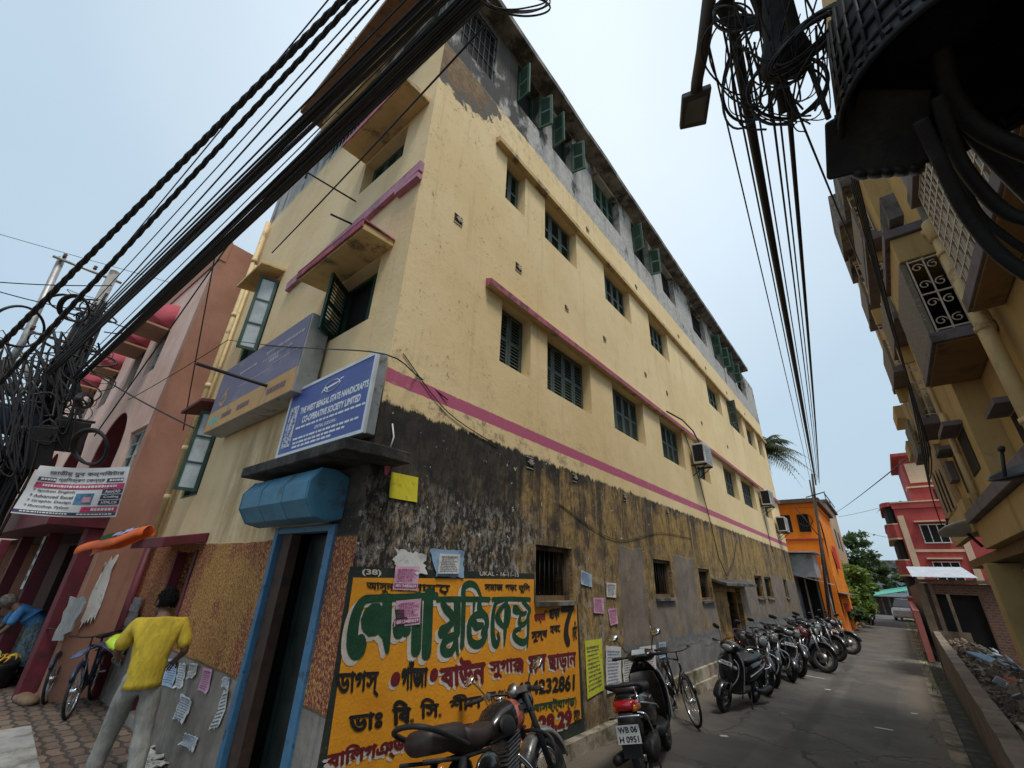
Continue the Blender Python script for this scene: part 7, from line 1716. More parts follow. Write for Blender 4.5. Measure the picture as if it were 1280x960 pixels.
def hand(base, d, n_, s_, m, parent, curl=.5):
    """palm with five bent fingers from the wrist along d, palm normal n_, thumb side s_"""
    d = Vector(d).normalized(); n_ = Vector(n_); n_ = (n_-d*d.dot(n_)).normalized(); u = d.cross(n_)*s_; b = Vector(base)
    V = [b, b+d*.05, b+d*.085]; E_ = [(0, 1), (1, 2)]; Rr = [(.022, .015), (.034, .014), (.036, .013)]
    for i, (off, ln) in enumerate(((.030, .070), (.010, .080), (-.011, .074), (-.031, .058))):
        k = len(V); p = b+d*.085+u*off; p1 = p+(d*math.cos(curl*.6)+n_*math.sin(curl*.6))*ln*.45; p2 = p1+(d*math.cos(curl*1.5)+n_*math.sin(curl*1.5))*ln*.32; p3 = p2+(d*math.cos(curl*2.2)+n_*math.sin(curl*2.2))*ln*.25
        V += [p, p1, p2, p3]; E_ += [(2, k), (k, k+1), (k+1, k+2), (k+2, k+3)]; Rr += [.0095, .0088, .008, .0065]
    k = len(V); p = b+d*.025+u*.028; V += [p, p+(d*.6+u*.7+n_*.3).normalized()*.035, p+(d*.85+u*.6+n_*.45).normalized()*.068]; E_ += [(0, k), (k, k+1), (k+1, k+2)]; Rr += [.012, .010, .0075]
    return V, E_, Rr
def person(label, J, mats, yaw, pitch, hairm, shirt_hem, trouser, headc, hands, cat='person', extra=None):
    """J: joints. One continuous body; shirt and lower garment are shells round it"""
    root = thing('person', label, cat, J['ground'])
    V, E_, Rr = [], [], []; ix = {}
    def v(n_, p, r_): ix[n_] = len(V); V.append(Vector(p)); Rr.append(r_)
    v('pelvis', J['pelvis'], (.135, .10)); v('waist', J['waist'], (.125, .09)); v('chest', J['chest'], (.15, .10)); v('neckb', J['neckb'], (.075, .07)); v('neck', J['neck'], .052); v('hd', Vector(headc)-Vector((0, 0, .03)), .07)
    E_ += [(0, 1), (1, 2), (2, 3), (3, 4), (4, 5)]
    for s_ in 'LR':
        v('sh'+s_, J['sh'+s_], .062); v('el'+s_, J['el'+s_], .040); v('wr'+s_, J['wr'+s_], .026); E_ += [(2, ix['sh'+s_]), (ix['sh'+s_], ix['el'+s_]), (ix['el'+s_], ix['wr'+s_])]
        v('hip'+s_, J['hip'+s_], .085); v('kn'+s_, J['kn'+s_], .058); v('an'+s_, J['an'+s_], .036); v('to'+s_, J['to'+s_], (.042, .026)); E_ += [(0, ix['hip'+s_]), (ix['hip'+s_], ix['kn'+s_]), (ix['kn'+s_], ix['an'+s_]), (ix['an'+s_], ix['to'+s_])]
        hv, he, hr = hand(J['wr'+s_], Vector(J['wr'+s_])-Vector(J['el'+s_]), hands[s_][0], hands[s_][1], None, None, hands[s_][2]); k = len(V); V.extend(hv[1:]); Rr.extend(hr[1:])
        mp = lambda i: ix['wr'+s_] if i == 0 else k+i-1
        E_ += [(mp(a), mp(b)) for a, b in he]
    body = skin_mesh('body', V, E_, Rr, M_SKIN, root, root=0)
    # face and skull joined to the body mesh
    fm = add_face(root, headc, yaw, pitch, M_SKIN); fo = fm.build('face_part', M_SKIN, root)
    bm = bmesh.new(); bm.from_mesh(body.data); bm.from_mesh(fo.data)
    for f in bm.faces: f.smooth = True
    bm.to_mesh(body.data); bm.free(); bpy.data.objects.remove(fo)
    head(root, headc, yaw, pitch, hairm)
    sv = [J['pelvis'], J['waist'], J['chest'], J['neckb']]; sr = [(.165, .125), (.158, .118), (.178, .125), (.085, .08)]; se = [(0, 1), (1, 2), (2, 3)]
    lowp = Vector(J['pelvis'])+(Vector(J['pelvis'])-Vector(J['waist'])).normalized()*.16; sv.append(lowp); sr.append((.175, .135)); se.append((0, 4))
    for s_ in 'LR':
        k = len(sv); sh, el = Vector(J['sh'+s_]), Vector(J['el'+s_]); sv += [sh, sh.lerp(el, .45), sh.lerp(el, .92)]; sr += [.074, .070, .070]; se += [(2, k), (k, k+1), (k+1, k+2)]
    cuts = [(shirt_hem[0], shirt_hem[1])]
    for s_ in 'LR': 
        pass
    sh_o = skin_mesh('shirt', sv, se, sr, mats[0], root, cut=cuts, root=0)
    md = sh_o.modifiers.new('solid', 'SOLIDIFY'); md.thickness = .006; md.offset = 1
    dp = sh_o.modifiers.new('folds', 'DISPLACE'); tx = bpy.data.textures.new('folds', 'CLOUDS'); tx.noise_scale = .22; dp.texture = tx; dp.strength = .028; dp.mid_level = .5
    if trouser == 'trousers':
        tv = [J['pelvis'], Vector(J['waist'])*.7+Vector(J['pelvis'])*.3]; tr = [(.15, .118), (.14, .11)]; te = [(0, 1)]
        for s_ in 'LR':
            k = len(tv); h, kn, an = Vector(J['hip'+s_]), Vector(J['kn'+s_]), Vector(J['an'+s_]); tv += [h, kn, kn.lerp(an, .55), an+(an-kn).normalized()*.02]; tr += [.112, .088, .078, .074]; te += [(0, k), (k, k+1), (k+1, k+2), (k+2, k+3)]
        to = skin_mesh('trousers', tv, te, tr, mats[1], root, root=0)
        dp = to.modifiers.new('folds', 'DISPLACE'); tx = bpy.data.textures.new('tfolds', 'CLOUDS'); tx.noise_scale = .16; dp.texture = tx; dp.strength = .03
    else:
        mb = MB(); rg = []; n = 36
        for i in range(13):
            t = i/12; c = Vector(J['pelvis']).lerp(Vector(J['hem']), t)+Vector((0, 0, .06*(1-t))); ww = lerp(.16, .25, t**.8); dd = lerp(.13, .19, t)
            rg.append([c+Vector((math.cos(a)*ww*(1+.05*t*math.sin(a*7+t*3)), math.sin(a)*dd*(1+.06*t*math.sin(a*6+1)), .02*math.sin(a*5)*t)) for a in [2*PI*k/n for k in range(n)]])
        mb.loft(rg, True, False); mb.build('lungi', mats[1], root)
    for s_ in 'LR':
        an, to = Vector(J['an'+s_]), Vector(J['to'+s_]); dv = (to-an); dv.z = 0; dv.normalize(); c = an+dv*.06; mb = MB(); u = Vector((-dv.y, dv.x, 0))
        zb = min(an.z, to.z)-.035
        mb.loft([[Vector((c.x, c.y, zb))+dv*(-.12+.26*t)+u*(.045*q*(1-.3*abs(t-.6)))+Vector((0, 0, h)) for q, h in ((-1, 0), (1, 0), (1, .018), (-1, .018))] for t in (0, .2, .5, .8, 1)], False); mb.build('sandal', M_BLKM, root)
    return root
gx, gy = -6.1, 1.62
# man walking away along the pavement, facing -x and a little to the wall
JM = dict(ground=(gx, gy, 0), pelvis=(-5.98, 1.60, .88), waist=(-6.0, 1.60, 1.03), chest=(-6.05, 1.61, 1.24), neckb=(-6.08, 1.62, 1.38), neck=(-6.10, 1.62, 1.43),
    shL=(-6.13, 1.43, 1.33), elL=(-6.22, 1.36, 1.08), wrL=(-6.42, 1.44, 1.02), shR=(-6.02, 1.80, 1.33), elR=(-5.93, 1.87, 1.08), wrR=(-6.12, 1.86, .98),
    hipL=(-6.0, 1.52, .84), knL=(-6.16, 1.52, .48), anL=(-6.22, 1.50, .09), toL=(-6.36, 1.49, .05), hipR=(-5.96, 1.69, .84), knR=(-5.96, 1.72, .47), anR=(-5.84, 1.74, .11), toR=(-5.95, 1.76, .06))
person('man in a yellow t-shirt and grey trousers walking away along the pavement', JM, (M_YSH, M_GTR), rad(98), rad(-6), M_HAIR, ((-5.98, 1.6, .80), (0, 0, -1)), 'trousers', (-6.13, 1.62, 1.535), {'L': ((0, 0, -1), 1, .7), 'R': ((0, -.5, -1), -1, .7)})
mb = MB(); p = Vector((-6.52, 1.42, 1.08)); vs = []; nn = 12
for j in range(9):
    t = j/8
    for k in range(nn): a = 2*PI*k/nn; q = (.02+.075*math.sin(PI*min(1, t*.9+.08)))*(1+.22*mnoise.noise((math.cos(a)*2, math.sin(a)*2, t*5))); vs.append(p+Vector((-.20*t+.02, q*math.cos(a), .10*t+q*.55*math.sin(a))))
mb.loft([vs[j*nn:(j+1)*nn] for j in range(9)]); o = mb.build('plastic_bag', mat('lime_plastic', (.42, .62, .02), .45), recalc=False); tag(o, 'lime green plastic bag held in front of the man in yellow', 'bag')
# man bending over at the fruit stall
JB = dict(ground=(-12.2, 1.4, 0), pelvis=(-12.15, 1.36, .86), waist=(-12.18, 1.26, .96), chest=(-12.22, 1.10, 1.08), neckb=(-12.26, .98, 1.15), neck=(-12.27, .95, 1.16),
    shL=(-12.06, 1.06, 1.06), elL=(-12.02, 1.0, .82), wrL=(-12.06, .88, .64), shR=(-12.40, 1.04, 1.06), elR=(-12.46, .96, .82), wrR=(-12.40, .82, .66),
    hipL=(-12.05, 1.38, .80), knL=(-12.06, 1.36, .45), anL=(-12.05, 1.44, .08), toL=(-12.06, 1.32, .05), hipR=(-12.25, 1.38, .80), knR=(-12.26, 1.34, .45), anR=(-12.27, 1.42, .08), toR=(-12.28, 1.30, .05), hem=(-12.15, 1.42, .24))
person('bent over man in a blue shirt and patterned lungi at the fruit stall', JB, (M_BSH, M_LUN), rad(182), rad(-50), M_GHAIR, ((-12.15, 1.41, .82), (0, .7, -.7)), 'lungi', (-12.28, .89, 1.20), {'L': ((0, 0, -1), 1, .8), 'R': ((0, 0, -1), -1, .8)})
JS = dict(ground=(-13.9, .55, 0), pelvis=(-13.9, .6, .45), waist=(-13.9, .58, .6), chest=(-13.88, .52, .85), neckb=(-13.86, .5, 1.0), neck=(-13.86, .49, 1.05), shL=(-13.95, .70, .95), elL=(-13.8, .72, .72), wrL=(-13.62, .66, .70), shR=(-13.8, .33, .95), elR=(-13.66, .3, .72), wrR=(-13.5, .4, .68), hipL=(-13.9, .70, .45), knL=(-13.55, .74, .5), anL=(-13.5, .72, .1), toL=(-13.38, .72, .05), hipR=(-13.86, .48, .45), knR=(-13.5, .42, .5), anR=(-13.46, .42, .1), toR=(-13.34, .42, .05))
person('seated vendor in dark clothes partly hidden at the left edge of the fruit stall', JS, (mat_cloth('dark_shirt', (.025, .03, .04)), mat_cloth('dark_trousers', (.03, .03, .035))), rad(-95), 0, M_HAIR, ((-13.9, .6, .44), (0, 0, -1)), 'trousers', (-13.85, .49, 1.16), {'L': ((0, 0, -1), 1, .8), 'R': ((0, 0, -1), -1, .8)})
mb = MB(); mb.bx(-14.2, -13.7, .35, .8, 0, .36); tag(mb.build('stool', mat('grey_wood', (.17, .13, .095)), None, .02), 'low wooden stool under the seated vendor', 'stool')
# ------------------------------------------------------------------ fruit stall
M_CRATE = mat('black_crate_plastic', (.012, .012, .013), .5, var=.3)
M_BAN = mat('ripe_banana', (.58, .34, .03), .55, var=.2, sc=12, dirt=(.25, .13, .02), damt=.3, dsc=9)
M_GBAN = mat('green_banana', (.22, .34, .05), .55, var=.2, sc=12)
def crate(label, x, y, z, w_, d, h, a=0.):
    root = thing('crate', label, 'crate', (x, y, z), 'plastic crates of the fruit stall'); M_ = Matrix.Translation((x, y, z)) @ Matrix.Rotation(a, 4, 'Z'); mb = MB(M_)
    for s_ in (-1, 1):
        for k in range(5): mb.box((0, s_*d/2, .04+h*k/5), (w_, .012, h/5-.022)); mb.box((s_*w_/2, 0, .04+h*k/5), (.012, d, h/5-.022))
        for k in range(6): mb.box((lerp(-w_/2, w_/2, k/5), s_*d/2, h/2), (.018, .02, h)); mb.box((s_*w_/2, lerp(-d/2, d/2, k/5), h/2), (.02, .018, h))
        mb.box((0, s_*d/2, h), (w_+.03, .025, .03)); mb.box((s_*w_/2, 0, h), (.025, d+.03, .03))
    mb.box((0, 0, .012), (w_, d, .02)); mb.box((0, 0, h*.75), (w_*.95, d*.95, .02)); mb.build('basket_body', M_CRATE, root)
    return root
def bananas(label, c, m, n, R_=.13, seed=1, group='bunches of bananas on the fruit stall'):
    rr = random.Random(seed); root = thing('banana_bunch', label, 'bananas', c, group); c = Vector(c)
    for i in range(n):
        a = 2*PI*i/n+rr.uniform(-.2, .2); d = Vector((math.cos(a), math.sin(a), 0)); z = .04*rr.random()+.02*(i % 3); mb = MB()
        pts = [c+d*R_*(.15+.95*t)+Vector((-d.y, d.x, 0))*(.09*math.sin(t*2.6))+Vector((0, 0, z+.07*math.sin(PI*t)*.8)) for t in [k/8 for k in range(9)]]
        mb.tube(pts, [.006, .013, .018, .020, .020, .019, .016, .010, .005], 7); mb.build('banana', m, root, recalc=False)
    mb = MB(); mb.tube([c+Vector((0, 0, .05)), c+Vector((.02, 0, .12))], [.02, .012], 6); mb.build('stalk', mat('banana_stalk', (.16, .13, .04), .8), root)
p = onz(80, 808, .38)
crate('black plastic crate with bananas on top under the grey hanging sheet', -12.6, 1.95, 0, .62, .42, .40, .1)
bananas('hand of ripe bananas on the black crate under the grey sheet', (-12.6, 1.95, .41), M_BAN, 12, .2, 1)
crate('smaller black crate behind the farther bicycle', -11.3, 1.85, 0, .42, .32, .27, -.2)
bananas('few bright yellow bananas on the smaller black crate', (-11.3, 1.85, .29), M_BAN, 6, .15, 2)
TB = thing('fruit_table', 'low vendor table wrapped in black sheeting at the left edge', 'table', (-11.9, .9, 0))
mb = MB(); vs = []; 
rg = [[Vector((-11.95+.62*w_*math.copysign(abs(math.cos(a))**.4, math.cos(a))*(1+.03*math.sin(a*9)*(1-t)), .88+.42*w_*math.copysign(abs(math.sin(a))**.4, math.sin(a))*(1+.04*math.sin(a*11)*(1-t)), z)) for a in [2*PI*k/40 for k in range(40)]] for t, w_, z in ((0, .92, .0), (.3, .95, .12), (.7, 1.0, .28), (1, 1.02, .34), (1, .98, .36))]
mb.loft(rg); mb.build('sheeting', mat('black_sheeting', (.012, .012, .013), .4, var=.4, sc=6, bump=.8, bsc=8), TB)
bananas('ripe bananas heaped at the near end of the vendor table', (-11.55, 1.05, .36), M_BAN, 11, .2, 3); bananas('green bananas on the middle of the vendor table', (-12.0, .85, .36), M_GBAN, 11, .2, 4); bananas('green bananas at the far end of the vendor table', (-12.35, .75, .36), M_GBAN, 9, .18, 5)
FR = thing('fruit_heap', 'small heap of reddish fruit in front of the bananas on the vendor table', 'fruit', (-11.5, .78, .36)); rr = random.Random(3)
for i in range(16):
    mb = MB(); mb.ell((-11.5+rr.uniform(-.14, .14), .76+rr.uniform(-.1, .1), .40+.05*rr.random()), (.045, .045, .042), 10, 7); mb.build('fruit', mat('reddish_fruit', (.32, .10, .03), .5, var=.3, sc=9), FR)
for i, (px, py, lb) in enumerate(((33, 874, 'left one of two brown sacks of roots lying on the pavers'), (48, 868, 'right one of two brown sacks of roots lying on the pavers'))):
    p = onz(px, py, .05); mb = MB(); R2 = Matrix.Rotation(rad(100+8*i), 3, 'Z'); mb.loft([[p+R2 @ Vector((.11*w_*math.cos(a), -.28+.56*t, .07*w_*math.sin(a))) for a in [2*PI*k/14 for k in range(14)]] for t, w_ in ((0, .3), (.1, .8), (.3, 1.), (.5, .9), (.75, 1.), (.92, .8), (1, .35))]); tag(mb.build('sack', mat('jute_brown', (.24, .15, .09), .95, var=.3, sc=6, bump=.9, bsc=14)), lb, 'sack', 'brown sacks on the pavers')
mb = MB(); rr = random.Random(8)
p = ony(205, 935, 1.95)
for i in range(40): mb.box((-6.6+.35*rr.uniform(-1, 1), 2.02+.1*rr.uniform(-1, 1), .02+.015*rr.random()), (.05+.06*rr.random(), .04+.05*rr.random(), .012), (rr.uniform(-.4, .4), rr.uniform(-.4, .4), rr.random()*3))
tag(mb.build('torn_paper', M_LIT), 'torn paper lying at the foot of the grey dado', 'litter', kind='stuff')
# ------------------------------------------------------------------ air conditioners on the alley wall
def ac(label, px, py, w_=.62, h=.50, d=.30):
    c = onx(px, py, AX+d); root = thing('air_conditioner', label, 'air conditioner', (AX, c.y, c.z), 'air conditioners on the alley wall')
    x0, x1, y0, y1, z0, z1 = AX+.09, AX+.09+d, c.y-w_/2, c.y+w_/2, c.z-h/2, c.z+h/2
    mb = MB(); mb.bx(x0, x1, y0, y1, z0, z1); mb.build('casing', M_WHITE, root, .012)
    mb = MB(); mb.bx(x0+.03, x1-.03, y0-.006, y0-.001, z0+.05, z1-.05); mb.build('side_louvre', M_DARK, root)
    mb = MB()
    for i in range(8): mb.bx(x1, x1+.008, y0+.05, y1-.05, lerp(z0+.06, z1-.06, i/7)-.012, lerp(z0+.06, z1-.06, i/7)+.012)
    mb.build('front_grille', M_STEEL, root)
    mb = MB()
    for y in (y0+.1, y1-.1): mb.bx(AX+.003, x1, y-.015, y+.015, z0-.04, z0-.002); mb.tube([(AX+.01, y, z0-.3), (x1-.04, y, z0-.03)], .012, 6)
    mb.build('bracket', M_IRON, root)
ac('air conditioner box nearest the corner, below the lower window ledge', 881, 569, .66, .55, .32)
ac('middle air conditioner box near the far end of the wall', 962, 623, .8, .6, .34)
ac('air conditioner box at the far end, just above the rose band', 981, 656, .8, .62, .34)
# ------------------------------------------------------------------ poles
M_POLE = mat('concrete_pole', (.28, .27, .25), .9, var=.25, sc=4, bump=.5, bsc=30, dirt=(.1, .09, .08), damt=.5, space='world')
M_GALV = mat('galvanised_steel', (.34, .34, .33), .5, .5, var=.2, sc=5, dirt=(.2, .15, .1), damt=.3)
# left pole
LP = Vector((-14, .12, 0)); UP = thing('utility_pole', 'weathered utility pole smothered in cables at the left', 'utility pole', tuple(LP))
mb = MB(); mb.tube([LP, LP+Vector((0, -.02, 8.9))], [.16, .10], 14); mb.build('pole', M_POLE, UP)
mb = MB(); a, b = onx(66, 320, -14), onx(152, 354, -14); mb.tube([a, b], .035, 6); mb.build('cross_arm', M_GALV, UP); mb = MB(); a, b = onx(20, 408, -14.2), onx(95, 432, -14.2); mb.tube([a, b], .035, 6); mb.build('cross_arm', M_GALV, UP)
mb = MB()
for px, py in ((80, 322), (100, 331), (118, 337), (140, 346), (40, 412), (60, 419)): p = onx(px, py, -14); mb.lathe([(.03, 0), (.045, .03), (.03, .06), (.045, .09), (.02, .12)], 10, Matrix.Translation(p))
mb.build('insulator', mat('brown_porcelain', (.12, .05, .03), .25), UP)
mb = MB(); mb.tube([onx(78, 322, -14.1), onx(30, 425, -14.1), onx(2, 470, -14.1)], .07, 10); mb.tube([onx(28, 440, -14.1), onx(40, 495, -14.1)], .05, 8); mb.build('brace', M_GALV, UP)
for i, (px, py, s_, m_, lb) in enumerate(((18, 528, (.3, .75, .55), 'blue', 'blue-black junction box on the left utility pole'), (84, 545, (.3, .6, .7), 'black', 'dark metal switch box low on the left utility pole'), (50, 560, (.35, .4, .9), 'black', 'long black cable joint case on the left utility pole'))):
    p = onx(px, py, -13.6); mb = MB(); mb.box(p, s_, (.1*i, .15, .1)); mb.box(p+Vector((.02, 0, s_[2]/2+.03)), (s_[0]*1.1, s_[1]*1.08, .06), (.1*i, .15, .1)); tag(mb.build('junction_box', mat('dark_blue_case', (.015, .03, .07), .5) if m_ == 'blue' else M_IRON, None, .02), lb, 'junction box')
# tangle of service cables on the left pole
mb = MB(); rr = random.Random(21)
for i in range(46):
    z = rr.triangular(3.4, 8.2, 6.2); w_ = .2+.6*rr.random()**1.5*(1.2-abs(z-6)/4); c = Vector((-13.75+.25*rr.uniform(-1, 1), .12+.25*rr.uniform(-1, 1), z)); a0 = rr.random()*6.3; n = 14; sp = rr.uniform(.6, 1.2)
    tl = rr.uniform(-.5, .5); pts = [c+Vector((.15*math.sin(a0+k), w_*math.cos(a0+k*sp*.5), tl*(k/n-.5)+.35*w_*math.sin(a0+k*sp*.5))) for k in range(n)]
    mb.tube(cat_rom(pts, 3), rr.choice((.008, .011, .016, .022)), 5, caps=False)
for i in range(30):
    y = .12+.22*rr.uniform(-1, 1); mb.tube(cat_rom([(-13.8, y, 8.2-2*rr.random()), (-13.78+.2*rr.random(), y+.25*rr.uniform(-1, 1), 5), (-13.8, y+.2*rr.uniform(-1, 1), 2.4*rr.random()+1)], 6), .02+.02*rr.random(), 5, caps=False)
o = mb.build('cable_tangle', M_CABLE, None, recalc=False); tag(o, 'dense black tangle of service cables round the left utility pole', 'cables', kind='stuff')
mb = MB(); rr = random.Random(22)
for i in range(16):
    pts = [onx(lerp(-30, 100, t)+rr.uniform(-6, 6), lerp(rr.uniform(380, 640), rr.uniform(400, 560), t)+30*math.sin(PI*t)*rr.uniform(-.2, 1), -13.4) for t in [k/7 for k in range(8)]]
    mb.tube(cat_rom(pts, 4), rr.choice((.012, .02, .03)), 5, caps=False)
o = mb.build('service_drops', M_CABLE, None, recalc=False); tag(o, 'loose cables running from the left utility pole out of the frame', 'cables', kind='stuff')
def loopc(px, py, rx, ry, dist, rot, r_, n=40, wob=.04, seed=0):
    rr = random.Random(seed); a1, a2 = rr.random()*6, rr.random()*6
    pts = []
    for k in range(n):
        a = 2*PI*k/n; q = 1+wob*math.sin(2*a+a1)+wob*.6*math.sin(3*a+a2); u, v = rx*q*math.cos(a), ry*q*math.sin(a)
        pts.append(ond(px+u*math.cos(rot)-v*math.sin(rot), py+u*math.sin(rot)+v*math.cos(rot), dist*(1+.04*math.sin(a+a1))))
    return pts
CG = 'coils of spare cable'
for i, (px, py, rx, ry, d, r_, lb) in enumerate(((112, 558, 23, 21, 11.5, .035, 'thick round coil of black cable hanging just above the banner'), (22, 408, 33, 26, 12.5, .03, 'large loose loop of black cable left of the utility pole'), (92, 385, 20, 16, 13, .03, 'loop of black cable on the upper part of the left utility pole'), (105, 500, 10, 9, 12.5, .03, 'small tight coil at the right side of the left utility pole'))):
    mb = MB()
    for k in range(3 if i != 1 else 1): mb.tube(loopc(px+k*1.2, py+k*.8, rx-k, ry-k*.5, d, .1*k, r_*.8, seed=i), r_*.8, 6, closed=True)
    tag(mb.build('cable_coil', M_CABLE, None, recalc=False), lb, 'cable coil', CG)
# overhead cables, each hung between two points with a little sag
def cable(label, p, q, r_, sag=.05, group='overhead cables', twist=0., n=24, name='overhead_cable', m_=None, coil=0., end=None):
    mb = MB(); pts = []
    d = (q-p); s0 = d.cross(Vector((0, 0, 1))).normalized(); s1 = s0.cross(d).normalized(); N = n if not twist else 90
    strands = 3 if twist else 1
    for s_ in range(strands):
        pts = []
        for k in range(N+1):
            t = k/N; c = p+d*t+Vector((0, 0, -4*sag*t*(1-t)))
            if twist: an = twist*t*2*PI+s_*2*PI/3; c = c+(s0*math.cos(an)+s1*math.sin(an))*r_*.62
            pts.append(c)
        if end is not None: pts += [pts[-1].lerp(end, t)+Vector((0, 0, -.25*math.sin(PI*t))) for t in (.2, .4, .6, .8, 1)]
        mb.tube(pts, r_*.62 if twist else r_, 6, caps=False)
    return tag(mb.build(name, m_ or M_CABLE, None, recalc=False), label, 'cable', group)
def thr(p1, p2, d1, d2): return ond(*p1, d1), ond(*p2, d2)
cable('uppermost thick twisted cable crossing the sky on the left', *thr((-30, 462), (450, -22), 7.5, 5.0), .024, .02, twist=15, end=Vector((.9, 1.6, 7.8)))
cable('second thick twisted cable just below the uppermost one', *thr((-40, 522), (464, -22), 8.0, 5.6), .022, .02, twist=15, end=Vector((.9, 1.7, 7.75)))
rr = random.Random(31)
for (a, b, n, spr, r0, lb, gp) in (((60, 466), (552, -8), 11, 8, .015, 'one of the cables of the upper heavy bundle crossing in front of the building', 'cables of the upper heavy bundle'), ((95, 474), (606, -12), 13, 9, .015, 'one of the cables of the lower heavy bundle crossing in front of the building', 'cables of the lower heavy bundle')):
    for i in range(n):
        k = (i-(n-1)/2)/n; p, q = thr((a[0]+k*spr*.8+rr.uniform(-2, 2), a[1]+k*spr*.8+rr.uniform(-2, 2)), (b[0]+k*spr*2.4+rr.uniform(-4, 4), b[1]+k*spr*2), 13.5+rr.random(), 4.6+.5*rr.random())
        cable(lb, p, q, r0*(.7+.6*rr.random()), rr.uniform(-.03, .09), gp, end=Vector((.9, 1.6+.06*i, 7.3+.03*i)))
TH = 'thin overhead wires on the left'
for i, (a, b, d1, d2, r_, lb) in enumerate((((20, 470), (420, -12), 12, 5, .006, 'thin wire close under the twisted cables'), ((60, 440), (470, -10), 12, 5, .006, 'thin wire midway between the twisted cables and the upper heavy bundle'), ((95, 420), (480, -8), 12, 5, .009, 'dark wire just above the upper heavy bundle'), ((110, 405), (515, -8), 12, 5.2, .010, 'dark red wire along the upper heavy bundle'), ((105, 450), (520, 40), 12, 6, .007, 'thin wire ending at the roof canopy'), ((118, 545), (300, 285), 12, 10, .012, 'wire slanting up from the banner past the pink house'), ((229, 538), (274, 292), 9.8, 9.5, .010, 'near-vertical wire in front of the terracotta wall'), ((108, 460), (242, 535), 13, 9, .014, 'wire falling from the utility pole to the long violet sign'), ((-10, 352), (140, 357), 15, 14, .012, 'upper level thin wire left of the utility pole'), ((-10, 362), (120, 392), 15, 14, .012, 'lower sloping thin wire left of the utility pole'), ((-10, 290), (330, 385), 30, 26, .012, 'faint far wire high in the left sky'), ((340, 316), (606, 32), 8.6, 5.0, .010, 'thin wire rising across the hoods of the street windows'), ((160, 500), (285, 425), 12, 9, .007, 'slack wire from the crimson hoods to the violet sign'))):
    p, q = thr(a, b, d1, d2); cable(lb, p, q, r_, .04, TH)
mb = MB(); pts = [ony(x, y, LY-.32) for x, y in ((285, 425), (340, 432), (402, 436), (482, 443))]+[onx(x, y, AX+.02) for x, y in ((520, 468), (560, 500))]; mb.tube(cat_rom(pts, 4), .007, 5); tag(mb.build('overhead_cable', M_CABLE, None, recalc=False), 'thin wire strung across the two sign boards to the alley wall', 'cable', TH)
# alley cables running from the near pole to the far pole
FPT = Vector((-1.9, 25.2, 6.6))
FP = thing('bamboo_pole', 'leaning dark wooden pole with cables at the far end of the yellow building', 'pole', (-2.57, 25.0, 0))
mb = MB(); mb.tube([(-2.62, 25.0, 0), (-1.82, 25.0, 7.0)], [.07, .045], 8); mb.build('pole', mat('dark_wood_pole', (.06, .05, .04), .9, var=.3), FP)
mb = MB(); mb.tube([(-2.3, 24.9, 5.9), (-1.5, 24.95, 6.1)], .025, 6); mb.build('cross_arm', M_IRON, FP); mb = MB(); mb.tube([(-2.2, 25.0, 4.2), (-2.9, 25.3, 5.6)], .02, 6); mb.build('cross_arm', M_IRON, FP)
mb = MB(); mb.tube([(-2.45, 25.9, 0), (-2.05, 25.9, 6.9)], [.055, .035], 8); tag(mb.build('bamboo_pole', MC['dark_wood_pole']), 'thinner dark pole just behind the leaning wooden pole', 'pole')
mb = MB(); mb.tube([(-2.4, 25.4, 0), (-2.38, 25.4, 2.9)], .04, 8); tag(mb.build('bamboo_pole', mat('pale_pole', (.4, .38, .34), .8)), 'short pale pole in front of the tin shed', 'pole')
AG = 'cables running along the alley'
for i, (a, b, d1, r_, lb) in enumerate((((907, -15), (1020, 606), 3.2, .030, 'thickest black cable running down the alley sky'), ((884, 48), (1014, 606), 3.6, .006, 'leftmost thin wire running down the alley sky'), ((901, 20), (1017, 604), 3.5, .007, 'thin wire left of the thickest alley cable'), ((905, 40), (1018, 608), 3.5, .006, 'thin wire hugging the left side of the thickest alley cable'), ((935, 60), (1021, 602), 3.4, .006, 'thin wire right of the thickest alley cable'), ((962, 110), (1022, 600), 3.3, .007, 'thin wire dropping from the hanging coils'), ((972, 120), (1023, 598), 3.3, .006, 'second thin wire dropping from the hanging coils'), ((984, 110), (1024, 604), 3.2, .014, 'medium cable dropping from the black joint case'))):
    p = ond(*a, d1); d = ray(*b); q = CAMP+d*(25.0/d.y); cable(lb, p, q, r_, .12, AG, n=40)
for a, b, d1, d2, lb in (((1046, 640), (1140, 568), 45, 11, 'faint wire crossing the alley sky up to the ochre building'), ((1048, 646), (1110, 632), 45, 38, 'faint nearly level wire between the cream house and the red building'), ((1078, 664), (1112, 672), 50, 38, 'faint upper wire beside the far tree'), ((985, 110), (1075, 330), 3, 6, 'wire falling from the coils to the ochre balconies')):
    p, q = thr(a, b, d1, d2); cable(lb, p, q, .012 if d1 > 10 else .006, .05, AG)
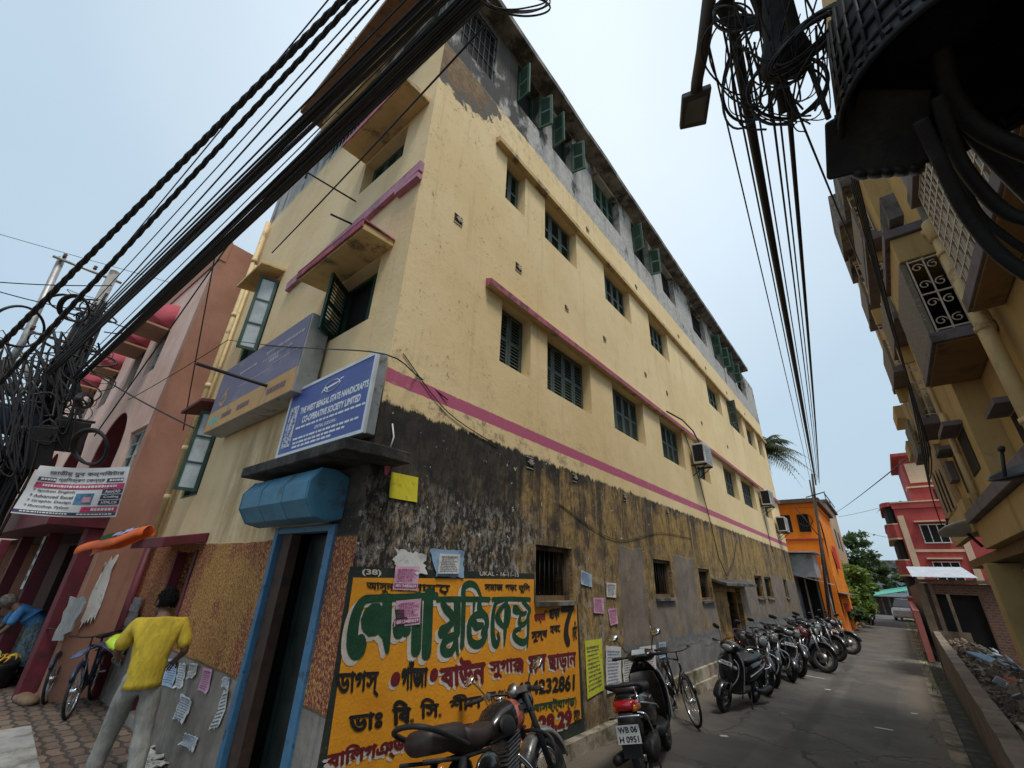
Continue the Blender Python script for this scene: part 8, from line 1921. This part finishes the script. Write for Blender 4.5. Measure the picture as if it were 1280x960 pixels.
# ------------------------------------------------------------------ near pole with lamp, crate and coils at the upper right
NP = Vector((.98, 1.72, 0)); PO = thing('utility_pole', 'near concrete utility pole at the upper right edge', 'utility pole', tuple(NP))
mb = MB(); mb.tube([NP, NP+Vector((0, 0, 8))], [.19, .14], 20); mb.build('pole', mat('dark_concrete_pole', (.085, .085, .085), .85, var=.3, sc=6, bump=.5, bsc=40, dirt=(.03, .03, .03), damt=.5), PO)
SL = thing('street_lamp', 'flat grey LED street lamp on a bent arm against the sky', 'street lamp', tuple(ond(872, 110, 3.3)))
zt = 4.95; cs = [onz(*p, zt) for p in ((853, 123), (890, 109), (883, 156), (850, 163))]
mb = MB(); mb.slab(*cs, (0, 0, .05)); mb.build('lamp_head', mat('lamp_grey', (.09, .088, .08), .6, .2, var=.2), SL, .008)
mb = MB(); ci = [onz(*p, zt-.002) for p in ((860, 128), (884, 119), (879, 150), (855, 156))]; mb.slab(*ci, (0, 0, -.004)); mb.build('lamp_panel', mat('lamp_panel', (.16, .155, .13), .5), SL)
mb = MB(); p = (cs[0]+cs[1])/2+Vector((0, 0, .03)); mb.tube([p, p+(p-(cs[2]+cs[3])/2).normalized()*.06, ond(879, 60, 3.35), ond(890, -30, 3.3), NP+Vector((0, 0, 6.2))], .038, 10); mb.build('lamp_arm', mat('lamp_arm_steel', (.07, .06, .05), .6, .3), SL)
M_BPL = mat('black_moulded_plastic', (.007, .007, .0075), .55, var=.5, sc=5, bump=.3, bsc=30, dirt=(.022, .021, .02), damt=.35, dsc=4, spec=.25)
CRT = thing('plastic_tub', 'large black ribbed plastic tub hung upside down on the near utility pole', 'tub', tuple(ond(1150, 60, 2.0)))
ax = (ond(1105, -60, 2.45)-ond(1185, 135, 1.85)).normalized(); c = ond(1196, 52, 1.98); M_ = Matrix.Translation(c) @ ax.to_track_quat('Z', 'Y').to_matrix().to_4x4() @ Matrix.Scale(.94, 4)
mb = MB(M_); mb.lathe([(.30, -.16), (.31, -.15), (.30, -.12), (.285, -.02), (.28, .12), (.265, .3), (.2, .32), (.01, .32), (.01, .28), (.18, .27), (.24, .2), (.26, -.12)], 40, close=False)
for z in (-.15, -.08, 0, .08, .16): mb.torus((0, 0, z), .30-.08*(z+.15), .010, 'z', 40, 6)
for k in range(40): a = 2*PI*k/40; mb.tube([(.302*math.cos(a), .302*math.sin(a), -.15), (.272*math.cos(a), .272*math.sin(a), .28)], .006, 4)
mb.build('tub_wall', M_BPL, CRT, recalc=False)
mb = MB(M_)
for k in range(44): a = 2*PI*k/44; mb.box((.308*math.cos(a), .308*math.sin(a), -.125), (.010, .016, .018), (0, 0, a))
mb.build('rim_chain', M_BPL, CRT, recalc=False)
CJ = thing('joint_case', 'black cable joint case with rounded lugs below the ribbed tub', 'joint case', tuple(ond(1100, 165, 1.9)))
mb = MB(); u = (ond(1160, 165, 1.9)-ond(1035, 165, 1.9)); v = (ond(1100, 110, 1.9)-ond(1100, 215, 1.9)); n_ = u.cross(v).normalized(); O = ond(1033, 222, 1.86)
poly = [(0, .0), (.02, -.04), (.30, .06), (.34, .03), (.42, .08), (.47, .04), (.56, .1), (.62, .06), (.72, .13), (.78, .09), (.92, .17), (1.0, .3), (1.02, 1.1), (.25, 1.15), (.2, .85), (0, .72)]
mb.prism(poly, O, u*1.02, v*.95, n_*-.34); mb.build('case', M_BPL, CJ, .012)
mb = MB(); 
for k in range(5): p = O+u*(.36+.135*k)+v*(.075+.022*k); mb.ell(p-n_*.15, (.035+.006*(k%2), .17, .03), 12, 8, Matrix((u.normalized(), n_, v.normalized())).transposed())
mb.build('lug', M_BPL, CJ)
HG = 'thick black cables by the near pole'
for i, (ps, r_, lb) in enumerate(((((1150, 150), (1172, 195), (1205, 262), (1250, 318), (1300, 352)), .017, 'thick black cable sweeping down right in front of the white lattice'), (((1172, 120), (1195, 190), (1225, 235), (1262, 268), (1310, 280)), .017, 'second thick black cable curving right above the first'), (((1175, 60), (1190, 120), (1230, 165), (1310, 200)), .024, 'fat sheathed cable curving past the dark pole'), (((1195, 200), (1220, 262), (1262, 300), (1310, 330)), .011, 'thinner black cable between the two sweeping cables'), (((1210, 150), (1240, 190), (1310, 260)), .026, 'grey black sheathed cable at the right edge under the pole'))):
    mb = MB(); mb.tube(cat_rom([ond(*p, 1.75+.06*i) for p in ps], 8), r_, 10); tag(mb.build('hanging_cable', M_BPL, None, recalc=False), lb, 'cable', HG)
# coils and loops hanging from the pole
rr = random.Random(41)
for i, (px, py, rx, ry, rot, d, n, lb) in enumerate(((1010, 50, 62, 16, -.72, 2.7, 9, 'long flattened coil of black cable hanging left of the ribbed tub'), (985, 88, 22, 14, -.2, 2.9, 6, 'bundled coil under the long flattened coil'), (925, 70, 42, 52, .1, 3.2, 2, 'wide loose loop beside the street lamp arm'), (936, 98, 34, 62, .25, 3.1, 2, 'tall loose loop hanging across the alley cables'), (915, 20, 24, 16, .3, 3.2, 4, 'small dense coil beside the street lamp arm at the top'), (985, 112, 50, 40, -.3, 3.0, 3, 'round loop hanging lowest below the bundled coil'), (645, 2, 40, 14, .1, 4.5, 5, 'coil of black cable at the top of the frame above the grey storey'))):
    mb = MB()
    for k in range(n): mb.tube(loopc(px+rr.uniform(-4, 4), py+rr.uniform(-4, 4), rx*(1-.05*k*rr.random()), ry*(1-.06*k*rr.random()), d, rot+rr.uniform(-.08, .08), .006, seed=i*10+k, wob=.08), rr.choice((.005, .006, .008)), 5, closed=True)
    tag(mb.build('cable_coil', M_CABLE, None, recalc=False), lb, 'cable coil', CG)
mb = MB(); p, q = ond(968, -20, 2.9), ond(985, 98, 2.8); mb.tube(cat_rom([p, p.lerp(q, .4), p.lerp(q, .8), q], 4), [.05, .055, .06, .065, .07, .075, .085, .10, .11, .11, .10, .08, .05], 12); tag(mb.build('joint_case', M_BPL, None, recalc=False), 'black club-shaped cable joint case hanging among the coils', 'joint case')
mb = MB(); mb.tube(cat_rom([ond(900, 0, 3.2), ond(915, 25, 3.2), ond(950, 28, 3.1), ond(975, 22, 3.0)], 6), .035, 8); mb.tube(cat_rom([ond(940, -20, 3.0), ond(955, 20, 3.0), ond(968, 70, 2.9), ond(978, 115, 2.9), ond(984, 140, 2.9)], 6), .03, 8); tag(mb.build('hanging_cable', M_BPL, None, recalc=False), 'thick bent cable wrapped between the lamp arm and the joint case', 'cable', HG)
mb = MB()
for i in range(46):
    a = (rr.uniform(900, 1040), rr.uniform(-15, 60)); b = (rr.uniform(935, 1020), rr.uniform(70, 165)); m_ = (lerp(a[0], b[0], .5)+rr.uniform(-40, 30), max(a[1], b[1])*.7+rr.uniform(0, 40)); d = rr.uniform(2.6, 3.2)
    mb.tube(cat_rom([ond(*a, d), ond(*m_, d), ond(*b, d)], 8), rr.choice((.003, .004, .005)), 4, caps=False)
o = mb.build('cable_tangle', M_CABLE, None, recalc=False); tag(o, 'tangle of thin black wires hanging from the near pole beside the tub', 'cables', kind='stuff')
mb = MB(); mb.tube([ond(1004, 60, 2.8), ond(1036, 148, 2.6)], .011, 8); tag(mb.build('steel_strut', M_IRON, None, recalc=False), 'thin dark strut between the coils and the joint case', 'strut')
# street-side service box fixed beside the first coil, small tv aerial on the canopy
mb = MB(); p = ony(437, 38, 1.7); mb.tube([(-6.5, 1.8, 11.56), (-6.5, 1.8, 12.4)], .012, 6); mb.tube([(-6.9, 1.8, 12.3), (-6.1, 1.8, 12.35)], .008, 6)
for i in range(5): mb.tube([(-6.85+i*.18, 1.6, 12.3), (-6.85+i*.18, 2.0, 12.32)], .006, 5)
tag(mb.build('tv_aerial', M_IRON), 'small television aerial on the roof canopy', 'aerial')
